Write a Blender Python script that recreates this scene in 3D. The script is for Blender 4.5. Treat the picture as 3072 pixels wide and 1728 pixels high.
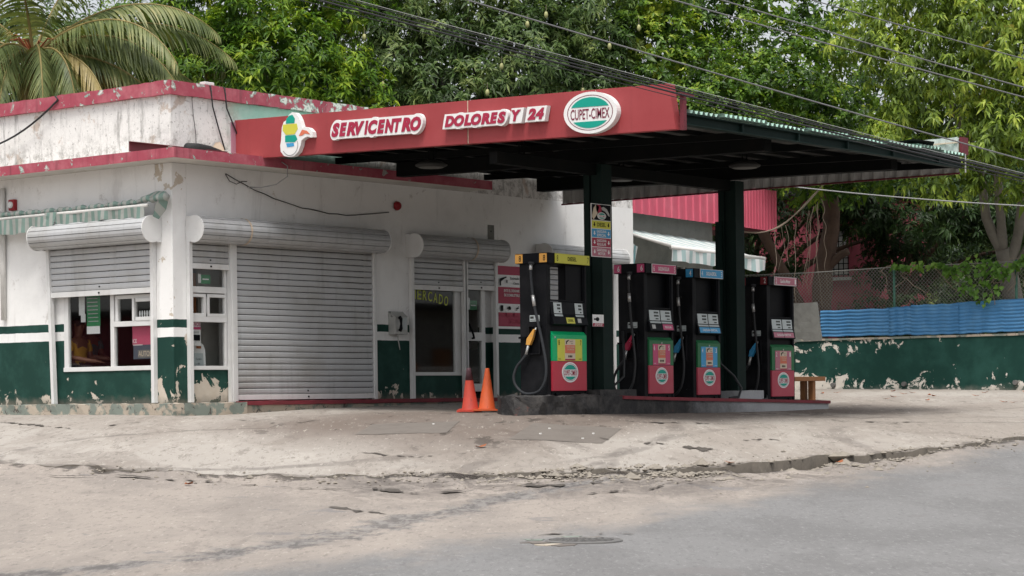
import bpy, bmesh, math, random
import numpy as np
from mathutils import Vector, Matrix, noise as mnoise

for o in list(bpy.data.objects):
    bpy.data.objects.remove(o, do_unlink=True)
scene = bpy.context.scene
col = scene.collection
rnd = random.Random(11)
nrg = np.random.RandomState(5)
R = math.radians

# ------------------------------------------------------------ camera
# world frame: x runs along the long shuttered front, y into the building, z up,
# origin at the building corner, z = 0 at the shop floor
FX, FY = 0.78301, 0.62201                  # viewing direction (level)
CAM = Vector((-22.962, -24.792, 0.06))
cd = bpy.data.cameras.new('camera')
cam = bpy.data.objects.new('camera', cd)
col.objects.link(cam)
fw = Vector((FX, FY, 0)); rt = Vector((FY, -FX, 0)); up = Vector((0, 0, 1))
base = Matrix((rt, up, -fw)).transposed().to_4x4()
cam.matrix_world = Matrix.Translation(CAM) @ base @ Matrix.Rotation(-0.012, 4, 'Z')
cd.sensor_width = 36.0
cd.lens = 6600 / 3072 * 36.0
cd.shift_y = 316 / 3072
cd.clip_start = 0.5
cd.clip_end = 3000
scene.camera = cam

# ------------------------------------------------------------ sky, sun, exposure (bright overcast)
SUN_EL, SUN_AZ = R(66), R(62)
w = bpy.data.worlds.new('World')
scene.world = w
w.use_nodes = True
nt = w.node_tree
nt.nodes.clear()
sky = nt.nodes.new('ShaderNodeTexSky')
sky.sky_type = 'NISHITA'
sky.sun_disc = False
sky.sun_elevation = SUN_EL
sky.air_density = 1.0
sky.dust_density = 4.0
sky.ozone_density = 1.0
sky.altitude = 50
hs = nt.nodes.new('ShaderNodeHueSaturation')
hs.inputs['Saturation'].default_value = 0.22
bg = nt.nodes.new('ShaderNodeBackground')
bg.inputs['Strength'].default_value = 0.115
wo = nt.nodes.new('ShaderNodeOutputWorld')
nt.links.new(sky.outputs[0], hs.inputs['Color'])
nt.links.new(hs.outputs[0], bg.inputs[0])
nt.links.new(bg.outputs[0], wo.inputs[0])
sd = bpy.data.lights.new('sun', 'SUN')
sd.energy = 1.5
sd.angle = R(18)
sd.color = (1.0, 0.96, 0.9)
sun = bpy.data.objects.new('sun', sd)
col.objects.link(sun)
# light comes from behind the camera's left shoulder
sdir = Vector((-math.cos(R(30)), -math.sin(R(30)), math.tan(SUN_EL))).normalized()
sun.rotation_euler = sdir.to_track_quat('Z', 'Y').to_euler()
sky.sun_rotation = math.atan2(sdir.x, sdir.y)
scene.view_settings.view_transform = 'Standard'
scene.view_settings.look = 'None'
scene.view_settings.gamma = 1.0
scene.view_settings.use_curve_mapping = False
scene.view_settings.exposure = 0.8
scene.cycles.max_bounces = 6
scene.cycles.diffuse_bounces = 2
scene.cycles.glossy_bounces = 2
scene.cycles.transmission_bounces = 3
scene.cycles.transparent_max_bounces = 8


# ------------------------------------------------------------ helpers
def CW(u, d, z=0.0):
    """metres right of / ahead of the viewpoint -> world"""
    return Vector((CAM.x + FX * d + FY * u, CAM.y + FY * d - FX * u, z))


class N:
    """small node-tree writer"""
    def __init__(s, name):
        s.m = bpy.data.materials.new(name)
        s.m.use_nodes = True
        s.t = s.m.node_tree
        s.t.nodes.clear()
        s.out = s.t.nodes.new('ShaderNodeOutputMaterial')
        s._pos = None

    def n(s, t, **k):
        x = s.t.nodes.new(t)
        for a, v in k.items():
            setattr(x, a, v)
        return x

    def l(s, a, b):
        s.t.links.new(a, b)

    def setv(s, sock, v):
        if hasattr(v, 'node'):
            s.l(v, sock)
        elif isinstance(v, (tuple, list)):
            sock.default_value = tuple(v) + ((1,) if len(sock.default_value) == 4 and len(v) == 3 else ())
        else:
            sock.default_value = v

    def pos(s):
        if s._pos is None:
            s._pos = s.n('ShaderNodeNewGeometry').outputs['Position']
        return s._pos

    def mapped(s, scale, rot=0.0):
        m = s.n('ShaderNodeMapping')
        m.inputs['Scale'].default_value = scale if isinstance(scale, (tuple, list)) else (scale,) * 3
        m.inputs['Rotation'].default_value = (0, 0, rot)
        s.l(s.pos(), m.inputs[0])
        return m.outputs[0]

    def noise(s, scale, detail=5, rough=0.55, rot=0.0, dist=0.0):
        x = s.n('ShaderNodeTexNoise')
        x.inputs['Scale'].default_value = 1.0
        x.inputs['Detail'].default_value = detail
        x.inputs['Roughness'].default_value = rough
        x.inputs['Distortion'].default_value = dist
        s.l(s.mapped(scale, rot), x.inputs['Vector'])
        return x.outputs['Fac']

    def flow(s, across, down, detail=8, rough=0.72, dist=0.3, off=0.0):
        """noise drawn out down the slope of the site (building -> gutter -> road)"""
        m1 = s.n('ShaderNodeMapping')
        m1.inputs['Rotation'].default_value = (0, 0, 0.899)
        m1.inputs['Location'].default_value = (off, off * 0.7, 0)
        s.l(s.pos(), m1.inputs[0])
        m2 = s.n('ShaderNodeMapping')
        m2.inputs['Scale'].default_value = (across, down, 1)
        s.l(m1.outputs[0], m2.inputs[0])
        x = s.n('ShaderNodeTexNoise')
        x.inputs['Scale'].default_value = 1.0
        x.inputs['Detail'].default_value = detail
        x.inputs['Roughness'].default_value = rough
        x.inputs['Distortion'].default_value = dist
        s.l(m2.outputs[0], x.inputs['Vector'])
        return x.outputs['Fac']

    def voro(s, scale, feature='F1'):
        x = s.n('ShaderNodeTexVoronoi', feature=feature)
        x.inputs['Scale'].default_value = 1.0
        s.l(s.mapped(scale), x.inputs['Vector'])
        return x.outputs['Distance']

    def step(s, v, a, b):
        """smooth ramp: 0 at a, 1 at b"""
        x = s.n('ShaderNodeMapRange', interpolation_type='SMOOTHSTEP')
        s.setv(x.inputs['Value'], v)
        if a < b:
            x.inputs['From Min'].default_value = a
            x.inputs['From Max'].default_value = b
        else:
            x.inputs['From Min'].default_value = b
            x.inputs['From Max'].default_value = a
            x.inputs['To Min'].default_value = 1
            x.inputs['To Max'].default_value = 0
        return x.outputs[0]

    def math(s, op, a, b=0.0):
        x = s.n('ShaderNodeMath', operation=op)
        s.setv(x.inputs[0], a)
        s.setv(x.inputs[1], b)
        return x.outputs[0]

    def mix(s, f, a, b, mode='MIX'):
        x = s.n('ShaderNodeMix', data_type='RGBA', blend_type=mode)
        s.setv(x.inputs[0], f)
        s.setv(x.inputs[6], a)
        s.setv(x.inputs[7], b)
        return x.outputs[2]

    def sep(s):
        x = s.n('ShaderNodeSeparateXYZ')
        s.l(s.pos(), x.inputs[0])
        return x.outputs

    def attr(s, name):
        return s.n('ShaderNodeAttribute', attribute_name=name).outputs['Fac']

    def bump(s, h, strength=0.3, dist=0.02):
        x = s.n('ShaderNodeBump')
        x.inputs['Strength'].default_value = strength
        x.inputs['Distance'].default_value = dist
        s.l(h, x.inputs['Height'])
        return x.outputs[0]

    def principled(s, color, rough=0.6, metal=0.0, normal=None, spec=0.5, **k):
        p = s.n('ShaderNodeBsdfPrincipled')
        s.setv(p.inputs['Base Color'], color)
        s.setv(p.inputs['Roughness'], rough)
        s.setv(p.inputs['Metallic'], metal)
        p.inputs['Specular IOR Level'].default_value = spec
        for a, v in k.items():
            s.setv(p.inputs[a], v)
        if normal is not None:
            s.l(normal, p.inputs['Normal'])
        s.l(p.outputs[0], s.out.inputs[0])
        return p


def weathered(name, c, c2=None, rough=0.6, metal=0.0, scale=3.0, amt=0.6, bump=0.15, bscale=40, dirt=None,
              streak=0.0, spec=0.4, thr=(0.4, 0.75)):
    m = N(name)
    c2 = c2 or tuple(v * 0.72 for v in c)
    f = m.math('MULTIPLY', m.step(m.noise(scale, 7, 0.62), *thr), amt)
    cc = m.mix(f, c, c2)
    if streak:
        st = m.step(m.noise((9, 9, 0.7), 5, 0.6), 0.5, 0.78)
        cc = m.mix(m.math('MULTIPLY', st, streak), cc, tuple(v * 0.45 for v in c2))
    if dirt:
        d = m.step(m.noise(scale * 2.7, 8, 0.7, dist=0.6), dirt[1], dirt[1] + 0.06)
        cc = m.mix(d, cc, dirt[0])
    nz = m.noise(bscale, 4, 0.6)
    rr = m.math('ADD', m.math('MULTIPLY', m.noise(scale * 4, 4), 0.25), rough - 0.12)
    m.principled(cc, rr, metal, m.bump(nz, bump, 0.01), spec)
    return m.m


def plain(name, c, rough=0.5, metal=0.0, spec=0.4):
    m = N(name)
    cc = m.mix(m.math('MULTIPLY', m.noise(6, 5), 0.5), c, tuple(v * 0.75 for v in c))
    m.principled(cc, rough, metal, None, spec)
    return m.m


def wloc(o):
    v = Vector((0, 0, 0))
    while o is not None:
        v += o.location
        o = o.parent
    return v


def add(name, mesh, parent=None, loc=(0, 0, 0), kind=None):
    o = bpy.data.objects.new(name, mesh)
    col.objects.link(o)
    o.parent = parent
    o.location = loc
    if kind:
        o['kind'] = kind
    return o


def tag(o, label, cat, group=None, kind=None):
    o['label'] = label
    o['category'] = cat
    if group:
        o['group'] = group
    if kind:
        o['kind'] = kind
    return o


def thing(name, label, cat, loc=(0, 0, 0), group=None, rz=0.0):
    o = bpy.data.objects.new(name, None)
    o.empty_display_size = 0.3
    col.objects.link(o)
    o.location = loc
    o.rotation_euler = (0, 0, rz)
    return tag(o, label, cat, group)


def part_label(o, label):
    o['label'] = label
    return o


class MB:
    """collects geometry, then links it as ONE mesh object"""
    def __init__(s):
        s.v = []
        s.f = []

    def box(s, x0, x1, y0, y1, z0, z1, bev=0.0):
        if bev <= 0:
            b = len(s.v)
            s.v += [(x, y, z) for x in (x0, x1) for y in (y0, y1) for z in (z0, z1)]
            s.f += [(b, b + 1, b + 3, b + 2), (b + 4, b + 6, b + 7, b + 5), (b, b + 4, b + 5, b + 1),
                    (b + 2, b + 3, b + 7, b + 6), (b, b + 2, b + 6, b + 4), (b + 1, b + 5, b + 7, b + 3)]
            return s
        bm = bmesh.new()
        bmesh.ops.create_cube(bm, size=1)
        for q in bm.verts:
            q.co = ((x0 + x1) / 2 + q.co.x * (x1 - x0), (y0 + y1) / 2 + q.co.y * (y1 - y0), (z0 + z1) / 2 + q.co.z * (z1 - z0))
        bmesh.ops.bevel(bm, geom=bm.edges[:], offset=bev, segments=2, affect='EDGES', profile=0.6)
        return s.bm(bm)

    def bm(s, bm, mat=None):
        b = len(s.v)
        bm.verts.index_update()
        for q in bm.verts:
            s.v.append(tuple(mat @ q.co if mat else q.co))
        for f in bm.faces:
            s.f.append(tuple(b + q.index for q in f.verts))
        bm.free()
        return s

    def quad(s, *p):
        b = len(s.v)
        s.v += [tuple(q) for q in p]
        s.f.append(tuple(range(b, b + len(p))))
        return s

    def prism(s, pts, d):
        """closed polygon (3-D points) pushed along vector d"""
        b = len(s.v)
        n = len(pts)
        d = Vector(d)
        s.v += [tuple(p) for p in pts] + [tuple(Vector(p) + d) for p in pts]
        s.f.append(tuple(range(b, b + n)))
        s.f.append(tuple(range(b + 2 * n - 1, b + n - 1, -1)))
        for i in range(n):
            j = (i + 1) % n
            s.f.append((b + j, b + i, b + n + i, b + n + j))
        return s

    def tube(s, pts, r, seg=6, cap=True):
        pts = [Vector(p) for p in pts]
        n = len(pts)
        rs = r if isinstance(r, (list, tuple)) else [r] * n
        t0 = (pts[1] - pts[0]).normalized()
        a = Vector((0, 0, 1)) if abs(t0.z) < 0.9 else Vector((1, 0, 0))
        u = t0.cross(a).normalized()
        rings = []
        for i in range(n):
            if i == 0:
                t = t0
            elif i == n - 1:
                t = (pts[-1] - pts[-2]).normalized()
            else:
                t = (pts[i + 1] - pts[i - 1]).normalized()
            u = (u - t * u.dot(t))
            u = u.normalized() if u.length > 1e-6 else t.orthogonal().normalized()
            vv = t.cross(u)
            b = len(s.v)
            for k in range(seg):
                an = 2 * math.pi * k / seg
                s.v.append(tuple(pts[i] + (u * math.cos(an) + vv * math.sin(an)) * rs[i]))
            rings.append(b)
        for i in range(n - 1):
            for k in range(seg):
                k2 = (k + 1) % seg
                s.f.append((rings[i] + k, rings[i] + k2, rings[i + 1] + k2, rings[i + 1] + k))
        if cap:
            s.f.append(tuple(rings[0] + k for k in range(seg - 1, -1, -1)))
            s.f.append(tuple(rings[-1] + k for k in range(seg)))
        return s

    def lathe(s, c, prof, seg=20, axis='z'):
        """prof: (radius, offset) pairs along axis from c"""
        c = Vector(c)
        b = len(s.v)
        for r, h in prof:
            for k in range(seg):
                a = 2 * math.pi * k / seg
                p, q = r * math.cos(a), r * math.sin(a)
                s.v.append(tuple(c + Vector({'z': (p, q, h), 'x': (h, p, q), 'y': (q, h, p)}[axis])))
        m = len(prof)
        for i in range(m - 1):
            for k in range(seg):
                k2 = (k + 1) % seg
                s.f.append((b + i * seg + k, b + i * seg + k2, b + (i + 1) * seg + k2, b + (i + 1) * seg + k))
        s.f.append(tuple(b + k for k in range(seg - 1, -1, -1)))
        s.f.append(tuple(b + (m - 1) * seg + k for k in range(seg)))
        return s

    def mesh(s, name, mat, smooth=False):
        me = bpy.data.meshes.new(name)
        me.from_pydata(s.v, [], s.f)
        me.update()
        if mat:
            me.materials.append(mat)
        if smooth:
            me.polygons.foreach_set('use_smooth', [True] * len(me.polygons))
        return me

    def build(s, name, mat, parent=None, local=False, smooth=False, kind=None):
        if parent is not None and not local:
            o = wloc(parent)
            s.v = [(x - o.x, y - o.y, z - o.z) for x, y, z in s.v]
        return add(name, s.mesh(name, mat, smooth), parent, kind=kind)


def facing_y(x, y, z):        # writing on a plane that faces -y
    return Matrix(((1, 0, 0, x), (0, 0, -1, y), (0, 1, 0, z), (0, 0, 0, 1)))


def facing_x(x, y, z):        # writing on a plane that faces -x
    return Matrix(((0, 0, -1, x), (-1, 0, 0, y), (0, 1, 0, z), (0, 0, 0, 1)))


_txt = {}


def text_data(body, shear=0.0, bold=0.0, ext=0.0):
    k = (body, shear, bold, ext)
    if k not in _txt:
        cu = bpy.data.curves.new('t', 'FONT')
        cu.body = body
        cu.size = 1
        cu.shear = shear
        cu.offset = bold
        cu.extrude = ext
        cu.resolution_u = 3
        cu.align_x = 'CENTER'
        ob = bpy.data.objects.new('t', cu)
        col.objects.link(ob)
        me = bpy.data.meshes.new_from_object(ob.evaluated_get(bpy.context.evaluated_depsgraph_get()))
        bpy.data.objects.remove(ob)
        v = np.empty(len(me.vertices) * 3)
        me.vertices.foreach_get('co', v)
        v = v.reshape(-1, 3)
        f = [tuple(p.vertices) for p in me.polygons]
        bpy.data.meshes.remove(me)
        _txt[k] = (v, f)
    return _txt[k]


def letters(mb, body, mtx, wd, ht, shear=0.0, bold=0.0, depth=0.0):
    """writing fitted into wd x ht, centred on mtx"""
    v, f = text_data(body, shear, bold, 0.5 if depth else 0.0)
    lo, hi = v.min(0), v.max(0)
    b = len(mb.v)
    for p in v:
        q = Vector(((p[0] - (lo[0] + hi[0]) / 2) / (hi[0] - lo[0]) * wd, (p[1] - (lo[1] + hi[1]) / 2) / (hi[1] - lo[1]) * ht,
                    (p[2] + 0.5) * depth if depth else 0.0))
        mb.v.append(tuple(mtx @ q))
    mb.f += [tuple(b + i for i in g) for g in f]
    return mb


def rect(mb, mtx, x0, x1, y0, y1, d=0.004):
    """thin plate in the plane of mtx"""
    mb.prism([mtx @ Vector((x0, y0, 0)), mtx @ Vector((x1, y0, 0)), mtx @ Vector((x1, y1, 0)), mtx @ Vector((x0, y1, 0))],
             mtx.to_3x3() @ Vector((0, 0, d)))
    return mb


def poly(mb, mtx, pts, d=0.004):
    mb.prism([mtx @ Vector((p[0], p[1], 0)) for p in pts], mtx.to_3x3() @ Vector((0, 0, d)))
    return mb


def oval(a, b, n=40, lo=0.0, hi=2 * math.pi):
    return [(a * math.cos(lo + (hi - lo) * i / n), b * math.sin(lo + (hi - lo) * i / n)) for i in range(n)]


def segment(a, b, h0, h1, n=24):
    """slice of an ellipse between heights h0 < h1"""
    r, l = [], []
    for i in range(n + 1):
        y = h0 + (h1 - h0) * i / n
        x = a * math.sqrt(max(0, 1 - (y / b) ** 2))
        r.append((x, y))
        l.append((-x, y))
    pts = r + l[::-1]
    out = []
    for p in pts:
        if not out or (abs(p[0] - out[-1][0]) + abs(p[1] - out[-1][1])) > 1e-5:
            out.append(p)
    return out


def off(mtx, d):
    return mtx @ Matrix.Translation((0, 0, d))


def copy_tree(o, parent=None):
    c = o.copy()
    col.objects.link(c)
    c.parent = parent
    for ch in list(o.children):
        copy_tree(ch, c)
    return c

# ------------------------------------------------------------ materials
def facade(name, peel_bias=0.0, white=(0.84, 0.835, 0.82)):
    """white render over a dark green dado with a green stripe, flaking to plaster"""
    m = N(name)
    s = m.sep()
    z = m.math('ADD', s[2], m.math('MULTIPLY', m.math('SUBTRACT', m.noise(5, 4), 0.5), 0.02))
    lo = m.step(z, 0.985, 0.977)
    st = m.math('MULTIPLY', m.step(z, 1.122, 1.128), m.step(z, 1.252, 1.246))
    green = m.mix(m.step(m.noise(2.2, 6, 0.65), 0.4, 0.75), (0.006, 0.04, 0.03), (0.018, 0.07, 0.055))
    gcov = m.math('MAXIMUM', lo, st)
    wn = m.mix(m.math('MULTIPLY', m.step(m.noise(1.3, 7, 0.65), 0.42, 0.78), 0.5), white, tuple(v * 0.72 for v in white))
    wn = m.mix(m.math('MULTIPLY', m.step(m.noise((2.6, 2.6, 0.45), 8, 0.7, dist=0.4), 0.55, 0.7), 0.3), wn, (0.34, 0.32, 0.3))
    wn = m.mix(m.math('MULTIPLY', m.step(m.noise(2.2, 9, 0.76, dist=0.5), 0.58, 0.66), 0.5), wn, (0.4, 0.37, 0.34))
    wn = m.mix(m.math('MULTIPLY', m.step(m.noise(24, 5, 0.7), 0.66, 0.72), 0.6), wn, (0.16, 0.14, 0.12))
    c = m.mix(gcov, wn, green)
    n1 = m.noise(2.6, 9, 0.62, dist=0.5)
    low = m.math('MULTIPLY', m.step(z, 1.25, 0.15), 0.055)
    low = m.math('ADD', low, m.math('MULTIPLY', m.step(z, 0.3, 0.02), 0.07))
    pk = m.step(m.math('ADD', m.math('ADD', n1, low), peel_bias), 0.695, 0.71)
    under = m.mix(m.noise(9, 6, 0.6), (0.5, 0.42, 0.33), (0.62, 0.57, 0.5))
    c = m.mix(pk, c, under)
    # splash dirt right above the pavement
    c = m.mix(m.math('MULTIPLY', m.step(m.math('ADD', z, m.math('MULTIPLY', m.noise(6, 6), 0.25)), 0.24, 0.08), 0.55), c, (0.2, 0.17, 0.14))
    h = m.math('SUBTRACT', m.math('MULTIPLY', m.noise(30, 5, 0.6), 0.3), m.math('MULTIPLY', pk, 0.6))
    m.principled(c, 0.75, 0, m.bump(h, 0.35, 0.012), 0.3)
    return m.m


def upper_wall_mat():
    m = N('upper_wall_limewash')
    s = m.sep()
    n1 = m.noise(1.9, 9, 0.66, dist=0.4)
    c = m.mix(m.step(n1, 0.57, 0.63), (0.78, 0.765, 0.745), (0.58, 0.5, 0.44))
    c = m.mix(m.math('MULTIPLY', m.step(m.noise(3.1, 8, 0.7), 0.55, 0.75), 0.6), c, (0.5, 0.47, 0.44))
    c = m.mix(m.math('MULTIPLY', m.step(m.noise((7, 7, 1.0), 8, 0.74), 0.5, 0.66), 0.7), c, (0.27, 0.26, 0.25))
    c = m.mix(m.math('MULTIPLY', m.math('MULTIPLY', m.step(m.noise(5, 8, 0.75), 0.46, 0.62), m.step(s[2], 4.35, 3.8)), 0.7), c, (0.26, 0.25, 0.23))
    c = m.mix(m.math('MULTIPLY', m.step(m.noise(14, 8, 0.78), 0.56, 0.64), 0.75), c, (0.2, 0.19, 0.18))
    # old green coat on the return towards the canopy
    gx = m.step(m.math('ADD', s[0], m.math('MULTIPLY', m.noise(3, 6), 1.2)), 1.5, 2.3)
    gn = m.mix(m.noise(4, 6, 0.65), (0.25, 0.52, 0.42), (0.5, 0.68, 0.6))
    c = m.mix(m.math('MULTIPLY', m.math('MULTIPLY', gx, m.step(s[0], 4.6, 3.6)), 0.85), c, gn)
    m.principled(c, 0.85, 0, m.bump(m.noise(18, 7, 0.65), 0.4, 0.02), 0.2)
    return m.m


def band_mat():
    m = N('red_band_paint')
    s = m.sep()
    c = m.mix(m.step(m.noise(2.4, 7, 0.65), 0.4, 0.7), (0.36, 0.07, 0.1), (0.46, 0.14, 0.17))
    c = m.mix(m.math('MULTIPLY', m.step(m.noise((8, 8, 0.6), 6, 0.62), 0.53, 0.8), 0.75), c, (0.13, 0.04, 0.05))
    n2 = m.noise(5.5, 8, 0.62, dist=0.7)
    gx = m.step(s[0], 1.2, 3.2)
    hi = m.step(s[2], 4.2, 4.5)
    bias = m.math('ADD', m.math('MULTIPLY', gx, m.math('MULTIPLY', hi, 0.1)), m.math('MULTIPLY', hi, 0.02))
    f = m.math('ADD', n2, bias)
    c = m.mix(m.step(f, 0.62, 0.63), c, m.mix(m.step(m.noise(9, 5), 0.45, 0.55), (0.26, 0.38, 0.33), (0.36, 0.34, 0.32)))
    c = m.mix(m.step(f, 0.665, 0.675), c, (0.68, 0.66, 0.62))
    m.principled(c, 0.75, 0, m.bump(f, 0.35, 0.02), 0.25)
    return m.m


def garden_wall_mat():
    m = N('green_wall_flaking')
    s = m.sep()
    z = s[2]
    g = m.mix(m.step(m.noise(1.3, 7, 0.65), 0.38, 0.72), (0.008, 0.045, 0.035), (0.02, 0.08, 0.064))
    n1 = m.math('ADD', m.math('MULTIPLY', m.noise(2.6, 9, 0.68, dist=0.9), 0.7), m.math('MULTIPLY', m.noise(8, 8, 0.7), 0.3))
    hi = m.math('MULTIPLY', m.math('MULTIPLY', m.step(z, 0.55, 1.05), m.step(s[1], -3.2, -0.8)), 0.1)
    lo = m.math('MULTIPLY', m.step(z, 0.5, 0.12), 0.13)
    lo = m.math('ADD', lo, m.math('MULTIPLY', m.step(s[1], -1.2, 1.2), m.math('MULTIPLY', m.step(z, 0.7, 0.3), 0.12)))
    f = m.math('ADD', n1, m.math('ADD', hi, lo))
    c = m.mix(m.step(f, 0.632, 0.642), g, m.mix(m.noise(6, 5), (0.8, 0.77, 0.72), (0.64, 0.57, 0.48)))
    c = m.mix(m.math('MULTIPLY', m.step(m.math('ADD', z, m.math('MULTIPLY', m.noise(4, 6), 0.3)), 0.3, 0.1), 0.7), c, (0.2, 0.2, 0.17))
    h = m.math('SUBTRACT', m.math('MULTIPLY', m.noise(25, 5), 0.2), m.step(f, 0.632, 0.642))
    m.principled(c, 0.8, 0, m.bump(h, 0.4, 0.015), 0.25)
    return m.m


def concrete_mat():
    """forecourt: pale worn concrete, brown dust, tyre-swept arcs, oily stains and painted shade near the pumps"""
    m = N('forecourt_concrete')
    s = m.sep()
    c = m.mix(m.step(m.flow(0.5, 0.16, 8, 0.62), 0.4, 0.62), (0.38, 0.35, 0.315), (0.305, 0.272, 0.24))
    c = m.mix(m.math('MULTIPLY', m.step(m.flow(0.9, 0.35, 9, 0.74, 0.6, 7), 0.54, 0.64), 0.4), c, (0.22, 0.19, 0.165))
    c = m.mix(m.math('MULTIPLY', m.step(m.flow(1.5, 0.4, 9, 0.74, 0.4, 3), 0.55, 0.66), 0.4), c, (0.47, 0.435, 0.39))
    # tyre marks swept round the pumps
    for (cx, cy, rad, wd, amt) in ((-1.5, -1.0, 5.6, .16, .5), (-1.7, -1.2, 7.3, .14, .45), (2.5, -16.5, 9.6, .2, .45), (2.5, -16.4, 8.0, .16, .4), (-3.5, -6.0, 3.4, .12, .5), (9.0, -17.5, 9.5, .16, .4)):
        d = m.math('POWER', m.math('ADD', m.math('POWER', m.math('SUBTRACT', s[0], cx), 2.0), m.math('POWER', m.math('SUBTRACT', s[1], cy), 2.0)), 0.5)
        d = m.math('ABSOLUTE', m.math('SUBTRACT', d, m.math('ADD', rad, m.math('MULTIPLY', m.noise(0.6, 2), 0.5))))
        t = m.math('MULTIPLY', m.step(d, wd, wd * 0.4), m.step(m.noise(0.7, 5, 0.7), 0.42, 0.56))
        c = m.mix(m.math('MULTIPLY', t, amt), c, (0.13, 0.115, 0.105))
    # oily wear round the pump island, with pump and canopy shade painted in
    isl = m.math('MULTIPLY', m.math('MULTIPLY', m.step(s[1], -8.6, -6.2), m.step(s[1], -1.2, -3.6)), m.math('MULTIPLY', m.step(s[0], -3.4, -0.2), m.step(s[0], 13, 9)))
    oil_shade = m.math('MULTIPLY', isl, m.step(m.flow(0.7, 0.5, 9, 0.7, 0.5, 5), 0.32, 0.48))
    c = m.mix(m.math('MULTIPLY', oil_shade, 0.78), c, (0.13, 0.1, 0.083))
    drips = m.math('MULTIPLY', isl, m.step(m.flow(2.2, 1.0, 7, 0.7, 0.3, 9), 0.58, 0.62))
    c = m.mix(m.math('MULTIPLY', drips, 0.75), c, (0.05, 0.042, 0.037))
    # scrapes and grit
    c = m.mix(m.math('MULTIPLY', m.step(m.flow(4.5, 1.2, 9, 0.8, 0.3, 1), 0.56, 0.6), 0.5), c, (0.17, 0.15, 0.13))
    c = m.mix(m.math('MULTIPLY', m.step(m.flow(13, 3, 8, 0.82, 0.0, 2), 0.56, 0.61), 0.6), c, (0.14, 0.122, 0.108))
    c = m.mix(m.math('MULTIPLY', m.step(m.flow(15, 3.4, 8, 0.82, 0.0, 4), 0.58, 0.63), 0.55), c, (0.58, 0.54, 0.48))
    # damp, dirty lip along the gutter
    e = m.math('ADD', m.attr('gut'), m.math('MULTIPLY', m.math('SUBTRACT', m.flow(1.8, 0.9, 8, 0.74), 0.5), 1.6))
    c = m.mix(m.math('MULTIPLY', m.step(e, 0.2, 0.0), 0.6), c, (0.12, 0.105, 0.092))
    c = m.mix(m.math('MULTIPLY', m.step(m.attr('gut'), 0.03, 0.0), 0.8), c, m.mix(m.noise(8, 6, 0.7), (0.018, 0.018, 0.014), (0.13, 0.11, 0.09)))
    m.principled(c, 0.85, 0, m.bump(m.noise(26, 6, 0.7), 0.35, 0.02), 0.2)
    return m.m


def road_mat():
    m = N('road_asphalt')
    a = m.mix(m.step(m.flow(1.0, 0.35, 9, 0.7), 0.42, 0.6), (0.208, 0.205, 0.203), (0.176, 0.173, 0.171))
    a = m.mix(m.math('MULTIPLY', m.step(m.flow(20, 5, 7, 0.82, 0, 3), 0.53, 0.6), 0.55), a, (0.135, 0.132, 0.133))
    a = m.mix(m.math('MULTIPLY', m.step(m.flow(22, 5.5, 7, 0.82, 0, 5), 0.55, 0.62), 0.55), a, (0.31, 0.305, 0.3))
    d = m.mix(m.step(m.flow(0.7, 0.25, 9, 0.68, 0.4, 2), 0.4, 0.62), (0.335, 0.295, 0.26), (0.265, 0.235, 0.21))
    d = m.mix(m.math('MULTIPLY', m.step(m.flow(1.6, 0.3, 9, 0.74, 0.5, 6), 0.56, 0.62), 0.5), d, (0.2, 0.175, 0.158))
    d = m.mix(m.math('MULTIPLY', m.step(m.flow(16, 3.6, 8, 0.82, 0, 7), 0.54, 0.6), 0.6), d, (0.165, 0.145, 0.13))
    d = m.mix(m.math('MULTIPLY', m.step(m.flow(18, 4, 8, 0.82, 0, 8), 0.56, 0.62), 0.6), d, (0.46, 0.415, 0.37))
    k = m.math('ADD', m.attr('dust'), m.math('MULTIPLY', m.math('SUBTRACT', m.flow(0.8, 0.35, 9, 0.72, 0.5), 0.5), 3.0))
    c = m.mix(m.step(k, -0.6, 0.7), a, d)
    # grey bare patches in the dust
    c = m.mix(m.math('MULTIPLY', m.step(m.flow(1.0, 0.8, 8, 0.66, 0.3, 11), 0.62, 0.65), 0.7), c, (0.19, 0.18, 0.178))
    # dirt silted up below the broken kerb, in the middle of the bend
    b = m.math('MULTIPLY', m.step(m.attr('gut'), 5.0, 0.6), m.step(m.attr('wet'), 0.0, 0.5))
    b = m.math('MULTIPLY', b, m.step(m.flow(1.5, 0.8, 10, 0.78, 0.8, 13), 0.44, 0.52))
    c = m.mix(m.math('MULTIPLY', b, 0.72), c, m.mix(m.step(m.flow(6, 2.5, 7, 0.75), 0.45, 0.6), (0.1, 0.088, 0.08), (0.2, 0.175, 0.155)))
    # rivulet running off it
    rv = m.math('ADD', m.attr('riv'), m.math('MULTIPLY', m.math('SUBTRACT', m.flow(2.2, 1.2, 10, 0.78, 0.7, 4), 0.5), 1.8))
    c = m.mix(m.math('MULTIPLY', m.step(rv, 0.36, 0.1), 0.78), c, m.mix(m.step(m.flow(8, 2.5, 7, 0.75), 0.42, 0.58), (0.085, 0.082, 0.083), (0.23, 0.22, 0.21)))
    # black muck hard against the kerb
    e = m.math('ADD', m.attr('gut'), m.math('MULTIPLY', m.math('SUBTRACT', m.flow(2.5, 1.4, 9, 0.78, 0.5, 9), 0.5), 2.4))
    gm = m.step(e, 0.35, 0.1)
    c = m.mix(m.math('MULTIPLY', gm, 0.8), c, (0.055, 0.048, 0.042))
    wet = m.math('MULTIPLY', m.step(m.attr('wet'), 0.3, 0.6), gm)
    c = m.mix(m.math('MULTIPLY', wet, 0.5), c, (0.03, 0.026, 0.023))
    rr = m.math('SUBTRACT', 0.85, m.math('MULTIPLY', wet, 0.6))
    m.principled(c, rr, 0, m.bump(m.noise(55, 5, 0.75), 0.45, 0.015), 0.25)
    return m.m


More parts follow.
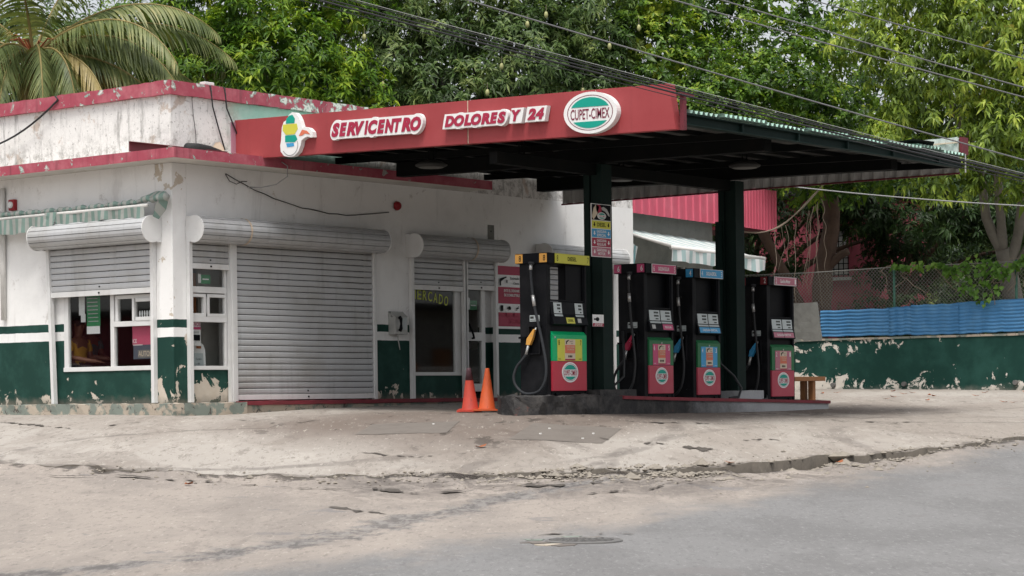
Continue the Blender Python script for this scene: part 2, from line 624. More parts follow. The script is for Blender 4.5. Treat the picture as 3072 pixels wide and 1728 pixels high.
def island_mat():
    m = N('island_concrete')
    s = m.sep()
    x = m.math('ADD', s[0], m.math('MULTIPLY', m.math('SUBTRACT', m.noise(1.6, 7, 0.7), 0.5), 4.5))
    g = m.mix(m.noise(3, 7, 0.66), (0.3, 0.31, 0.32), (0.44, 0.44, 0.45))
    b = m.mix(m.step(m.noise(4, 8, 0.7), 0.4, 0.7), (0.03, 0.029, 0.03), (0.075, 0.07, 0.066))
    b = m.mix(m.math('MULTIPLY', m.step(m.noise(3.5, 7, 0.7), 0.62, 0.7), 0.8), b, (0.16, 0.06, 0.05))
    c = m.mix(m.step(x, 5.2, 8.4), b, g)
    m.principled(c, 0.8, 0, m.bump(m.noise(9, 9, 0.7), 0.6, 0.05), 0.3)
    return m.m


def leaf_mat(name, cols, trans=0.35, rough=0.45):
    """cols: list of (position, rgb) over a random value per leaf"""
    m = N(name)
    g = m.n('ShaderNodeNewGeometry')
    r = m.n('ShaderNodeValToRGB')
    e = r.color_ramp.elements
    e[0].position, e[0].color = cols[0][0], (*cols[0][1], 1)
    e[1].position, e[1].color = cols[-1][0], (*cols[-1][1], 1)
    for p, c in cols[1:-1]:
        q = e.new(p)
        q.color = (*c, 1)
    mixv = m.math('ADD', m.math('MULTIPLY', g.outputs['Random Per Island'], 0.45), m.math('MULTIPLY', m.step(m.noise(1.1, 5, 0.65), 0.38, 0.66), 0.55))
    m.l(mixv, r.inputs[0])
    p = m.n('ShaderNodeBsdfPrincipled')
    m.l(r.outputs[0], p.inputs['Base Color'])
    p.inputs['Roughness'].default_value = rough
    p.inputs['Specular IOR Level'].default_value = 0.28
    t = m.n('ShaderNodeBsdfTranslucent')
    tc = m.mix(1.0, r.outputs[0], (1.25, 1.3, 0.5), 'MULTIPLY')
    m.l(tc, t.inputs[0])
    x = m.n('ShaderNodeMixShader')
    x.inputs[0].default_value = trans
    m.l(p.outputs[0], x.inputs[1])
    m.l(t.outputs[0], x.inputs[2])
    m.l(x.outputs[0], m.out.inputs[0])
    return m.m


def glass_mat(name, tint=(0.92, 0.93, 0.93), refl=0.05):
    m = N(name)
    t = m.n('ShaderNodeBsdfTransparent')
    t.inputs[0].default_value = (*tint, 1)
    g = m.n('ShaderNodeBsdfGlossy')
    g.inputs['Roughness'].default_value = 0.03
    lw = m.n('ShaderNodeLayerWeight')
    x = m.n('ShaderNodeMixShader')
    m.l(m.math('ADD', m.math('MULTIPLY', m.math('POWER', lw.outputs['Facing'], 4.0), 0.5), refl), x.inputs[0])
    m.l(t.outputs[0], x.inputs[1])
    m.l(g.outputs[0], x.inputs[2])
    m.l(x.outputs[0], m.out.inputs[0])
    return m.m


def striped(name, c1, c2, width, axis=1, dirt=(0.4, 0.4, 0.34)):
    m = N(name)
    s = m.sep()
    w_ = m.math('SINE', m.math('MULTIPLY', s[axis], math.pi / width))
    c = m.mix(m.step(w_, -0.06, 0.06), c1, c2)
    c = m.mix(m.math('MULTIPLY', m.step(m.noise(3, 7, 0.66), 0.45, 0.75), 0.5), c, dirt)
    p = m.n('ShaderNodeBsdfPrincipled')
    m.l(c, p.inputs['Base Color'])
    p.inputs['Roughness'].default_value = 0.8
    t = m.n('ShaderNodeBsdfTranslucent')
    m.l(c, t.inputs[0])
    x = m.n('ShaderNodeMixShader')
    x.inputs[0].default_value = 0.25
    m.l(p.outputs[0], x.inputs[1])
    m.l(t.outputs[0], x.inputs[2])
    m.l(x.outputs[0], m.out.inputs[0])
    return m.m


MT = dict(
    facade=facade('facade_paint'), facade_flaky=facade('facade_paint_flaking', 0.1),
    upper=upper_wall_mat(), band=band_mat(), gwall=garden_wall_mat(),
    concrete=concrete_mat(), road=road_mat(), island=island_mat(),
    soffit=weathered('soffit_render', (0.66, 0.63, 0.58), (0.5, 0.46, 0.42), 0.85, scale=1.6, dirt=((0.36, 0.33, 0.3), 0.68)),
    plinth=weathered('plinth_render', (0.2, 0.23, 0.2), (0.42, 0.36, 0.29), 0.85, scale=3.2, amt=1.0, thr=(.46, .54), dirt=((0.09, 0.08, 0.07), 0.57), bump=0.7, bscale=12),
    ledge=weathered('ledge_red_paint', (0.2, 0.028, 0.04), (0.1, 0.03, 0.03), 0.7, scale=3),
    slat=weathered('shutter_grey_steel', (0.47, 0.48, 0.49), (0.38, 0.375, 0.36), 0.45, 0.0, scale=1.1, amt=0.9, streak=0.3, bump=0.05, dirt=((0.24, 0.18, 0.13), 0.72)),
    slat_w=weathered('shutter_white_bar', (0.72, 0.72, 0.71), (0.58, 0.56, 0.53), 0.5, scale=3, streak=0.15),
    alu=weathered('window_white_aluminium', (0.7, 0.7, 0.69), (0.58, 0.57, 0.55), 0.45, scale=3),
    glass=glass_mat('window_glass'),
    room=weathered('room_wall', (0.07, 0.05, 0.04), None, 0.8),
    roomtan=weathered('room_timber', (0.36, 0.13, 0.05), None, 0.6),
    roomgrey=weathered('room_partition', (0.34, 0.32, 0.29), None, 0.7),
    red=weathered('fascia_red_paint', (0.31, 0.043, 0.048), (0.35, 0.06, 0.064), 0.6, scale=0.9, amt=0.8, streak=0.28, bump=0.25, bscale=9, dirt=((0.3, 0.06, 0.06), 0.7)),
    dred=weathered('dark_red_metal', (0.14, 0.02, 0.03), (0.09, 0.02, 0.025), 0.55, scale=3),
    mauve=weathered('mauve_paint', (0.42, 0.2, 0.26), (0.34, 0.17, 0.22), 0.6, scale=2),
    dgreen=weathered('canopy_green_steel', (0.007, 0.017, 0.0145), (0.012, 0.026, 0.022), 0.6, scale=2.4, dirt=((0.04, 0.045, 0.04), 0.7), streak=0.25, spec=.12),
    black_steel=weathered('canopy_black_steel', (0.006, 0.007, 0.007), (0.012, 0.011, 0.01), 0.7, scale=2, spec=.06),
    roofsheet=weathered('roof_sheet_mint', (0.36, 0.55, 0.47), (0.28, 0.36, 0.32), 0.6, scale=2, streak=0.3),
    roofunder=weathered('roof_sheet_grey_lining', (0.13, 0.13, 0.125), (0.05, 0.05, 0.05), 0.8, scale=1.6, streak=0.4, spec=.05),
    pale=weathered('pale_mint_sheet', (0.5, 0.56, 0.54), (0.42, 0.42, 0.38), 0.6, scale=2, streak=0.5, dirt=((0.3, 0.17, 0.1), 0.68)),
    grime=weathered('grimy_valance_sheet', (0.55, 0.55, 0.54), (0.3, 0.3, 0.29), 0.75, scale=1.4, streak=0.9, thr=(0.3, 0.6)),
    white=weathered('sign_white', (0.78, 0.78, 0.77), (0.68, 0.67, 0.65), 0.45, scale=3, amt=0.4),
    signred=plain('sign_red', (0.38, 0.02, 0.06)), signgreen=plain('sign_green', (0.0, 0.33, 0.25)),
    wine=plain('sign_wine', (0.2, 0.02, 0.05)),
    black=plain('black_enamel', (0.004, 0.0045, 0.006), 0.5, 0, .1), navy=weathered('pump_black_paint', (0.0045, 0.005, 0.007), (0.009, 0.01, 0.012), 0.5, scale=4, amt=0.8, dirt=((0.03, 0.03, 0.03), 0.76), spec=.1),
    scuffed=weathered('pump_scuffed_side', (0.006, 0.0065, 0.008), (0.018, 0.018, 0.02), 0.55, scale=2.6, amt=0.9, dirt=((0.2, 0.2, 0.195), 0.68), spec=.12),
    rubber=plain('hose_rubber', (0.02, 0.021, 0.023), 0.55), rubber_grey=plain('hose_grey_rubber', (0.035, 0.038, 0.042), 0.6, 0, .2),
    chrome=plain('worn_chrome', (0.55, 0.55, 0.54), 0.35, 0.6),
    pred=weathered('pump_red_panel', (0.45, 0.03, 0.055), (0.4, 0.05, 0.07), 0.45, scale=3, dirt=((0.3, 0.02, 0.04), 0.7)),
    pgreen=weathered('pump_bright_green', (0.0, 0.4, 0.14), (0.0, 0.33, 0.13), 0.45, scale=4, dirt=((0.02, 0.13, 0.07), 0.68)),
    pgreen2=weathered('pump_dark_green', (0.015, 0.14, 0.05), None, 0.45, scale=4),
    lcd=plain('display_dark', (0.05, 0.055, 0.05), 0.25), plate=plain('display_plate', (0.5, 0.55, 0.55), 0.4),
    yellow=plain('label_yellow', (0.62, 0.6, 0.07), 0.45), orange=plain('label_orange', (0.72, 0.36, 0.07), 0.45),
    lblue=plain('label_blue', (0.05, 0.33, 0.62), 0.45), lpink=plain('label_pink', (0.55, 0.07, 0.18), 0.45), lrose=plain('label_rose', (0.48, 0.16, 0.22), 0.45),
    lmaroon=plain('label_maroon', (0.2, 0.025, 0.03), 0.45), beige=plain('label_beige', (0.66, 0.55, 0.42), 0.5), salmon=plain('label_salmon', (0.68, 0.18, 0.1), 0.5),
    cone=weathered('cone_orange', (0.6, 0.1, 0.025), (0.42, 0.075, 0.03), 0.6, scale=6, dirt=((0.25, 0.06, 0.03), 0.66)), cone2=weathered('cone_red_orange', (0.52, 0.06, 0.035), (0.33, 0.05, 0.045), 0.6, scale=6, dirt=((0.2, 0.04, 0.035), 0.62)), pred2=weathered('pump_faded_red_panel', (0.42, 0.05, 0.08), (0.46, 0.09, 0.12), 0.5, scale=2.5, amt=.9, dirt=((0.3, 0.03, 0.05), 0.66)),
    conedirt=weathered('cone_dark_tip', (0.09, 0.04, 0.05), None, 0.6),
    blue=weathered('blue_corrugated_paint', (0.055, 0.2, 0.4), (0.11, 0.28, 0.48), 0.55, scale=3, streak=0.3, dirt=((0.2, 0.24, 0.28), 0.7)),
    grate=weathered('green_pipe', (0.05, 0.14, 0.1), None, 0.6), wire=plain('galvanised_wire', (0.22, 0.22, 0.2), 0.6),
    fibre=weathered('fibre_cement', (0.2, 0.2, 0.185), (0.13, 0.13, 0.12), 0.9, scale=5, bump=0.4, dirt=((0.32, 0.3, 0.27), 0.68)),
    pinkh=weathered('pink_house_render', (0.33, 0.075, 0.1), (0.24, 0.055, 0.075), 0.85, scale=2),
    pinksheet=weathered('pink_corrugated', (0.52, 0.09, 0.14), (0.6, 0.17, 0.22), 0.55, scale=1.5, streak=0.2),
    wood=weathered('brown_timber', (0.2, 0.085, 0.03), (0.12, 0.06, 0.03), 0.7, scale=5),
    cable=plain('cable_black', (0.02, 0.02, 0.022), 0.6), cable_m=plain('cable_weathered', (0.16, 0.16, 0.165), 0.6), cable_g=plain('cable_grey', (0.3, 0.3, 0.3), 0.6),
    bark=weathered('bark_brown', (0.12, 0.075, 0.055), (0.06, 0.04, 0.033), 0.9, scale=(5), bump=0.8, bscale=16),
    barkg=weathered('bark_grey', (0.2, 0.18, 0.15), (0.12, 0.105, 0.09), 0.9, scale=4, bump=0.7, bscale=18),
    root=weathered('dry_root', (0.24, 0.195, 0.15), None, 0.9),
    cwhite=striped('awning_stripe_white', (0.8, 0.82, 0.82), (0.45, 0.6, 0.6), 0.13, 0, (0.62, 0.6, 0.52)),
    cgreen=striped('awning_stripe_green', (0.22, 0.33, 0.29), (0.43, 0.45, 0.42), 0.075, 1, (0.24, 0.25, 0.22)),
    cblue=striped('awning_stripe_side', (0.2, 0.42, 0.46), (0.7, 0.74, 0.74), 0.1, 1),
    skin=plain('skin', (0.2, 0.085, 0.05), 0.55), shirt_y=weathered('yellow_cotton', (0.62, 0.33, 0.04), None, 0.8), shirt_t=weathered('teal_cotton', (0.02, 0.2, 0.2), None, 0.8),
    trouser=weathered('dark_cotton', (0.02, 0.02, 0.025), None, 0.8), hair=plain('hair_black', (0.012, 0.01, 0.01), 0.6),
    gprint=plain('notice_green', (0.03, 0.24, 0.09)), redprint=plain('poster_red', (0.4, 0.03, 0.08)), rose=plain('poster_rose', (0.6, 0.1, 0.18)), dslate=plain('poster_slate', (0.08, 0.1, 0.13)),
    tyellow=plain('window_lettering', (0.5, 0.56, 0.05)), phone=weathered('phone_steel', (0.45, 0.45, 0.43), None, 0.45, 0.2),
    belly=plain('alarm_red', (0.3, 0.012, 0.02)), tan=weathered('raw_board', (0.58, 0.47, 0.36), None, 0.8), tar=weathered('tar_felt', (0.02, 0.02, 0.021), None, 0.7, bump=0.6, bscale=30),
    pipe=weathered('white_conduit', (0.68, 0.67, 0.64), None, 0.6), iron=weathered('cast_iron', (0.16, 0.155, 0.15), (0.22, 0.21, 0.19), 0.6, 0.2, scale=6),
    hatch=weathered('hatch_plate', (0.17, 0.15, 0.132), (0.125, 0.108, 0.094), 0.75, 0.0, scale=3), stone=weathered('rubble', (0.27, 0.24, 0.2), (0.13, 0.12, 0.11), 0.9, scale=7),
    dleaf=plain('dry_leaf', (0.3, 0.1, 0.04), 0.8), fruit=plain('mango_skin', (0.36, 0.36, 0.16), 0.5), ground=weathered('soil', (0.16, 0.13, 0.1), (0.1, 0.09, 0.06), 0.95, scale=0.6),
    lamp=plain('lamp_enamel', (0.04, 0.04, 0.038), 0.6, 0, .1), crack=weathered('crack_dirt', (0.075, 0.065, 0.056), (0.16, 0.14, 0.12), 0.9, scale=6), lens=plain('lamp_dusty_lens', (0.12, 0.12, 0.11), 0.5, 0, .2), far=weathered('pale_far_wall', (0.5, 0.5, 0.48), None, 0.8),
)
MT['mango_dark'] = leaf_mat('mango_leaf_dark', [(0.0, (0.014, 0.032, 0.008)), (0.4, (0.055, 0.1, 0.026)), (0.7, (0.125, 0.185, 0.055)), (1.0, (0.26, 0.31, 0.1))], 0.25)
MT['mango_bright'] = leaf_mat('mango_leaf_bright', [(0.0, (0.018, 0.05, 0.008)), (0.35, (0.08, 0.17, 0.018)), (0.65, (0.22, 0.34, 0.03)), (1.0, (0.46, 0.52, 0.05))], 0.35)
MT['broad'] = leaf_mat('broad_leaf', [(0.0, (0.016, 0.045, 0.009)), (0.35, (0.07, 0.145, 0.022)), (0.65, (0.17, 0.28, 0.03)), (1.0, (0.45, 0.49, 0.06))], 0.32, 0.38)
MT['lime'] = leaf_mat('lime_leaf', [(0.0, (0.035, 0.065, 0.01)), (0.35, (0.12, 0.185, 0.03)), (0.62, (0.26, 0.36, 0.055)), (0.93, (0.5, 0.56, 0.1)), (1.0, (0.42, 0.26, 0.07))], 0.38)
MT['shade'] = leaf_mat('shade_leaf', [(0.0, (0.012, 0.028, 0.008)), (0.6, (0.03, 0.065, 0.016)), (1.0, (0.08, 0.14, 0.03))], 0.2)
MT['palm'] = leaf_mat('palm_leaflet', [(0.0, (0.055, 0.08, 0.03)), (0.45, (0.14, 0.175, 0.065)), (0.8, (0.27, 0.29, 0.12)), (1.0, (0.44, 0.38, 0.18))], 0.3)
MT['palm_dry'] = leaf_mat('palm_leaflet_dry', [(0.0, (0.14, 0.1, 0.035)), (0.5, (0.3, 0.24, 0.09)), (1.0, (0.46, 0.36, 0.17))], 0.2)
MT['vine'] = leaf_mat('vine_leaf', [(0.0, (0.05, 0.12, 0.02)), (0.5, (0.12, 0.24, 0.04)), (1.0, (0.25, 0.36, 0.08))], 0.4)

# ------------------------------------------------------------ ground: one measured height surface
CTRL = [(-6.373, -3.874, -.675), (-4.41, -7.149, -.879), (-3.088, -8.813, -.866), (-1.473, -10.043, -.829), (1.064, -10.824, -.78),
        (4.867, -11.593, -.615), (9.95, -11.56, -.474), (-7.0, -1.47, -.617), (-13.4, -12.7, -1.144), (-11.4, -15.6, -1.169), (-9.5, -18.4, -1.184),
        (-.5, -.5, -.225), (-.5, 4, -.185), (-.5, 8, -.17), (1, -.5, -.21), (5.1, -.5, -.12), (9, -.5, -.07), (12, -.5, -.02),
        (1., -5.6, -.285), (5.5, -5.6, -.29), (10.2, -5.6, -.275), (1, -4.2, -.26), (10, -4.2, -.2), (5, -2.4, -.2),
        (20, 1, .08), (20, -4.4, 0.), (20, -9, -.06), (15, -3, -.05), (14, -8, -.2), (-.35, -4.8, -.41), (.7, -7.1, -.47),
        (CAM.x, CAM.y, -1.5), (-30, -30, -1.65), (-14, -4, -1.0), (-12, 4, -.8), (-10, 12, -.6), (4, -18, -.95), (14, -16, -.5), (20, -14, -.25), (0, -24, -1.25),
        (30, 5, .1), (25, 20, .2), (0, 20, .05), (40, -20, .1), (-30, 10, -1.0), (20, -40, -1.0)]
CT = np.array(CTRL)


def tps(r):
    return np.where(r > 1e-9, r * r * np.log(np.maximum(r, 1e-9)), 0)


def solve_tps():
    n = len(CT)
    K = tps(np.hypot(CT[:, None, 0] - CT[None, :, 0], CT[:, None, 1] - CT[None, :, 1])) + np.eye(n) * 0.4
    Pm = np.c_[np.ones(n), CT[:, :2]]
    A = np.zeros((n + 3, n + 3))
    A[:n, :n] = K
    A[:n, n:] = Pm
    A[n:, :n] = Pm.T
    return np.linalg.solve(A, np.r_[CT[:, 2], 0, 0, 0])


TW = solve_tps()


def H(x, y):
    x = np.asarray(x, float)
    y = np.asarray(y, float)
    sh = x.shape
    x = x.ravel()
    y = y.ravel()
    out = np.empty(len(x))
    for i in range(0, len(x), 20000):
        a, b = x[i:i + 20000], y[i:i + 20000]
        out[i:i + 20000] = tps(np.hypot(a[:, None] - CT[:, 0], b[:, None] - CT[:, 1])) @ TW[:-3] + TW[-3] + TW[-2] * a + TW[-1] * b
    return np.clip(out, -1.7, 0.25).reshape(sh)


def h1(x, y):
    return float(H([x], [y])[0])


def vnoise(x, y, f, seed=0):
    """smooth value noise, numpy"""
    x = x * f + seed * 17.3
    y = y * f + seed * 9.1
    xi, yi = np.floor(x).astype(int), np.floor(y).astype(int)
    fx, fy = x - xi, y - yi
    fx = fx * fx * (3 - 2 * fx)
    fy = fy * fy * (3 - 2 * fy)

    def hsh(a, b):
        n = (a * 374761393 + b * 668265263 + seed * 69069) & 0xffffffff
        n = ((n ^ (n >> 13)) * 1274126177) & 0xffffffff
        return ((n ^ (n >> 16)) & 0xffff) / 65535.0
    v = hsh(xi, yi) * (1 - fx) * (1 - fy) + hsh(xi + 1, yi) * fx * (1 - fy) + hsh(xi, yi + 1) * (1 - fx) * fy + hsh(xi + 1, yi + 1) * fx * fy
    return v - 0.5


# kerb / gutter line, in metres right of and ahead of the viewpoint
GU = [(-40, 33), (-22, 29.5), (-12, 27.6), (-8, 26.6), (-6.05, 26.0), (-2.26, 25.5), (-.14, 25.5), (1.83, 26.0), (4.02, 27.5), (6.98, 30.), (10.1, 34), (16, 44), (26, 62)]
gu = np.array(GU)
us = np.concatenate([np.linspace(-30, -9, 60)[:-1], np.linspace(-9, 10.5, 560), np.linspace(10.5, 24, 60)[1:]])
gd = np.interp(us, gu[:, 0], gu[:, 1])
k = np.hanning(31)
k /= k.sum()
gd = np.convolve(np.pad(gd, 15, 'edge'), k, 'valid')
zz = np.zeros_like(us)
jag = vnoise(us, zz, 0.8, 1) * 0.5 + vnoise(us, zz, 2.3, 2) * 0.26 + vnoise(us, zz, 5, 3) * 0.3 + vnoise(us, zz, 13, 4) * 0.14
lip = np.interp(us, [-30, -8, -3.5, -1.5, 0, 1.5, 2.6, 4.5, 7, 9, 24], [.012, .012, .015, .015, .03, .06, .14, .08, .07, .05, .03]) * (1 + vnoise(us, zz, 1.3, 8) * 1.5 + vnoise(us, zz, 4.7, 21) * 0.9)


def sheet(name, offs, sign, mat, zfun):
    U = np.repeat(us[:, None], len(offs), 1)
    Dp = (gd + jag)[:, None] + sign * offs[None, :]
    X = CAM.x + FX * Dp + FY * U
    Y = CAM.y + FY * Dp - FX * U
    Z = zfun(X, Y, np.repeat(offs[None, :], len(us), 0), U)
    n, m_ = U.shape
    V = np.stack([X, Y, Z], -1).reshape(-1, 3)
    i = np.arange(n * m_).reshape(n, m_)
    q = np.stack([i[:-1, :-1], i[1:, :-1], i[1:, 1:], i[:-1, 1:]], -1).reshape(-1, 4)
    if sign < 0:
        q = q[:, ::-1]
    me = bpy.data.meshes.new(name)
    me.from_pydata(V.tolist(), [], q.tolist())
    me.materials.append(mat)
    me.polygons.foreach_set('use_smooth', [True] * len(me.polygons))
    a = me.attributes.new('gut', 'FLOAT', 'POINT')
    a.data.foreach_set('value', np.repeat(offs[None, :], n, 0).ravel())
    o = add(name, me, kind='structure')
    return o, me, X, Y, U


lipz = lambda U: np.interp(U.ravel(), us, lip).reshape(U.shape)
of1 = np.concatenate([[0, .0], np.geomspace(.02, 34, 110)])


def zf(X, Y, O, U):
    z = H(X, Y)
    z += vnoise(X, Y, .9, 5) * .03 + vnoise(X, Y, 3.1, 6) * .012 + vnoise(X, Y, 9, 7) * .005
    edge = np.exp(-O / .5)
    z += (lipz(U) * 0.15) * edge
    z += (vnoise(X, Y, 5, 9) * .05 - .012) * np.exp(-O / .25)
    z[:, 0] -= 0.3
    return z


def hf(x, y):
    """true forecourt level"""
    X, Y = np.array([float(x)]), np.array([float(y)])
    return float((H(X, Y) + vnoise(X, Y, .9, 5) * .03 + vnoise(X, Y, 3.1, 6) * .012 + vnoise(X, Y, 9, 7) * .005)[0])


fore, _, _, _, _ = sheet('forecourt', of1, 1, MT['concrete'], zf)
of2 = np.concatenate([[0], np.geomspace(.02, 40, 120)])


def zr(X, Y, O, U):
    z = H(X, Y) - lipz(U) * 0.75 * np.exp(-O / 1.2)
    z += vnoise(X, Y, .7, 15) * .02 + vnoise(X, Y, 4, 16) * .006
    z += (vnoise(X, Y, 1.5, 17) * .07 + vnoise(X, Y, 5, 18) * .04) * np.exp(-(O / .9) ** 2)
    return z


road, rme, RX, RY, RU = sheet('road', of2, -1, MT['road'], zr)
# dust washed over the inner side of the bend, bare asphalt on the carriageway
dl = np.array([CW(-4.6, 12)[:2], CW(-1.7, 15.0)[:2], CW(.2, 18.0)[:2], CW(2.3, 22)[:2], CW(4.9, 26.4)[:2], CW(12, 36)[:2]])
pts = np.stack([RX.ravel(), RY.ravel()], -1)
best = np.full(len(pts), 1e9)
sgn = np.zeros(len(pts))
for a, b in zip(dl[:-1], dl[1:]):
    ab = b - a
    t = np.clip(((pts - a) @ ab) / (ab @ ab), 0, 1)
    q = pts - (a + t[:, None] * ab)
    d_ = np.hypot(q[:, 0], q[:, 1])
    cr_ = ab[0] * (pts[:, 1] - a[1]) - ab[1] * (pts[:, 0] - a[0])
    up_ = d_ < best
    best = np.where(up_, d_, best)
    sgn = np.where(up_, np.sign(cr_), sgn)
a = rme.attributes.new('dust', 'FLOAT', 'POINT')
a.data.foreach_set('value', best * sgn)
a = rme.attributes.new('wet', 'FLOAT', 'POINT')
a.data.foreach_set('value', np.interp(RU.ravel(), [-30, -2.5, -1, 1.2, 3.2, 4.2, 24], [0, 0, .7, 1, .9, 0, 0]))

rl = np.array([CW(1.2, 25.2)[:2], CW(.4, 23.6)[:2], CW(-.12, 22.6)[:2], CW(-.9, 20.2)[:2], CW(-1.5, 18.2)[:2], CW(-2.3, 16.3)[:2], CW(-3.3, 15)[:2], CW(-6, 13.5)[:2]])
best = np.full(len(pts), 1e9)
for a, b in zip(rl[:-1], rl[1:]):
    ab = b - a
    t = np.clip(((pts - a) @ ab) / (ab @ ab), 0, 1)
    q = pts - (a + t[:, None] * ab)
    best = np.minimum(best, np.hypot(q[:, 0], q[:, 1]))
a = rme.attributes.new('riv', 'FLOAT', 'POINT')
a.data.foreach_set('value', best)

# soil sheet out to the horizon
gx = np.concatenate([-np.geomspace(25, 1200, 22)[::-1], np.linspace(-22, 45, 34), np.geomspace(48, 1200, 20)])
GX, GY = np.meshgrid(gx, gx, indexing='ij')
GZ = H(np.clip(GX, -40, 45), np.clip(GY, -40, 40)) - 0.45
GZ = np.where((GX > 21.5) & (np.abs(GY) < 60), -.02, GZ)
n_ = len(gx)
ii = np.arange(n_ * n_).reshape(n_, n_)
me = bpy.data.meshes.new('ground')
me.from_pydata(np.stack([GX, GY, GZ], -1).reshape(-1, 3).tolist(), [], np.stack([ii[:-1, :-1], ii[1:, :-1], ii[1:, 1:], ii[:-1, 1:]], -1).reshape(-1, 4).tolist())
me.materials.append(MT['ground'])
add('ground', me, kind='structure')

# ------------------------------------------------------------ the service building
bld = thing('service_building', 'low white shop building with green dado, red eave band and roller shutters', 'building', (0, 0, 0))
TB = lambda s, d, z: (s, -d, z)            # front along x: s along, d outwards
TA = lambda s, d, z: (-d, s, z)            # side along y


def tbox(mb, T, s0, s1, d0, d1, z0, z1, bev=0.0):
    a, b = T(s0, d0, z0), T(s1, d1, z1)
    mb.box(min(a[0], b[0]), max(a[0], b[0]), min(a[1], b[1]), max(a[1], b[1]), z0, z1, bev)
    return mb


m = MB()
tbox(m, TA, 2.84, 10, -.18, 0, -.1, 3.63)
tbox(m, TA, .37, 2.84, -.18, 0, 2.45, 3.63)
tbox(m, TA, .37, 2.84, -.18, -.06, -.1, .48)
tbox(m, TA, 2.6, 2.84, -.18, -.07, .48, 2.45)
m.build('wall', MT['facade'], bld)
m = MB()
tbox(m, TB, .3, 4.52, -.2, 0, 2.45, 3.63)
tbox(m, TB, 4.52, 5.45, -.2, 0, -.1, 3.63)
tbox(m, TB, 5.45, 7.78, -.2, 0, 2.42, 3.63)
tbox(m, TB, 5.45, 6.86, -.2, -.02, -.1, .385)
tbox(m, TB, 7.53, 7.78, -.2, -.09, -.1, 2.42)
tbox(m, TB, 7.78, 9.05, -.2, 0, -.1, 3.63)
tbox(m, TB, 9.05, 11.4, -.2, 0, 2.45, 3.63)
tbox(m, TB, 11.4, 12.1, -.2, 0, -.1, 3.63)
m.box(11.9, 12.1, .2, 9.9, -.1, 4.6)
m.build('wall', MT['facade'], bld)
m = MB()
tbox(m, TB, .31, 1.2, -.2, -.02, -.1, .475)
part_label(m.build('wall', MT['facade_flaky'], bld), 'peeling dado under the narrow window')
m = MB()
m.box(0, .3, 0, .37, -.1, 3.63, .012)
part_label(m.build('pilaster', MT['facade_flaky'], bld), 'corner pilaster with peeling green and white paint')
m = MB()
m.box(.001, .2, .005, 10, 3.63, 4.665)
m.box(.2, 12.1, .005, .2, 3.63, 4.665)
m.box(.2, 12.0, 9.8, 10, -.1, 4.6)
m.build('upper_wall', MT['upper'], bld)
m = MB()
m.box(.2, 12.0, .2, 9.8, 3.66, 3.78)
m.build('roof', MT['tar'], bld)
m = MB()
for (x0, x1, y0, y1) in ((-.07, .24, -.07, 10), (.24, 4.4, -.07, .24)):
    nx = 1 if x1 - x0 < 1 else 60
    ny = 1 if y1 - y0 < 1 else 140
    bm = bmesh.new()
    bmesh.ops.create_cube(bm, size=1)
    bmesh.ops.subdivide_edges(bm, edges=[e for e in bm.edges if (abs(e.verts[0].co.x - e.verts[1].co.x) > .5 and nx > 1) or (abs(e.verts[0].co.y - e.verts[1].co.y) > .5 and ny > 1)], cuts=max(nx, ny))
    for q in bm.verts:
        p = Vector(((x0 + x1) / 2 + q.co.x * (x1 - x0), (y0 + y1) / 2 + q.co.y * (y1 - y0), 4.768 + q.co.z * .206))
        p.z += (mnoise.noise(p * 2.5) * .012 + mnoise.noise(p * 9) * .01)
        p += Vector((mnoise.noise(p * 3 + Vector((7, 0, 0))), mnoise.noise(p * 3 + Vector((0, 9, 0))), 0)) * .008
        q.co = p
    m.bm(bm)
m.build('parapet', MT['band'], bld)

# eave slab with its red edge band
m = MB()
m.prism([(-.49, 10, 3.632), (-.49, -.59, 3.632), (7.0, -.59, 3.632), (7.0, -.002, 3.632), (-.002, -.002, 3.632), (-.002, 10, 3.632)], (0, 0, .138))
m.build('eave_slab', MT['soffit'], bld)
m = MB()
m.prism([(-.505, 10, 3.625), (-.505, -.605, 3.625), (7.0, -.605, 3.625), (7.0, -.59, 3.625), (-.49, -.59, 3.625), (-.49, 10, 3.625)], (0, 0, .152))
m.build('eave_band', MT['band'], bld)

# plinth: chipped render on the corner, red ledge under the long shutter


def rough_box(m, x0, x1, y0, y1, z0, z1, step=.12, amp=.018, seed=0):
    bm = bmesh.new()
    bmesh.ops.create_cube(bm, size=1)
    for ax, L in ((0, x1 - x0), (1, y1 - y0), (2, z1 - z0)):
        c = int(L / step)
        if c > 0:
            es = [e for e in bm.edges if abs(e.verts[0].co[ax] - e.verts[1].co[ax]) > 1e-4 and abs(abs(e.verts[0].co[ax] - e.verts[1].co[ax]) - 1) < .01]
            bmesh.ops.subdivide_edges(bm, edges=es, cuts=min(c, 120), use_grid_fill=True)
    for q in bm.verts:
        p = Vector(((x0 + x1) / 2 + q.co.x * (x1 - x0), (y0 + y1) / 2 + q.co.y * (y1 - y0), (z0 + z1) / 2 + q.co.z * (z1 - z0)))
        s = p * 4 + Vector((seed, 0, 0))
        d = Vector((mnoise.noise(s), mnoise.noise(s + Vector((31, 0, 0))), mnoise.noise(s + Vector((0, 57, 0))))) * amp
        s2 = p * 13
        d += Vector((mnoise.noise(s2), mnoise.noise(s2 + Vector((31, 0, 0))), mnoise.noise(s2 + Vector((0, 57, 0))))) * amp * .5
        q.co = p + d
    m.bm(bm)
    return m


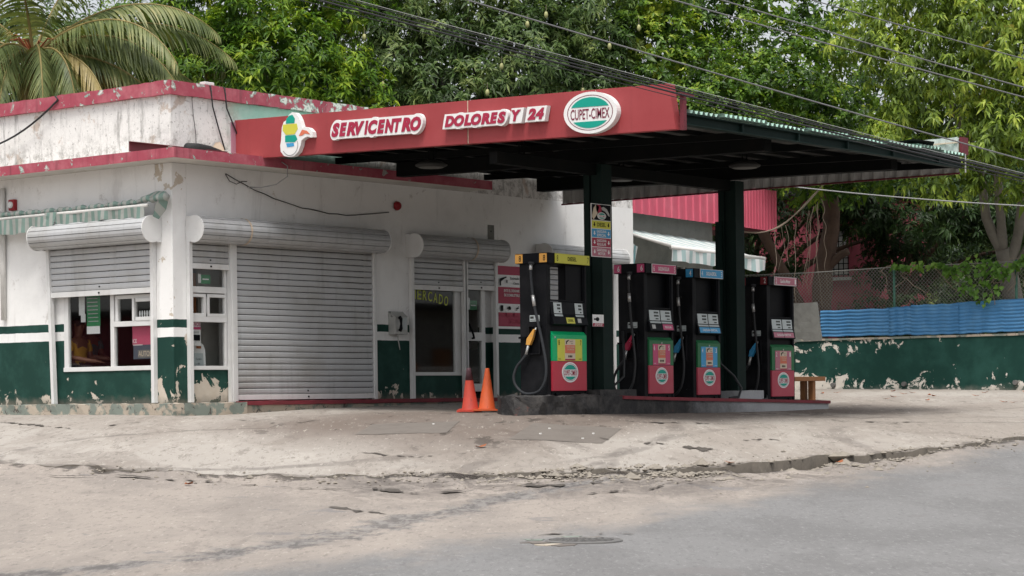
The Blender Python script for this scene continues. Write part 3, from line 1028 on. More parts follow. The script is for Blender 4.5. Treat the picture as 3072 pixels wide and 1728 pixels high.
m = rough_box(MB(), -.34, .0, -.34, 10, -.5, -.03)
rough_box(m, .0, 1.22, -.34, .0, -.5, -.03)
m.build('plinth', MT['plinth'], bld)
m = rough_box(MB(), 1.22, 12.1, -.27, .0, -.5, -.078, .2, .01)
m.build('plinth', MT['plinth'], bld)
m = rough_box(MB(), 1.22, 12.1, -.31, .0, -.074, -.012, .15, .012)
m.build('ledge', MT['ledge'], bld)

# rooms behind the openings
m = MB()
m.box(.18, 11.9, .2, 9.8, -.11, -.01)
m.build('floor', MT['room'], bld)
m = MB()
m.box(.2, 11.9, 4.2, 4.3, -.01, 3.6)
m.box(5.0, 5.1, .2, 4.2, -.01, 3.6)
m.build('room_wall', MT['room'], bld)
m = MB()
m.box(.35, .95, .5, .55, -.01, 2.0)
m.build('partition', MT['roomtan'], bld)
m = MB()
m.box(.95, 1.7, .46, .5, -.01, 2.3)
m.build('partition', MT['roomgrey'], bld)


def shutter(T, s0, s1, zbot, housing, label=None, pitch=.0965, ztop=2.46, hz=2.625, ring=None, tilt=0.0, ends=(True, True), guides=(True, True), bar_h=.085):
    h0, h1_ = housing
    sg = 13
    hm = MB()
    ring_pts = []
    for s in (h0, h1_):
        ring_pts.append([T(s, .2 + .196 * math.cos(2 * math.pi * k_ / sg), hz + .196 * math.sin(2 * math.pi * k_ / sg)) for k_ in range(sg)])
    # ribs of the roll: every facet stepped
    for k_ in range(sg):
        a0, a1 = 2 * math.pi * k_ / sg, 2 * math.pi * (k_ + .88) / sg
        am = (a0 + a1) / 2
        a2 = 2 * math.pi * (k_ + 1) / sg
        pr = [(a0, .198), (am, .2), (a1, .198), (a1 + .008, .165), (a2, .165)]
        pr.append((a2, .198))
        for (aa, ra), (ab, rb) in zip(pr[:-1], pr[1:]):
            hm.quad(T(h0, .2 + ra * math.cos(aa), hz + ra * math.sin(aa)), T(h0, .2 + rb * math.cos(ab), hz + rb * math.sin(ab)),
                    T(h1_, .2 + rb * math.cos(ab), hz + rb * math.sin(ab)), T(h1_, .2 + ra * math.cos(aa), hz + ra * math.sin(aa)))
    root = hm.build('roller_shutter', MT['slat'], bld)
    if label:
        part_label(root, label)
    # curtain slats, one mesh shared by all of them
    pr = [(.028, 0), (.046, .006), (.052, .03), (.052, .072), (.044, .086), (.03, .09)]
    sm = MB()
    sm.prism([T(s0, d, z) for d, z in pr], Vector(T(s1, 0, 0)) - Vector(T(s0, 0, 0)))
    me_ = sm.mesh('slat', MT['slat'])
    z = zbot + bar_h + .004
    dirn = Vector(T(0, 1, 0))
    while z < ztop:
        o = add('slat', me_, root, (0, 0, z))
        o.location += dirn * rnd.uniform(-.002, .002)
        z += pitch
    b = MB()
    tbox(b, T, s0 + .005, s1 - .005, .02, .06, zbot, zbot + bar_h, .006)
    b.build('bottom_bar', MT['slat_w'], root)
    sc = (s0 + s1) / 2
    lk = MB()
    tbox(lk, T, sc - .012, sc + .012, .06, .075, zbot + .03, zbot + .055)
    lk.build('lock', MT['black_steel'], root)
    lk = MB()
    tbox(lk, T, sc - .015, sc + .015, .053, .058, zbot + .13, zbot + .15)
    lk.build('lock', MT['black_steel'], root)
    for i_, (s, tl) in enumerate(((s0 - .03, 0.0), (s1 + .03, tilt))):
        if guides[i_]:
            g = MB()
            a = [T(s - .035 - tl, .005, -.02), T(s + .03 - tl, .005, -.02), T(s + .03, .005, ztop + .02), T(s - .035, .005, ztop + .02)]
            g.prism(a, Vector(T(0, .075, 0)))
            g.build('guide_rail', MT['alu'], root)
    for i_, s in enumerate((h0, h1_)):
        if ends[i_]:
            e = MB()
            sgn_ = -1 if i_ == 0 else 1
            c = [T(s, .2 + .208 * math.cos(2 * math.pi * k_ / 32), hz + .208 * math.sin(2 * math.pi * k_ / 32)) for k_ in range(32)]
            e.prism(c, Vector(T(sgn_ * .014, 0, 0)))
            e.build('end_plate', MT['alu'], root)
            # bracket back to the wall
            e = MB()
            tbox(e, T, s - .006, s + .006, 0.002, .1, hz - .2, hz + .2)
            e.build('bracket', MT['alu'], root)
    if ring is not None:
        e = MB()
        n_ = 30
        for k_ in range(n_):
            a0, a1 = 2 * math.pi * k_ / n_, 2 * math.pi * (k_ + 1) / n_
            e.quad(*[T(s, .2 + .209 * math.cos(a_), hz + .209 * math.sin(a_)) for s, a_ in ((ring - .02, a0), (ring + .02, a0), (ring + .02, a1), (ring - .02, a1))])
        e.build('band', MT['tan'], root)
    return root


shutter(TB, .34, 1.14, 2.03, (.28, 1.3), 'half-raised narrow shutter beside the corner pilaster', ring=1.3, ends=(True, False))
shutter(TB, 1.28, 4.47, .005, (1.32, 4.55), 'wide shutter pulled down to the ledge', ends=(False, True))
shutter(TB, 5.5, 6.84, 1.86, (5.38, 6.83), 'shutter raised above the dark shop window', ring=6.84, hz=2.6, ends=(True, False))
shutter(TB, 6.94, 7.72, 1.9, (6.86, 7.75), 'shutter raised above the glass door', hz=2.6, ends=(False, True))
shutter(TB, 9.12, 11.33, .14, (9.0, 11.42), 'white shutter far down the wall behind the pumps', hz=2.6)
shutter(TA, .42, 2.8, 1.665, (.24, 2.92), 'half-raised shutter over the side window', tilt=.1)


def window(T, rects, panes, name='window', label=None, matf=None):
    d0, d1 = (-.12, -.06) if T is TA else (-.075, -.015)
    dp = (d0 + d1) / 2 - .005
    fr = MB()
    for (a, b, c, e, *ex) in rects:
        x = ex[0] if ex else 0
        tbox(fr, T, a, b, d0, d1 + x, c, e, .006)
    root = fr.build(name, matf or MT['alu'], bld)
    if label:
        part_label(root, label)
    for (a, b, c, e) in panes:
        p = MB()
        tbox(p, T, a, b, dp - .003, dp + .003, c, e)
        p.build('pane', MT['glass'], root)
    return root


window(TA, [(.38, 2.6, .485, .555, .02), (2.5, 2.6, .555, 2.45), (1.405, 1.49, .555, 2.45, .006), (.38, 1.405, 1.17, 1.25, .004), (.38, .43, .555, 1.17), (.38, .44, 1.25, 2.45, .01),
            (.93, .98, 1.25, 1.6, .012), (1.32, 1.38, 1.25, 1.6), (.44, 1.38, 1.6, 1.66, .002), (.44, .9, 1.25, 1.31, .014), (.44, .9, 1.545, 1.6, .014)],
       [(1.49, 2.5, .555, 2.45), (.43, 1.405, .555, 1.17), (.44, .93, 1.31, 1.545), (.98, 1.32, 1.25, 1.6)], label='side window with sliding hatch')
window(TB, [(.31, 1.16, .48, .54, .02), (.31, 1.16, 1.217, 1.3, .006), (.31, 1.16, 1.665, 1.763, .006), (.31, .35, .54, 2.2), (1.1, 1.16, .54, 2.2, .002),
            (.35, .7, 1.3, 1.35), (.35, .7, 1.6, 1.65), (.65, .7, 1.3, 1.65, .004), (.72, 1.1, 1.3, 1.35, .008), (.72, 1.1, 1.6, 1.65, .008), (.72, .77, 1.3, 1.65, .01)],
       [(.35, 1.1, .54, 1.217), (.35, .65, 1.35, 1.6), (.77, 1.1, 1.35, 1.6), (.35, 1.1, 1.763, 2.2)], label='narrow window with sliding hatch')
window(TB, [(5.46, 6.86, .385, .445, .02), (6.69, 6.86, .445, 2.42), (5.46, 5.54, .445, 2.42)], [(5.54, 6.69, .445, 2.42)], label='dark shop window')
dr = window(TB, [(6.93, 7.52, .1, .24), (6.93, 7.52, 1.0, 1.15, .006), (6.93, 7.01, .24, 2.35), (7.42, 7.52, .24, 2.35), (6.93, 7.52, 2.25, 2.35, .004)], [(7.01, 7.42, .24, 1.0), (7.01, 7.42, 1.15, 2.25)], name='door', label='white framed glass door')
m = MB()
m.tube([(6.96, .03, 1.42), (6.97, -.03, 1.36), (7.02, -.05, 1.25), (7.1, -.05, 1.12), (7.15, -.03, 1.05), (7.14, .04, 1.04)], .02, 8)
m.build('handle', MT['black'], dr, smooth=True)
m = MB()
m.box(6.88, 6.93, -.02, .1, -.02, 2.42)
m.build('post', MT['alu'], bld)
m = MB()
m.box(1.17, 1.235, -.09, .06, -.02, 2.45)
m.build('post', MT['alu'], bld)

# lettering arched on the shop window
m = MB()
for i_, ch in enumerate('MERCADO'):
    t = i_ / 6
    q = facing_y(5.62 + .86 * t, .043, 1.79 - .03 * t - .07 * t * t)
    letters(m, ch, q @ Matrix.Rotation(-.12 * t, 4, 'Z'), .105, .17, bold=.01)
m.build('window_lettering', MT['tyellow'], bld)

# ------------------------------------------------------------ things fixed to or kept in the building
# torn striped awning rolled up over the side window
aw = thing('rolled_awning', 'torn green and white striped awning rolled up above the half-raised side shutter', 'awning', (-.2, 2, 2.75))
m = MB()
pts_, rs_ = [], []
for i_ in range(70):
    t = i_ / 69
    y = -.12 + 4.7 * t
    pts_.append((-.2 + .02 * math.sin(i_ * 1.7), y, 3.06 + .012 * math.sin(i_ * 2.3) - .03 * math.sin(t * 3.1) + (.03 if t < .12 else 0)))
    rs_.append(.042 + .012 * math.sin(i_ * 1.13) + (.03 if t < .1 else 0) * abs(math.sin(i_ * 2.1)))
m.tube(pts_, rs_, 10)
m.build('fabric_roll', MT['cgreen'], aw, smooth=True)
m = MB()
m.tube([(-.27, .25, 2.975), (-.27, 4.6, 2.965)], .028, 8)
m.build('front_bar', MT['pipe'], aw, smooth=True)


def valance(mb, P0, P1, h, n=40, wave=.03, scal=.2, seed=0, th=.006, drop=None, gaps=()):
    P0, P1 = Vector(P0), Vector(P1)
    L = (P1 - P0).length
    dd = (P1 - P0).normalized()
    nn_ = Vector((-dd.y, dd.x, 0))
    top, bot = [], []
    for i in range(n + 1):
        t = i / n
        p = P0.lerp(P1, t) + nn_ * wave * math.sin(t * L * 7 + seed)
        hh = h * (1 + .06 * math.sin(t * 23 + seed)) - .05 * abs(math.sin(t * L / scal * math.pi / 2 + seed))
        top.append(p)
        bot.append(p + Vector((0, 0, -hh)) + nn_ * .02 * math.sin(t * 31 + seed * 2))
    for i in range(n):
        mid0, mid1 = (top[i] + bot[i]) / 2, (top[i + 1] + bot[i + 1]) / 2
        mb.quad(top[i], top[i + 1], mid1, mid0)
        mb.quad(mid0, mid1, bot[i + 1], bot[i])
        o_ = nn_ * -th
        mb.quad(mid0 + o_, mid1 + o_, top[i + 1] + o_, top[i] + o_)
        mb.quad(bot[i] + o_, bot[i + 1] + o_, mid1 + o_, mid0 + o_)
        mb.quad(bot[i], bot[i + 1], bot[i + 1] + o_, bot[i] + o_)
    return mb


m = valance(MB(), (-.29, .3, 2.96), (-.29, 2.35, 2.96), .2, 60, .012, .28)
m.build('valance', MT['cgreen'], aw)
m = valance(MB(), (-.31, 2.5, 2.95), (-.31, 4.5, 2.94), .27, 60, .015, .3, 2)
m.build('valance', MT['cgreen'], aw)
m = MB()
m.quad((-.16, -.12, 3.08), (-.3, .02, 3.0), (-.28, .12, 2.8), (-.18, .1, 2.76), (-.12, 0, 2.9))
m.quad((-.3, 2.3, 3.0), (-.3, 2.6, 3.0), (-.33, 2.62, 2.8), (-.32, 2.4, 2.76))
m.quad((-.2, .5, 3.11), (-.12, .2, 3.2), (-.18, -.05, 3.18), (-.26, .2, 3.1))
m.build('torn_flap', MT['cgreen'], aw)

# downpipe / conduit at the left edge
cp = MB()
cp.tube([(-.05, 3.95, 3.5), (-.05, 3.96, 1.35)], .045, 8)
tag(cp.build('wall_conduit', MT['pipe'], smooth=True), 'white vertical conduit on the wall at the left edge', 'pipe')

al = thing('wall_alarm', 'small red alarm box high on the side wall above the rolled awning', 'alarm', (0, 3.7, 3.2), 'wall alarms')
m = MB()
m.box(-.07, 0, 3.64, 3.79, 3.12, 3.3, .015)
m.build('housing', MT['belly'], al)
m = MB()
m.lathe((-.1, 3.72, 3.21), [(.045, 0), (.055, .015), (.055, .032)], 14, 'x')
m.box(-.06, -.01, 3.79, 3.81, 3.17, 3.25)
m.build('horn', MT['alu'], al)
al = thing('wall_bell', 'round dark red alarm bell on the wall between the two shutter rolls', 'alarm', (5.13, 0, 3.27), 'wall alarms')
m = MB()
m.lathe((5.13, -.1, 3.27), [(.03, 0), (.06, .02), (.075, .05), (.08, .08)], 18, 'y')
m.build('bell', MT['belly'], al, smooth=True)
m = MB()
m.box(5.08, 5.18, -.02, 0, 3.22, 3.32)
m.build('back_box', MT['dred'], al)

ph = thing('pay_phone', 'steel wall pay phone with black handset beside the wide closed shutter', 'phone', (5.06, 0, 1.08))
m = MB()
m.box(4.9, 5.22, -.16, 0, 1.08, 1.38, .012)
m.prism([(4.9, -.16, 1.38), (5.22, -.16, 1.38), (5.22, -.05, 1.47), (4.9, -.05, 1.47)], (0, .05, .0))
m.box(4.9, 5.22, -.06, 0, 1.38, 1.47)
m.build('case', MT['phone'], ph)
m = MB()
m.box(5.05, 5.19, -.168, -.16, 1.16, 1.36)
m.build('keypad', MT['plate'], ph)
m = MB()
m.tube([(4.985, -.19, 1.14), (4.985, -.215, 1.18), (4.985, -.22, 1.26), (4.985, -.215, 1.34), (4.985, -.185, 1.37)], [.034, .03, .018, .03, .034], 10)
m.build('handset', MT['black'], ph, smooth=True)
m = MB()
m.tube([(4.985, -.17, 1.12)] + [(4.99 + .07 * math.sin(t * 3.1), -.12, 1.1 - .28 * math.sin(t * 3.0)) for t in (.1, .25, .4, .55, .7, .85, 1.0)], .008, 5)
m.build('cord', MT['phone'], ph, smooth=True)


def sag(a, b, s, n=14, wob=0.0, seed=0):
    a, b = Vector(a), Vector(b)
    r_ = random.Random(seed)
    out = []
    for i in range(n + 1):
        t = i / n
        p = a.lerp(b, t)
        p.z -= s * 4 * t * (1 - t)
        if 0 < i < n and wob:
            p += Vector((r_.uniform(-wob, wob), 0, r_.uniform(-wob, wob)))
        out.append(p)
    return out


m = MB()
m.tube(sag((1.1, -.04, 3.53), (4.92, -.03, 3.15), .26, 18, .012, 3), .008, 5)
m.tube([(1.1, -.03, 3.53), (1.17, -.05, 3.42), (1.3, -.07, 3.38), (1.42, -.06, 3.43), (1.55, -.05, 3.44)], .007, 5)
tag(m.build('loose_wire', MT['cable'], smooth=True), 'loose dark wire sagging along the wall above the wide closed shutter', 'cable')
m = MB()
m.tube([(1.75, -.62, 3.72), (1.85, -.65, 3.66), (1.85, -.64, 3.5), (1.75, -.5, 3.38), (1.6, -.3, 3.33), (1.5, -.1, 3.35)], .009, 5)
tag(m.build('loose_wire', MT['cable_g'], smooth=True), 'thin pale wire looped over the eave edge under the red sign fascia', 'cable')
m = MB()
m.tube([(-.1, 2.55, 4.86)] + sag((-.09, 2.5, 4.8), (-.12, 4.6, 4.15), .16, 10), .016, 6)
tag(m.build('loose_wire', MT['cable'], smooth=True), 'twisted black wire sagging across the upper side wall from the parapet', 'cable')
for i_, (px_, dz) in enumerate(((.95, 0), (1.25, 0))):
    m = MB()
    m.tube([(px_ - .22, .05, 4.89), (px_ - .2, -.09, 4.86), (px_ - .12, -.05, 4.55), (px_ + .02, -.04, 4.2 + .12 * i_), (px_ + .14, -.04, 3.9 + .22 * i_)], .012, 5)
    tag(m.build('parapet_wire', MT['cable'], smooth=True), ('black wire hanging over the parapet, the one nearer the building corner', 'black wire hanging over the parapet, the one nearer the red sign fascia')[i_], 'cable')
m = MB()
m.tube([(.42, -.02, 4.7), (.45, -.015, 4.4), (.5, -.015, 4.1), (.5, -.02, 3.8)], .006, 4)
tag(m.build('parapet_wire', MT['cable'], smooth=True), 'thin wire running down the upper wall just right of the building corner', 'cable')
jb = thing('roof_junction_box', 'small pale junction box standing on top of the parapet', 'box', (.8, .05, 4.87))
m = MB()
m.box(.7, .9, -.02, .1, 4.88, 4.93, .01)
m.build('lid', MT['alu'], jb)
m = MB()
m.box(.74, .86, 0, .08, 4.84, 4.885)
m.build('case', MT['phone'], jb)

# litter on the eave
m = MB()
m.prism([(-.47, .42, 3.79), (.72, -.47, 3.775), (.72, -.47, 3.8), (-.47, .42, 3.935)], (.012, .016, 0))
m.prism([(-.47, .42, 3.935), (.72, -.47, 3.8), (.66, -.55, 3.795), (-.53, .34, 3.93)], (0, 0, .006))
tag(m.build('loose_flashing', MT['dred']), 'loose dark red metal flashing lying on the eave round the building corner', 'flashing')
m = MB()
m.tube([(.05, -.3, 3.83), (.3, -.28, 3.84), (.55, -.25, 3.83), (.8, -.24, 3.81)], [.075, .08, .078, .05], 12)
tag(m.build('felt_roll', MT['tar'], smooth=True), 'black rolled roofing felt lying on the eave by the building corner', 'roll')
m = MB()
m.quad((.86, -.1, 3.8), (1.06, -.1, 3.8), (1.06, -.03, 3.96), (1.0, -.025, 4.02), (.9, -.025, 4.0), (.84, -.03, 3.93))
m.quad((.95, -.5, 3.79), (1.12, -.46, 3.785), (1.08, -.3, 3.83), (.92, -.34, 3.85))
tag(m.build('broken_board', MT['tan']), 'broken tan board leaning on the eave beside the felt roll', 'board')

# notices and posters
def poster(name, label, cat, T, d, layers, group=None):
    """layers: (material, kind, args) drawn one over another, 2 mm apart"""
    x0 = layers[0][2]
    loc = T((x0[0] + x0[1]) / 2, d, x0[2])
    root = thing(name, label, cat, loc, group)
    for k_, (nm, mt, a) in enumerate(layers):
        mb = MB()
        dd_ = d + .003 * k_
        if len(a) == 4:
            tbox(mb, T, a[0], a[1], dd_, dd_ + .003, a[2], a[3])
        else:
            c = T((a[0] + a[1]) / 2, dd_ + .002, (a[2] + a[3]) / 2)
            q = facing_y(*c) if T is TB else facing_x(*c)
            letters(mb, a[4], q, abs(a[1] - a[0]), a[3] - a[2], bold=a[5] if len(a) > 5 else 0)
        mb.build(nm, mt, root)
    return root


L_ = [('sheet', MT['redprint'], (7.82, 9.0, 1.27, 2.36)), ('panel', MT['white'], (7.86, 8.5, 1.98, 2.2)), ('panel', MT['signred'], (7.86, 8.5, 1.72, 1.98)), ('panel', MT['white'], (7.86, 8.5, 1.52, 1.68)),
      ('lettering', MT['black'], (8.22, 8.47, 2.12, 2.165, 'Estimado', .01)), ('lettering', MT['black'], (8.3, 8.47, 2.03, 2.075, 'Cliente', .01)),
      ('lettering', MT['white'], (8.02, 8.47, 1.89, 1.94, 'EVITE EL DERRAME', .02)), ('lettering', MT['white'], (8.02, 8.47, 1.81, 1.86, 'DE COMBUSTIBLE', .02)),
      ('panel', MT['signred'], (7.86, 8.04, 1.46, 1.52)), ('panel', MT['signred'], (8.08, 8.26, 1.46, 1.52)), ('panel', MT['signred'], (8.3, 8.5, 1.46, 1.52)),
      ('lettering', MT['signred'], (8.2, 8.95, 1.33, 1.41, 'SU AMIGO LE', .02)), ('stripe', MT['white'], (7.82, 9.0, 1.225, 1.268))]
poster('wall_poster', 'large pink and red safety poster on the wall behind the diesel pump', 'poster', TB, .004, L_)
m = MB()
q = facing_y(7.95, -.03, 2.08)
poly(m, q, [(-.06, -.08), (-.02, -.08), (-.02, 0), (.1, .06), (.14, .07), (.13, .09), (.04, .07), (-.05, .05)], .003)
poly(m, q @ Matrix.Translation((.15, -.0, 0)), oval(.015, .03, 12), .003)
for k_, xx in enumerate((7.95, 8.17, 8.4)):
    q = facing_y(xx, -.03, 1.6)
    if k_ == 0:
        rect(m, q, -.035, .035, -.055, .05, .003)
    elif k_ == 1:
        poly(m, q, oval(.04, .035, 14), .003)
        rect(m, q, -.07, -.035, -.01, .01, .003)
    else:
        rect(m, q, -.04, .04, -.008, .008, .003)
        rect(m, q @ Matrix.Rotation(.8, 4, 'Z'), -.055, .055, -.006, .006, .003)
pst = bpy.data.objects['wall_poster']
m.build('pictogram', MT['black'], pst)
L_ = [('sheet', MT['black'], (9.0 - .14, 9.3, 1.42, 2.32))] + [('line', MT['phone'], (8.9, 9.2, 1.5 + .12 * i_, 1.54 + .12 * i_)) for i_ in range(6)] + [('panel', MT['pgreen2'], (8.88, 9.28, 2.15, 2.3))]
poster('price_list', 'tall black notice with pale lines partly behind the diesel pump', 'poster', TB, .045, L_)

poster('green_notice', 'green printed notice hanging inside the side window', 'notice', TA, -.16,
       [('sheet', MT['gprint'], (1.84, 2.16, 1.2, 1.85)), ('foot', MT['white'], (1.85, 2.16, 1.08, 1.2))] + [('line', MT['phone'], (1.88, 2.12, 1.27 + .06 * i_, 1.285 + .06 * i_)) for i_ in range(8)])
poster('white_tag', 'small white cut-out hanging inside the side window beside the green notice', 'tag', TA, -.17, [('card', MT['white'], (2.22, 2.36, 1.38, 1.7)), ('card', MT['white'], (2.2, 2.31, 1.27, 1.4))])
rp = poster('window_poster', 'red and slate poster stuck in the lower right of the side window', 'poster', TA, -.13,
            [('sheet', MT['rose'], (.44, 1.06, .88, 1.18)), ('sheet', MT['dslate'], (.44, 1.04, .66, .88)), ('line', MT['pipe'], (.83, 1.04, .872, .885)),
             ('panel', MT['fibre'], (.44, .93, .68, .8)), ('lettering', MT['tan'], (.92, .45, .7, .785, 'AUTOSERVI', .02)), ('lettering', MT['white'], (1.04, .95, .91, .97, 'ICE', .01))])
m = MB()
for i_ in range(5):
    q = facing_x(.105, .86 - i_ * .055, 1.36)
    poly(m, q, oval(.018, .05, 10), .003)
tag(m.build('window_sticker', MT['white']), 'row of small white stickers on the sliding hatch of the side window', 'sticker')
poster('pink_notice', 'white and pink notice reading NUEVOS in the narrow front window', 'notice', TB, -.062,
       [('sheet', MT['white'], (.34, .62, .85, 1.23)), ('band', MT['lpink'], (.34, .62, 1.1, 1.14)), ('lettering', MT['lpink'], (.36, .61, 1.15, 1.21, 'NUEVOS', .02)), ('picture', MT['black'], (.44, .6, .93, 1.02))] +
       [('line', MT['cable_g'], (.36, .58, 1.05 + .015 * i_, 1.056 + .015 * i_)) for i_ in range(2)])
poster('green_sticker', 'green and white sticker high in the narrow front window', 'sticker', TB, -.062, [('sheet', MT['gprint'], (.62, .84, 1.81, 1.95)), ('panel', MT['white'], (.58, .64, 1.82, 1.96)), ('line', MT['white'], (.67, .8, 1.87, 1.89))])
poster('red_label', 'small red label low left in the upper pane of the narrow front window', 'sticker', TB, -.062, [('sheet', MT['belly'], (.35, .47, 1.78, 1.88)), ('panel', MT['gprint'], (.35, .46, 1.91, 1.99))])
poster('green_sticker', 'green and white sticker in the upper pane of the glass door', 'sticker', TB, -.062, [('sheet', MT['gprint'], (7.12, 7.35, 1.55, 1.72)), ('panel', MT['white'], (7.08, 7.15, 1.56, 1.76)), ('line', MT['white'], (7.17, 7.32, 1.62, 1.64))])
poster('switch_plate', 'grey metal plate on the wall above the door shutter roll', 'plate', TB, .003, [('plate', MT['fibre'], (7.6, 7.78, 2.78, 3.08)), ('hole', MT['black'], (7.68, 7.7, 2.95, 2.98))])

cs = thing('counter_sign', 'white folding counter sign with handle hole reading Cambio in the narrow front window', 'sign', (.62, .25, .5))
m = MB()
bmv = [(-.13, 0), (.2, 0), (.19, .28), (.15, .37), (.08, .41), (0, .41), (-.07, .36), (-.1, .27)]
q = facing_y(.6, .14, .5)
poly(m, q, bmv, -.02)
m.build('panel', MT['white'], cs)
m = MB()
poly(m, off(q, .003), [(-.06, .02), (.15, .02), (.14, .24), (-.05, .24)], .003)
m.build('insert', MT['plate'], cs)
m = MB()
rect(m, off(q, .003), .0, .1, .31, .35, .003)
m.build('handle_hole', MT['roomtan'], cs)
m = MB()
letters(m, 'Cambio', off(q @ Matrix.Translation((.045, .15, 0)), .008), .12, .035)
letters(m, 'de', off(q @ Matrix.Translation((.045, .08, 0)), .008), .04, .03)
m.build('lettering', MT['black'], cs)


# ------------------------------------------------------------ two people seen through the side window
def skin_body(name, joints, edges, mat, parent, sub=2):
    me_ = bpy.data.meshes.new(name)
    me_.from_pydata([j[:3] for j in joints], edges, [])
    me_.materials.append(mat)
    o = add(name, me_, parent)
    o.modifiers.new('skin', 'SKIN').use_smooth_shade = True
    for i, j in enumerate(joints):
        r_ = j[3]
        me_.skin_vertices[0].data[i].radius = (r_, r_ * (j[4] if len(j) > 4 else 1))
    me_.skin_vertices[0].data[0].use_root = True
    sb = o.modifiers.new('sub', 'SUBSURF')
    sb.levels = sb.render_levels = sub
    return o


def person(label, loc, shirt, rz=0.0, reach=0.0):
    """seated, facing local -y, hands towards the front; local z = 0 at the seat"""
    root = thing('person', label, 'person', loc)
    root.rotation_euler = (0, 0, rz)
    J = [(0, 0, .06, .14, .8), (0, 0, .28, .135, .75), (0, -.01, .45, .15, .65), (0, 0, .57, .055), (0, -.02, .66, .075, 1.1), (0, -.03, .78, .085, 1.15),   # pelvis..head 0-5
         (.19, 0, .47, .055), (.24, -.06, .22, .045), (.13, -.3, .14, .036), (.08, -.39, .14, .032, .5),                             # arm 6-9
         (-.19, 0, .47, .055), (-.24, -.06, .22, .045), (-.1, -.3 - reach, .16, .036), (-.05, -.4 - reach, .15, .032, .5),
         (.1, -.02, .02, .085), (.13, -.42, .02, .065), (.13, -.44, -.4, .045), (.13, -.56, -.43, .035),
         (-.1, -.02, .02, .085), (-.13, -.42, .02, .065), (-.13, -.44, -.4, .045), (-.13, -.56, -.43, .035)]
    E_ = [(0, 1), (1, 2), (2, 3), (3, 4), (4, 5), (2, 6), (6, 7), (7, 8), (8, 9), (2, 10), (10, 11), (11, 12), (12, 13), (0, 14), (14, 15), (15, 16), (16, 17), (0, 18), (18, 19), (19, 20), (20, 21)]
    # fingers and thumbs
    for base_, sx in ((9, 1), (13, -1)):
        bx, by, bz = J[base_][:3]
        for f_ in range(4):
            k0 = len(J)
            J.append((bx + (f_ - 1.5) * .019, by - .035, bz, .009))
            J.append((bx + (f_ - 1.5) * .022, by - .075 - .006 * (f_ in (1, 2)), bz - .018, .0075))
            E_ += [(base_, k0), (k0, k0 + 1)]
        k0 = len(J)
        J.append((bx - sx * .035, by - .01, bz + .01, .01))
        J.append((bx - sx * .05, by - .04, bz + .005, .008))
        E_ += [(base_, k0), (k0, k0 + 1)]
    skin_body('body', J, E_, MT['skin'], root)
    S = [(0, 0, .0, .155, .85), (0, 0, .28, .155, .78), (0, -.01, .46, .165, .68), (.2, 0, .47, .075), (.235, -.04, .29, .066), (-.2, 0, .47, .075), (-.235, -.04, .29, .066), (0, 0, .53, .08)]
    skin_body('shirt', S, [(0, 1), (1, 2), (2, 3), (3, 4), (2, 5), (5, 6), (2, 7)], shirt, root)
    T_ = [(0, 0, .0, .13), (.1, -.04, .01, .1), (.13, -.42, .02, .08), (.13, -.44, -.36, .06), (-.1, -.04, .01, .1), (-.13, -.42, .02, .08), (-.13, -.44, -.36, .06)]
    skin_body('trousers', T_, [(0, 1), (1, 2), (2, 3), (0, 4), (4, 5), (5, 6)], MT['trouser'], root)
    h = MB()
    h.lathe((0, -.01, .72), [(.06, -.02), (.098, .03), (.1, .08), (.07, .135), (.02, .152)], 14)
    h.build('hair', MT['hair'], root, local=True, smooth=True)
    f = MB()
    for sx in (-1, 1):
        f.lathe((sx * .034, -.117, .755), [(.004, -.004), (.012, 0), (.004, .004)], 8, 'y')
    f.box(-.012, .012, -.135, -.1, .705, .745, .004)
    f.box(-.025, .025, -.112, -.1, .677, .687, .003)
    for sx in (-1, 1):
        f.box(sx * .092 - .008, sx * .092 + .008, -.04, -.01, .71, .765, .005)
    f.build('face', MT['skin'], root, local=True)
    return root


person('seated person in a yellow shirt holding out one hand behind the side window', (.45, 2.72, .5), MT['shirt_y'], R(8), .05)
person('seated person in a teal shirt further inside behind the side window', (.9, 2.98, .55), MT['shirt_t'], R(5), .1)
for i_, (x_, y_, z_) in enumerate(((.45, 2.72, .5), (.9, 2.98, .55))):
    st = thing('stool', ('stool under the person in the yellow shirt', 'stool under the person in the teal shirt')[i_], 'stool', (x_, y_, 0), 'stools')
    m = MB()
    m.lathe((0, 0, z_ - .14), [(.15, 0), (.16, .02), (.15, .04)], 16)
    m.build('seat', MT['wood'], st, local=True)
    for k_ in range(4):
        a_ = .8 + k_ * math.pi / 2
        m = MB()
        m.tube([(.11 * math.cos(a_), .11 * math.sin(a_), z_ - .13), (.17 * math.cos(a_), .17 * math.sin(a_), 0)], .014, 6)
        m.build('leg', MT['wood'], st, local=True)

# ------------------------------------------------------------ fuel canopy
can = thing('fuel_canopy', 'flat fuel canopy with long red sign fascia on two dark green posts', 'canopy', (5.5, -5, -.1))
FXP = 1.35
fb = lambda y: 3.55 + (y + 8.3) * .0268            # fascia underside
ft = lambda y: 4.168 + (y + 8.3) * .0265            # fascia top


def fascia_panel(y0, y1, slant=0.0):
    m_ = MB()
    m_.prism([(FXP, y0, fb(y0)), (FXP, y1 - slant, fb(y1)), (FXP, y1, ft(y1)), (FXP, y0, ft(y0))], (.14, 0, 0))
    return m_


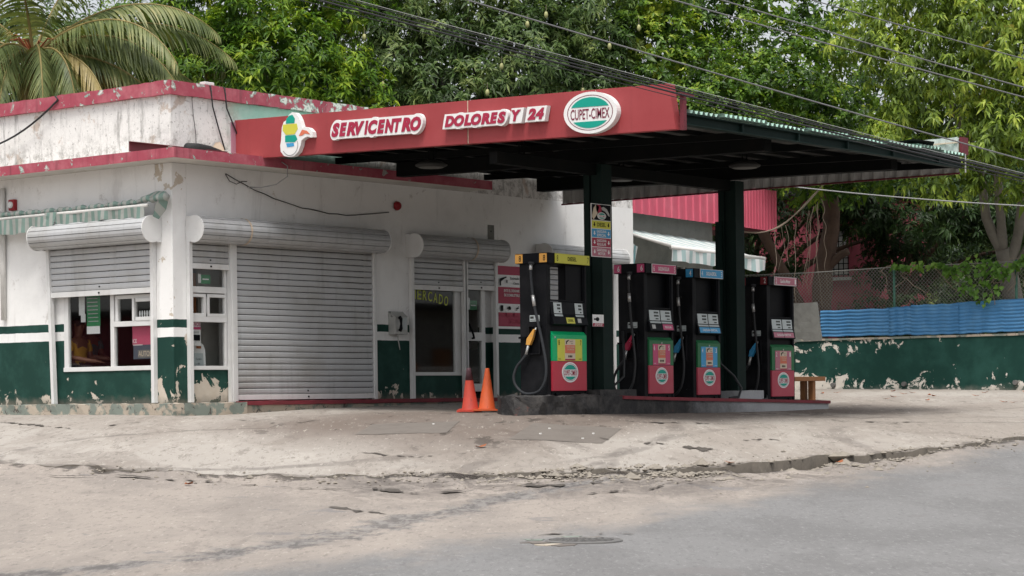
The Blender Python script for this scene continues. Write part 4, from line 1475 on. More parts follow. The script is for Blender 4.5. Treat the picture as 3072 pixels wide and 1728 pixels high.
for y0, y1, sl in ((.1, -4.715, 0), (-4.74, -6.99, 0), (-7.005, -8.215, .1)):
    fascia_panel(y0, y1, sl).build('fascia_panel', MT['red'], can)
m = MB()
for y in (-4.7275, -6.9975):
    m = MB()
    m.box(FXP + .01, FXP + .1, y - .014, y + .014, fb(y) + .002, ft(y) - .002)
    m.build('joint_strip', MT['tan'], can)
m = MB()
m.box(FXP - .0, FXP + .14, .103, .2, fb(.1), ft(.1) - .02)
m.box(FXP - .09, FXP - .003, -.02, .16, fb(.1) - .02, ft(.1) - .04)
m.build('end_trim', MT['mauve'], can)
# bracket at the free end
m = MB()
m.box(FXP + .05, FXP + .11, -8.42, -8.35, 3.54, 4.0)
m.box(FXP - .05, FXP + .28, -8.43, -8.36, 3.99, 4.03)
m.build('end_bracket', MT['dred'], can)

# corrugated roof sheets, laid in lengths
zr_ = lambda x, y: 3.805 + (y + 8.3) * .03 + (x - 1.5) * .003


def corr(mb, x0, x1, y0, y1, pitch=.12, amp=.022, dz=0.0, ns=6, th=.006):
    n = int((x1 - x0) / pitch * ns)
    prof = []
    for i in range(n + 1):
        x = x0 + (x1 - x0) * i / n
        t = ((x - x0) / pitch) % 1
        h = amp if t < .38 else (-amp if .5 < t < .88 else (amp * (1 - (t - .38) / .06) if t < .5 else -amp + 2 * amp * (t - .88) / .12))
        prof.append((x, max(-amp, min(amp, h))))
    for (xa, ha), (xb, hb) in zip(prof[:-1], prof[1:]):
        mb.quad((xa, y0, zr_(xa, y0) + ha + dz), (xb, y0, zr_(xb, y0) + hb + dz), (xb, y1, zr_(xb, y1) + hb + dz), (xa, y1, zr_(xa, y1) + ha + dz))
    return mb


xs = [1.52, 2.3, 3.45, 4.6, 5.75, 6.9, 7.95, 8.75, 9.5]
for i_, (a_, b_) in enumerate(zip(xs[:-1], xs[1:])):
    corr(MB(), a_, b_ + .03, -8.4 - .05 * (i_ % 2) * (1 if i_ < 6 else .3), -.02, dz=.012 * (i_ % 2) + (.05 if i_ == 6 else 0)).build('roof_sheet', MT['roofsheet'], can)
# lifted sheet and crumpled corner near the far end
m = MB()
m.prism([(7.75, -8.42, 3.93), (8.5, -8.4, 3.95), (8.8, -8.2, 3.9), (8.2, -7.8, 3.96)], (0, 0, .015))
m.build('loose_sheet', MT['black_steel'], can)
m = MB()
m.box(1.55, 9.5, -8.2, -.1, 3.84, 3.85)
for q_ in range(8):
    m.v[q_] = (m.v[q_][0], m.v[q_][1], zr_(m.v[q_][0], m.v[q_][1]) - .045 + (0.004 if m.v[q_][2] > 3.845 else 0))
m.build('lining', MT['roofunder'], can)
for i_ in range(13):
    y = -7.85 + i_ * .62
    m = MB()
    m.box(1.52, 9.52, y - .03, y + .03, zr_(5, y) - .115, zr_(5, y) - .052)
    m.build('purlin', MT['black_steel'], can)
for i_ in range(5):
    x = 1.6 + i_ * 1.93
    if abs(x - 4.1) < .2 or abs(x - 7.9) < .3:
        continue
    m = MB()
    m.prism([(x, -8.25, 3.62), (x, -.1, 3.86), (x, -.1, 3.96), (x, -8.25, 3.72)], (.06, 0, 0))
    m.build('rafter', MT['black_steel'], can)
# outer edge beam (channel) with joints
m = MB()
m.box(1.5, 9.55, -8.33, -8.26, 3.62, 3.765)
m.box(1.5, 9.55, -8.39, -8.33, 3.62, 3.635)
m.box(1.5, 9.55, -8.39, -8.33, 3.75, 3.765)
m.build('edge_beam', MT['dgreen'], can)
for x in (2.9, 4.4, 5.8, 7.2, 8.7):
    m = MB()
    m.box(x, x + .03, -8.38, -8.333, 3.637, 3.748)
    m.build('stiffener', MT['dgreen'], can)
for px_ in (4.12, 7.86):
    m = MB()
    m.prism([(px_ - .1, -8.03, 3.5), (px_ - .1, -1.0, 3.62), (px_ - .1, -1.0, 3.84), (px_ - .1, -8.03, 3.71)], (.2, 0, 0))
    m.build('main_beam', MT['black_steel'], can)
m = MB()
m.box(4.23, 7.75, -5.06, -4.92, 3.36, 3.53)
m.build('tie_beam', MT['black_steel'], can)
m = MB()
m.box(1.6, 4.0, -5.06, -4.92, 3.36, 3.53)
m.build('tie_beam', MT['black_steel'], can)
# rear sign board seen from behind: grimy corrugated valance below the roof, pale above
m = MB()
n = 150
for i in range(n):
    y0, y1 = -8.3 + 8.1 * i / n, -8.3 + 8.1 * (i + 1) / n
    a0, a1 = .02 * (1 if (i // 2) % 2 else -1), .02 * (1 if ((i + 1) // 2) % 2 else -1)
    m.quad((9.55 + a0, y0, 3.56), (9.55 + a1, y1, 3.56), (9.55 + a1, y1, 4.12), (9.55 + a0, y0, 4.12))
m.build('rear_board', MT['grime'], can)
m = MB()
for i in range(40):
    y0, y1 = -8.3 + 2.4 * i / 40, -8.3 + 2.4 * (i + 1) / 40
    a0, a1 = .012 * (1 if (i // 2) % 2 else -1), .012 * (1 if ((i + 1) // 2) % 2 else -1)
    m.quad((9.51 + a0, y0, 3.85), (9.51 + a1, y1, 3.85), (9.51 + a1, y1, 4.13), (9.51 + a0, y0, 4.13))
m.build('rear_board_lining', MT['pale'], can)
m = MB()
m.box(9.47, 9.495, -8.3, -5.9, 4.03, 4.05)
m.build('rail', MT['tan'], can)
m = MB()
m.box(9.53, 9.75, -8.36, -8.31, 3.85, 4.13)
m.build('end_trim', MT['dred'], can)
m = MB()
m.box(9.53, 9.56, -8.3, -.2, 3.53, 3.558)
m.build('rail', MT['dred'], can)
m = MB()
m.tube([(9.56, -8.4, 3.85), (9.56, -8.4, 3.55)], .012, 6)
m.build('drip_pipe', MT['phone'], can)
# posts: two channels with a dark slot, on concrete pads
for i_, px_ in enumerate((4.12, 7.86)):
    zt = .12 if i_ == 0 else .1
    z0 = -.1
    m = MB()
    for y0, y1 in ((-5.16, -5.05), (-4.93, -4.82)):
        m.box(px_ - .13, px_ + .13, y0, y1, z0, 3.52)
    m.box(px_ - .13, px_ - .1, -5.05, -5.03, z0, 3.52)
    m.box(px_ - .1, px_ + .1, -5.04, -4.94, z0, 3.52)
    m.build('post', MT['dgreen'], can)
    m = rough_box(MB(), px_ - .45 + (.1 if i_ else 0), px_ + (.5 if i_ == 0 else .42), -5.32, -4.7, -.2, zt - .02 if i_ == 0 else .06, .15, .01, i_ * 9)
    part_label(m.build('footing', MT['island'], can), ('blackened footing under the near post', 'grey footing under the far post')[i_])
m = MB()
m.box(7.6, 7.72, -4.9, -4.84, 0, 2.85)
m.build('cable_duct', MT['dgreen'], can)

for i_, (x_, y_, z_) in enumerate(((2.5, -3.05, 3.55), (3.2, -4.25, 3.56), (5.75, -6.6, 3.52), (6.35, -3.85, 3.56))):
    lp = thing('canopy_lamp', ('round lamp hanging under the canopy nearest the eave', 'round lamp hanging under the canopy just left of the near post', 'round lamp hanging under the outer part of the canopy', 'round lamp hanging under the canopy between the two posts')[i_], 'lamp', (x_, y_, z_), 'lamps hanging under the canopy')
    m = MB()
    m.lathe((0, 0, 0), [(.2, -.04), (.24, -.02), (.25, 0), (.16, .05), (.06, .08)], 22)
    m.build('shade', MT['lamp'], lp, local=True, smooth=True)
    m = MB()
    m.lathe((0, 0, -.045), [(.17, -.004), (.19, .004)], 20)
    m.build('diffuser', MT['lens'], lp, local=True)
    m = MB()
    m.tube([(-.06, 0, .07), (-.06, 0, zr_(x_, y_) - z_ - .03)], .012, 6)
    m.build('hanger', MT['black_steel'], lp, local=True)
    m = MB()
    m.tube([(.06, 0, .07), (.06, 0, zr_(x_, y_) - z_ - .03)], .012, 6)
    m.build('hanger', MT['black_steel'], lp, local=True)

# ------------------------------------------------------------ raised signs on the fascia
XS = FXP - .002
slope = -.0265                                     # the fascia falls towards the free end


def fm(y, z, d=0.0):
    """plane of the fascia, tilted with it"""
    return facing_x(XS - d, y, z) @ Matrix(((1, 0, 0, 0), (slope, 1, 0, 0), (0, 0, 1, 0), (0, 0, 0, 1)))


def raised(name, label, words, y0, y1, zc, ht, th, shear):
    """white backing that follows the letters, red faces on top"""
    root = thing(name, label, 'sign', (XS, (y0 + y1) / 2, zc))
    q = fm((y0 + y1) / 2, zc)
    W = abs(y1 - y0)
    WT = dict(I=.46, M=1.2, N=1.08, E=.84, L=.8, R=1.0, S=.92, O=1.14, C=1.04, T=.8, V=1.05, D=1.08, Y=1.0)
    for wtxt, f0, f1, dz in words:
        ws = [WT.get(ch, .95) for ch in wtxt]
        tot = sum(ws)
        x = -W / 2 + W * f0
        cells = []
        for ch, w_ in zip(wtxt, ws):
            g = W * (f1 - f0) * w_ / tot
            cells.append((ch, x + g / 2, g))
            x += g
        for i, (ch, cc, g) in enumerate(cells):
            b = MB()
            s_ = .15 * ht
            e_ = .028
            pl = [(-.5 * g - s_ - e_, -.66 * ht), (.5 * g - s_ + e_, -.66 * ht), (.5 * g + s_ + e_, .66 * ht), (-.5 * g + s_ - e_, .66 * ht)]
            if ch in 'OSC':
                pl = [(a_ + b_ * .22, b_) for a_, b_ in oval(.52 * g + e_, .74 * ht, 22)]
            poly(b, q @ Matrix.Translation((cc, dz, .004 + .0013 * (i % 3))), pl, th)
            b.build('backing', MT['white'], root)
        for i, (ch, cc, g) in enumerate(cells):
            b = MB()
            letters(b, ch, q @ Matrix.Translation((cc, dz, th + .0085)), g * (.72 if ch == 'I' else .9) + .15 * ht, ht * (1.03 if ch in 'OSC' else 1), shear, .065, .004)
            b.build('letter', MT['signred'], root)
    return root


raised('raised_letter_sign', 'long white raised sign with one word in slanted red capitals, nearest the shop', [('SERVICENTRO', .02, .97, 0)], -2.11, -3.97, 4.02, .205, .075, .28)
raised('raised_letter_sign', 'white raised sign with slanted red letters and the number 24', [('DOLORES', 0, .62, 0), ('Y', .68, .77, .01), ('24', .835, .995, .012)], -4.38, -6.19, 3.955, .16, .085, .24)


def emblem(root, q, a, b, txt_w, txt_h, sep_=.004, thick=.0, local=False, faint=False):
    """white oval with green caps, a thin wine ring and the name across it"""
    def put(nm, mt, pts, d, t=.004):
        mb = MB()
        poly(mb, off(q, d), pts, t)
        mb.build(nm, mt, root, local=local)
    put('emblem_disc', MT['white'], oval(a, b, 48), 0, thick or .004)
    z0 = (thick or .004) + .0005
    ring = MB()
    o1, o2 = oval(a * .86, b * .85, 48), oval(a * .835, b * .82, 48)
    for i in range(48):
        j = (i + 1) % 48
        ring.quad(*[off(q, z0 + .002) @ Vector((p[0], p[1], 0)) for p in (o1[i], o1[j], o2[j], o2[i])])
    ring.build('emblem_ring', MT['wine'], root, local=local)
    put('emblem_cap', MT['signgreen'], segment(a * .76, b * .74, b * .28, b * .74), z0, sep_)
    put('emblem_cap', MT['signgreen'], segment(a * .76, b * .74, -b * .74, -b * .42), z0, sep_)
    mb = MB()
    letters(mb, 'CUPET-CIMEX', off(q, z0 + .004) @ Matrix.Translation((0, -b * .06, 0)), txt_w, txt_h, bold=.012)
    mb.build('emblem_name', MT['signred'] if faint else MT['wine'], root, local=local)


ov = thing('oval_sign', 'white oval sign with green caps at the outer end of the fascia', 'sign', (XS, -6.98, 3.88))
emblem(ov, fm(-6.98, 3.88, .002), .45, .285, .66, .145, thick=.1)
# cut-out board: the mascot painted on it is left off
cb = thing('cutout_board', 'white shaped board with a rounded foot at the shop end of the red fascia', 'sign', (XS, -1.2, 3.73))
q = fm(-1.3, 4.05, .002)
sil = [(-.05, -.34), (.06, -.33), (.15, -.27), (.2, -.18), (.22, -.1), (.3, -.06), (.36, -.05), (.42, -.07), (.46, -.06), (.45, .02), (.38, .08), (.3, .1), (.24, .09), (.22, .14), (.2, .2), (.16, .27), (.1, .33), (.03, .34), (-.04, .3), (-.08, .23), (-.15, .2), (-.19, .12),
       (-.2, .02), (-.21, -.08), (-.23, -.16), (-.22, -.25), (-.15, -.32)]
m = MB()
poly(m, q, sil, .085)
m.build('board', MT['white'], cb)
m = MB()
o1 = [(p[0] * .82 - .02, p[1] * .82 - .16) for p in oval(.21, .2, 40, -2.6, .4)]
o2 = [(p[0] * .76 - .02, p[1] * .76 - .16) for p in oval(.21, .2, 40, -2.6, .4)]
for i in range(39):
    m.quad(*[off(q, .089) @ Vector((p[0], p[1], 0)) for p in (o1[i], o1[i + 1], o2[i + 1], o2[i])])
m.build('grey_arc', MT['cable_g'], cb)
for pl_, mt in (([(-.1, .17), (.08, .17), (.09, .24), (.04, .3), (-.03, .29), (-.09, .24)], 'signgreen'), ([(-.16, .16), (.13, .16), (.15, .08), (.08, .0), (-.1, 0), (-.17, .07)], 'yellow'), ([(-.12, -.01), (.1, -.01), (.14, -.08), (.08, -.12), (-.12, -.11)], 'signgreen'),
                 ([(.17, -.03), (.24, .06), (.34, .04), (.41, -.02), (.3, 0), (.24, -.03)], 'salmon'), ([(-.1, -.13), (.06, -.13), (.07, -.18), (-.08, -.19)], 'lblue')):
    m = MB()
    poly(m, off(q, .087), pl_, .003)
    m.build('colour_patch', MT[mt], cb)

# ------------------------------------------------------------ pump island
isl = MB()


def island_top(x):
    return float(np.interp(x, [1, 2.4, 4.0, 5.0, 10.1], [-.02, .012, -.0, -.028, -.135]))


nx = 90
for i in range(nx):
    xa, xb = 3.3 + (10.08 - 3.3) * i / nx, 3.3 + (10.08 - 3.3) * (i + 1) / nx
    za, zb = island_top(xa), island_top(xb)
    y0, y1 = -5.5, -4.45
    isl.quad((xa, y0, -.6), (xb, y0, -.6), (xb, y0, zb - .04), (xa, y0, za - .04))
    isl.quad((xa, y0, za - .001), (xb, y0, zb - .001), (xb, y1, zb - .001), (xa, y1, za - .001))
    isl.quad((xb, y1, -.6), (xa, y1, -.6), (xa, y1, za), (xb, y1, zb))
    isl.quad((xa, y0, za - .04), (xb, y0, zb - .04), (xb, y0, zb - .001), (xa, y0, za - .001))
isl.quad((10.08, -5.5, -.6), (10.08, -4.45, -.6), (10.08, -4.45, -.14), (10.08, -5.5, -.14))
io = isl.build('pump_island', MT['island'], kind='structure')
blk = rough_box(MB(), 1.15, 3.36, -5.58, -4.4, -.6, .012, .09, .045, 3)
xm_ = lambda y: float(np.interp(y, [-5.62, -5.35, -5.0, -4.6, -4.38], [1.9, 1.6, 1.7, 2.12, 2.4]))
blk.v = [(xm_(y) + (x - 1.15) / 2.21 * (3.36 - xm_(y)), y, z) for x, y, z in blk.v]
bo = blk.build('broken_end', MT['island'], io, smooth=False)
m = rough_box(MB(), 4.0, 10.1, -5.53, -5.44, -.05, 0, .3, .004)
m.v = [(x, y, z + island_top(x) + .005) for x, y, z in m.v]
m.build('red_edge', MT['ledge'], io)
m = MB()
m.box(6.9, 7.1, -5.6, -5.5, -.3, -.27)

# ------------------------------------------------------------ fuel pumps
def pump(x, y, z, w, yaw, label, cols, nums, title, small, noz, bright, see_through, hose_mat, scuff):
    root = thing('fuel_pump', label, 'fuel pump', (x, y, z), 'fuel pumps on the island', yaw)
    hw = w / 2
    side, main = cols

    def B(nm, mt, *a, bev=0.0, parent=None):
        mb = MB()
        mb.box(*a, bev)
        return mb.build(nm, MT[mt] if isinstance(mt, str) else mt, parent or root, local=True)
    F = -.26
    B('base', 'black', -hw + .02, hw - .02, F + .03, .24, 0, .06)
    for sx in (-1, 1):
        B('foot', 'black', sx * (hw - .14) - .03, sx * (hw - .14) + .03, F + .005, F + .03, .0, .03)
    # tall hose columns either side
    for sx in (-1, 1):
        xa, xb = (-hw - .1, -hw - .002) if sx < 0 else (hw + .002, hw + .06)
        B('side_column', scuff if sx < 0 else 'navy', xa, xb, -.235, .235, 0, 1.93, bev=.012)
    # lower door: red below, green above with a chamfered top
    dr_ = B('lower_door', 'pred' if bright else 'pred2', -hw, hw, F, .2, .06, .498, bev=.008)
    mb = MB()
    zt = .935
    mb.prism([(-hw, F, .502), (-hw, F, zt - .05), (-hw, F + .05, zt), (-hw, .2, zt), (-hw, .2, .502)], (w, 0, 0))
    up_ = mb.build('upper_door', MT['pgreen' if bright else 'pgreen2'], root, local=True)
    B('lock', 'chrome', -.012 if not bright else -hw + .05, .012 if not bright else -hw + .075, F - .012, F, zt - .1, zt - .075, parent=up_)
    q = facing_y(.0, F - .001, .335)
    emblem(dr_, q, .225 if bright else .185, .15 if bright else .132, .36 if bright else .3, .075, local=True, faint=True)
    # information panel on the green door
    P = facing_y(0, F - .001, .7)
    pw = .36 * w
    def plate(nm, mt, x0, x1, y0, y1, d, parent=up_):
        mb = MB()
        rect(mb, off(P, d), x0, x1, y0, y1, .003)
        mb.build(nm, MT[mt], parent, local=True)
    plate('info_panel', main, -pw, pw, -.198, .125 if bright else .13, .0)
    cw = .15 * w
    plate('info_sheet', 'beige', -cw, cw, -.19, .118, .0035)
    plate('info_block', 'salmon', -cw + .004, cw - .004, -.085, .035, .007)
    plate('info_foot', 'signred', -cw + .004, cw - .004, -.188, -.168, .007)
    mb = MB()
    poly(mb, off(P, .008), [(-cw + .03, .05), (-cw + .05, .05), (-cw + .052, .075), (-cw + .11, .105), (-cw + .105, .112), (-cw + .05, .1), (-cw + .028, .085)], .002)
    for k_ in (-1, 0, 1):
        poly(mb, off(P, .008) @ Matrix.Translation((k_ * .04, -.13, 0)), oval(.014, .018, 10), .002)
    mb.build('pictogram', MT['black'], up_, local=True)
    mb = MB()
    letters(mb, 'Estimado', off(P, .0085) @ Matrix.Translation((.03, .092, 0)), .085, .018)
    letters(mb, 'Cliente', off(P, .0085) @ Matrix.Translation((.045, .06, 0)), .055, .018)
    mb.build('lettering', MT['black'], up_, local=True)
    mb = MB()
    letters(mb, 'EVITE EL DERRAME', off(P, .0115) @ Matrix.Translation((.01, .008, 0)), cw * 1.5, .022, bold=.02)
    letters(mb, 'DE COMBUSTIBLE', off(P, .0115) @ Matrix.Translation((.01, -.028, 0)), cw * 1.3, .022, bold=.02)
    mb.build('lettering', MT['beige'], up_, local=True)
    ink = 'black' if bright else 'white'
    for k_, sx in ((0, -1), (1, 1)):
        mb = MB()
        letters(mb, nums[k_], off(P, .006) @ Matrix.Translation((sx * (pw - .04), .07, 0)), .035, .075, bold=.01)
        letters(mb, small, off(P, .006) @ Matrix.Translation((sx * (pw - .055), -.17, 0)), .075, .018)
        mb.build('number', MT[ink], up_, local=True)
    B('neck', 'black', -hw + .01, hw - .01, F + .06, .18, zt, 1.02)
    # display head
    hd = MB()
    hd.prism([(-hw - .005, F + .02, 1.02), (-hw - .005, F - .035, 1.04), (-hw - .005, F - .01, 1.15), (-hw - .005, F + .012, 1.19), (-hw - .005, F + .03, 1.37), (-hw - .005, .2, 1.38), (-hw - .005, .2, 1.02)], (w + .01, 0, 0))
    hd_ = hd.build('display_head', MT['navy'], root, local=True)
    tilt = Matrix.Rotation(-.1, 4, 'X')
    xs_ = (-.31 * w, .31 * w) if bright else (-.235 * w, .235 * w)
    pwid = .115 * w if bright else .215 * w
    for sx in xs_:
        D0 = facing_y(sx, F + .018, 1.275) @ tilt
        mb = MB()
        rect(mb, D0, -pwid, pwid, -.078, .082, .004)
        pl_ = mb.build('display', MT['plate'], hd_, local=True)
        for (a_, b_, c_, d_) in ((-.02, pwid - .04, .03, .06), (-.02, pwid - .04, -.02, .01), (.02, pwid - .05, -.062, -.042)):
            mb = MB()
            rect(mb, off(D0, .0045), a_, b_, c_, d_, .002)
            mb.build('screen', MT['lcd'], pl_, local=True) if False else add('screen', mb.mesh('screen', MT['lcd']), hd_)
        mb = MB()
        rect(mb, facing_y(sx, F + .0, 1.168) @ Matrix.Rotation(-.5, 4, 'X'), -pwid - .003, pwid + .003, -.016, .016, .004)
        mb.build('trim', MT['plate'], hd_, local=True)
    S0 = facing_y(0, F - .021, 1.096) @ Matrix.Rotation(-.22, 4, 'X')
    lab = [(-.12 * w, .12 * w)] if bright else ([(.02, .45 * w)] if title.endswith('REGULAR') else [(-.45 * w, -.008), (.008, .45 * w)])
    for a_, b_ in lab:
        mb = MB()
        rect(mb, off(S0, .0), a_, b_, -.045, .045, .004)
        mb.build('grade_label', MT[main], hd_, local=True)
    mb = MB()
    letters(mb, {'GASOLINA REGULAR': 'REGULAR', 'DIESEL': 'DIESEL'}.get(title, title.upper()), off(S0, .006) @ Matrix.Translation((sum(lab[0]) / 2 if len(lab) == 1 else 0, 0, 0)), (.15 if bright else (.2 if len(lab) == 1 else .45)), .035, bold=.015)
    mb.build('lettering', MT['black' if bright else 'white'], hd_, local=True)
    if bright or len(lab) == 1:
        mb = MB()
        x0 = .21 * w if bright else -.42 * w
        rect(mb, off(S0, 0), x0, x0 + .1, -.03, .035, .003)
        mb.build('keypad', MT['phone'], hd_, local=True)
    # upper bay between the columns
    if see_through:
        B('upper_board', 'black', .0, hw - .02, -.2, -.18, 1.38, 1.92)
        B('upper_edge', 'navy', -hw, -hw + .03, -.2, -.15, 1.38, 1.92)
    else:
        B('upper_board', 'black', -hw + .0, hw, -.12, .2, 1.38, 1.92)
        B('sticker', 'lblue' if 'REG' in title else 'phone', -hw + .03, -hw + .1, -.124, -.121, 1.42, 1.52 + (.05 if 'REG' in title else 0))
    B('upper_frame', 'navy', -hw, hw, -.22, -.17, 1.38, 1.4)
    for sx in (-1, 1):
        B('upper_frame', 'navy', sx * (hw - .012) - .012, sx * (hw - .012) + .012, -.22, -.17, 1.4, 1.92)
    # header
    hdr = B('header', 'navy', -hw - .13, hw + .1, -.29, .29, 1.925, 2.075, bev=.01)
    mb = MB()
    Hq = facing_y(.02, -.292, 2.0)
    rect(mb, Hq, -hw + .02, hw + .02, -.07, .07, .012)
    mb.build('sign_rim', MT['white' if not bright else main], hdr, local=True)
    mb = MB()
    rect(mb, off(Hq, .0122), -hw + .028, hw + .012, -.062, .062, .003)
    mb.build('sign_face', MT[main], hdr, local=True)
    mb = MB()
    letters(mb, title, off(Hq, .017) @ Matrix.Translation((0, 0, 0)), (.26 if bright else .46 if len(title) > 10 else .34) * w, .06, bold=.02)
    mb.build('lettering', MT[ink], hdr, local=True)
    for k_, xx in ((0, -hw + .07), (1, hw - .03)):
        mb = MB()
        letters(mb, nums[k_], off(Hq, .017) @ Matrix.Translation((xx, 0, 0)), .04, .085)
        mb.build('number', MT[ink], hdr, local=True)
    for yy in (.22, -.2):
        Nq = facing_x(-hw - .131, yy, 2.0)
        mb = MB()
        rect(mb, Nq, -.065, .065, -.065, .065, .004)
        mb.build('number_plate', MT[side], hdr, local=True)
        mb = MB()
        letters(mb, nums[0], off(Nq, .0055) @ Matrix.Translation((.02, 0, 0)), .04, .085, bold=.01)
        mb.build('number', MT[ink if side != 'orange' else 'black'], hdr, local=True)
    # left flank: nozzle pocket, nozzle, hose, calibration plate
    xl = -hw - .1
    B('nozzle_pocket', 'black', xl - .012, xl - .001, -.12, .05, .62, 1.0, bev=.003)
    mb = MB()
    for ya, yb, za, zb in ((-.135, -.12, .6, 1.02), (.05, .065, .6, 1.02), (-.12, .05, 1.005, 1.02), (-.12, .05, .6, .615)):
        mb.box(xl - .05, xl - .001, ya, yb, za, zb)
    mb.build('pocket_rim', MT[scuff], root, local=True)
    B('latch', 'black', xl - .07, xl - .001, .1, .22, .83, .86)
    nz_ = MB()
    nz_.tube([(xl - .03, -.07, .99), (xl - .05, -.05, .93), (xl - .07, -.02, .86)], [.016, .02, .03], 8)
    nzo = nz_.build('nozzle', MT['chrome'], root, local=True, smooth=True)
    nb = MB()
    nb.prism([(xl - .04, -.075, .955), (xl - .04, -.055, .965), (xl - .04, .06, .83), (xl - .04, .075, .74), (xl - .04, .01, .735), (xl - .04, -.035, .82)], (-.055, 0, 0))
    nb.build('nozzle_grip', MT[noz], nzo, local=True)
    nb = MB()
    nb.tube([(xl - .068, .045, .745), (xl - .07, .07, .66), (xl - .07, .085, .6)], [.022, .02, .024], 8)
    nb.build('swivel', MT['chrome'], nzo, local=True, smooth=True)
    hp = [(xl - .05, .0, 1.92), (xl - .06, -.005, 1.75), (xl - .06, -.03, 1.5), (xl - .06, -.06, 1.3), (xl - .06, -.12, 1.05), (xl - .07, -.2, .75), (xl - .08, -.26, .45), (xl - .09, -.25, .22), (xl - .1, -.16, .07),
          (xl - .1, -.02, .025), (xl - .1, .13, .04), (xl - .1, .25, .14), (xl - .1, .29, .27), (xl - .09, .24, .42), (xl - .08, .14, .53), (xl - .07, .085, .6)]
    if hose_mat == 'rubber':
        hp = [(xl - .05, .0, 1.92), (xl - .06, -.0, 1.7), (xl - .06, -.02, 1.4), (xl - .07, -.05, 1.1), (xl - .08, -.09, .8), (xl - .08, -.11, .5), (xl - .09, -.07, .22), (xl - .1, .04, .07), (xl - .1, .18, .05), (xl - .1, .26, .16), (xl - .1, .27, .3), (xl - .09, .2, .45), (xl - .07, .085, .6)]
    # smooth the path
    P3 = [Vector(p) for p in hp]
    sm_ = []
    for i in range(len(P3) - 1):
        p0, p1, p2, p3 = P3[max(i - 1, 0)], P3[i], P3[i + 1], P3[min(i + 2, len(P3) - 1)]
        for t in (0, .25, .5, .75):
            sm_.append(.5 * ((2 * p1) + (-p0 + p2) * t + (2 * p0 - 5 * p1 + 4 * p2 - p3) * t * t + (-p0 + 3 * p1 - 3 * p2 + p3) * t ** 3))
    sm_.append(P3[-1])
    mb = MB()
    mb.tube(sm_, .021, 9)
    ho = mb.build('hose', MT[hose_mat], root, local=True, smooth=True)
    mb = MB()
    mb.lathe((xl - .03, 0, 1.95), [(.05, -.0), (.045, -.03), (.028, -.05)][::-1], 12)
    mb.build('hose_elbow', MT['rubber_grey'], ho, local=True)
    mb = MB()
    mb.tube([(xl - .052, 0, 1.9), (xl - .058, -.003, 1.83)], .026, 9)
    mb.build('coupling', MT['chrome'], ho, local=True, smooth=True)
    mb = MB()
    mb.tube([(xl - .06, -.035, 1.46), (xl - .06, -.06, 1.3)] if hose_mat != 'rubber' else [(xl - .06, -.003, 1.62), (xl - .06, -.012, 1.48)], .026, 9)
    mb.build('breakaway', MT['chrome'], ho, local=True, smooth=True)
    cp_ = B('calibration_plate', 'plate', xl - .006, xl - .001, -.11, .06, 1.08, 1.17)
    B('window_slot', 'lcd', xl - .009, xl - .006, -.01, .05, 1.12, 1.155, parent=cp_)
    B('plate_line', 'lcd', xl - .009, xl - .006, -.1, .05, 1.095, 1.102, parent=cp_)
    return root


def zi(x):
    return island_top(x) + .003


pump(2.96, -5.02, zi(2.6) + .012, .95, R(5), 'wide black fuel pump with yellow header sign and bright green door', ('orange', 'yellow'), '87', 'DIESEL', 'DIESEL', 'orange', True, True, 'rubber_grey', 'scuffed')
pump(5.33, -5.03, zi(5.3), .72, R(3.5), 'black fuel pump with pink header sign and red nozzle right of the near canopy post', ('lpink', 'lpink'), '65', 'GASOLINA REGULAR', 'Regular', 'signred', False, False, 'rubber', 'scuffed')
pump(6.68, -5.03, zi(6.7), .7, R(2.5), 'black fuel pump with light blue header sign left of the far canopy post', ('lblue', 'lblue'), '43', 'GASOLINA ESPECIAL', 'Especial', 'lblue', False, False, 'rubber', 'scuffed')
pump(8.95, -5.03, zi(8.95), .72, R(.5), 'black fuel pump with dusty rose header sign standing last on the island', ('lmaroon', 'lrose'), '21', 'Gasolina Motor', 'Motor', 'lblue', False, False, 'rubber', 'scuffed')
# spare hoses trailing between the pumps
for i_, (pp, lb) in enumerate((([(4.72, -5.0, 1.0), (4.68, -5.05, .6), (4.6, -5.1, .3), (4.4, -5.0, .12), (4.2, -4.9, .2)], 'black hose trailing behind the near canopy post towards the pink pump'),
                               ([(7.12, -5.15, .85), (7.16, -5.2, .5), (7.4, -5.3, .3), (7.55, -5.35, .1), (7.45, -5.36, -.04), (7.2, -5.34, -.06)], 'black hose looping onto the island right of the light blue pump'),
                               ([(8.55, -5.2, .0), (8.4, -5.3, -.08), (8.2, -5.35, -.1)], 'short black hose end on the island left of the last pump'))):
    m = MB()
    m.tube(pp, .02, 8)
    tag(m.build('trailing_hose', MT['rubber'], smooth=True), lb, 'hose', 'trailing hoses')

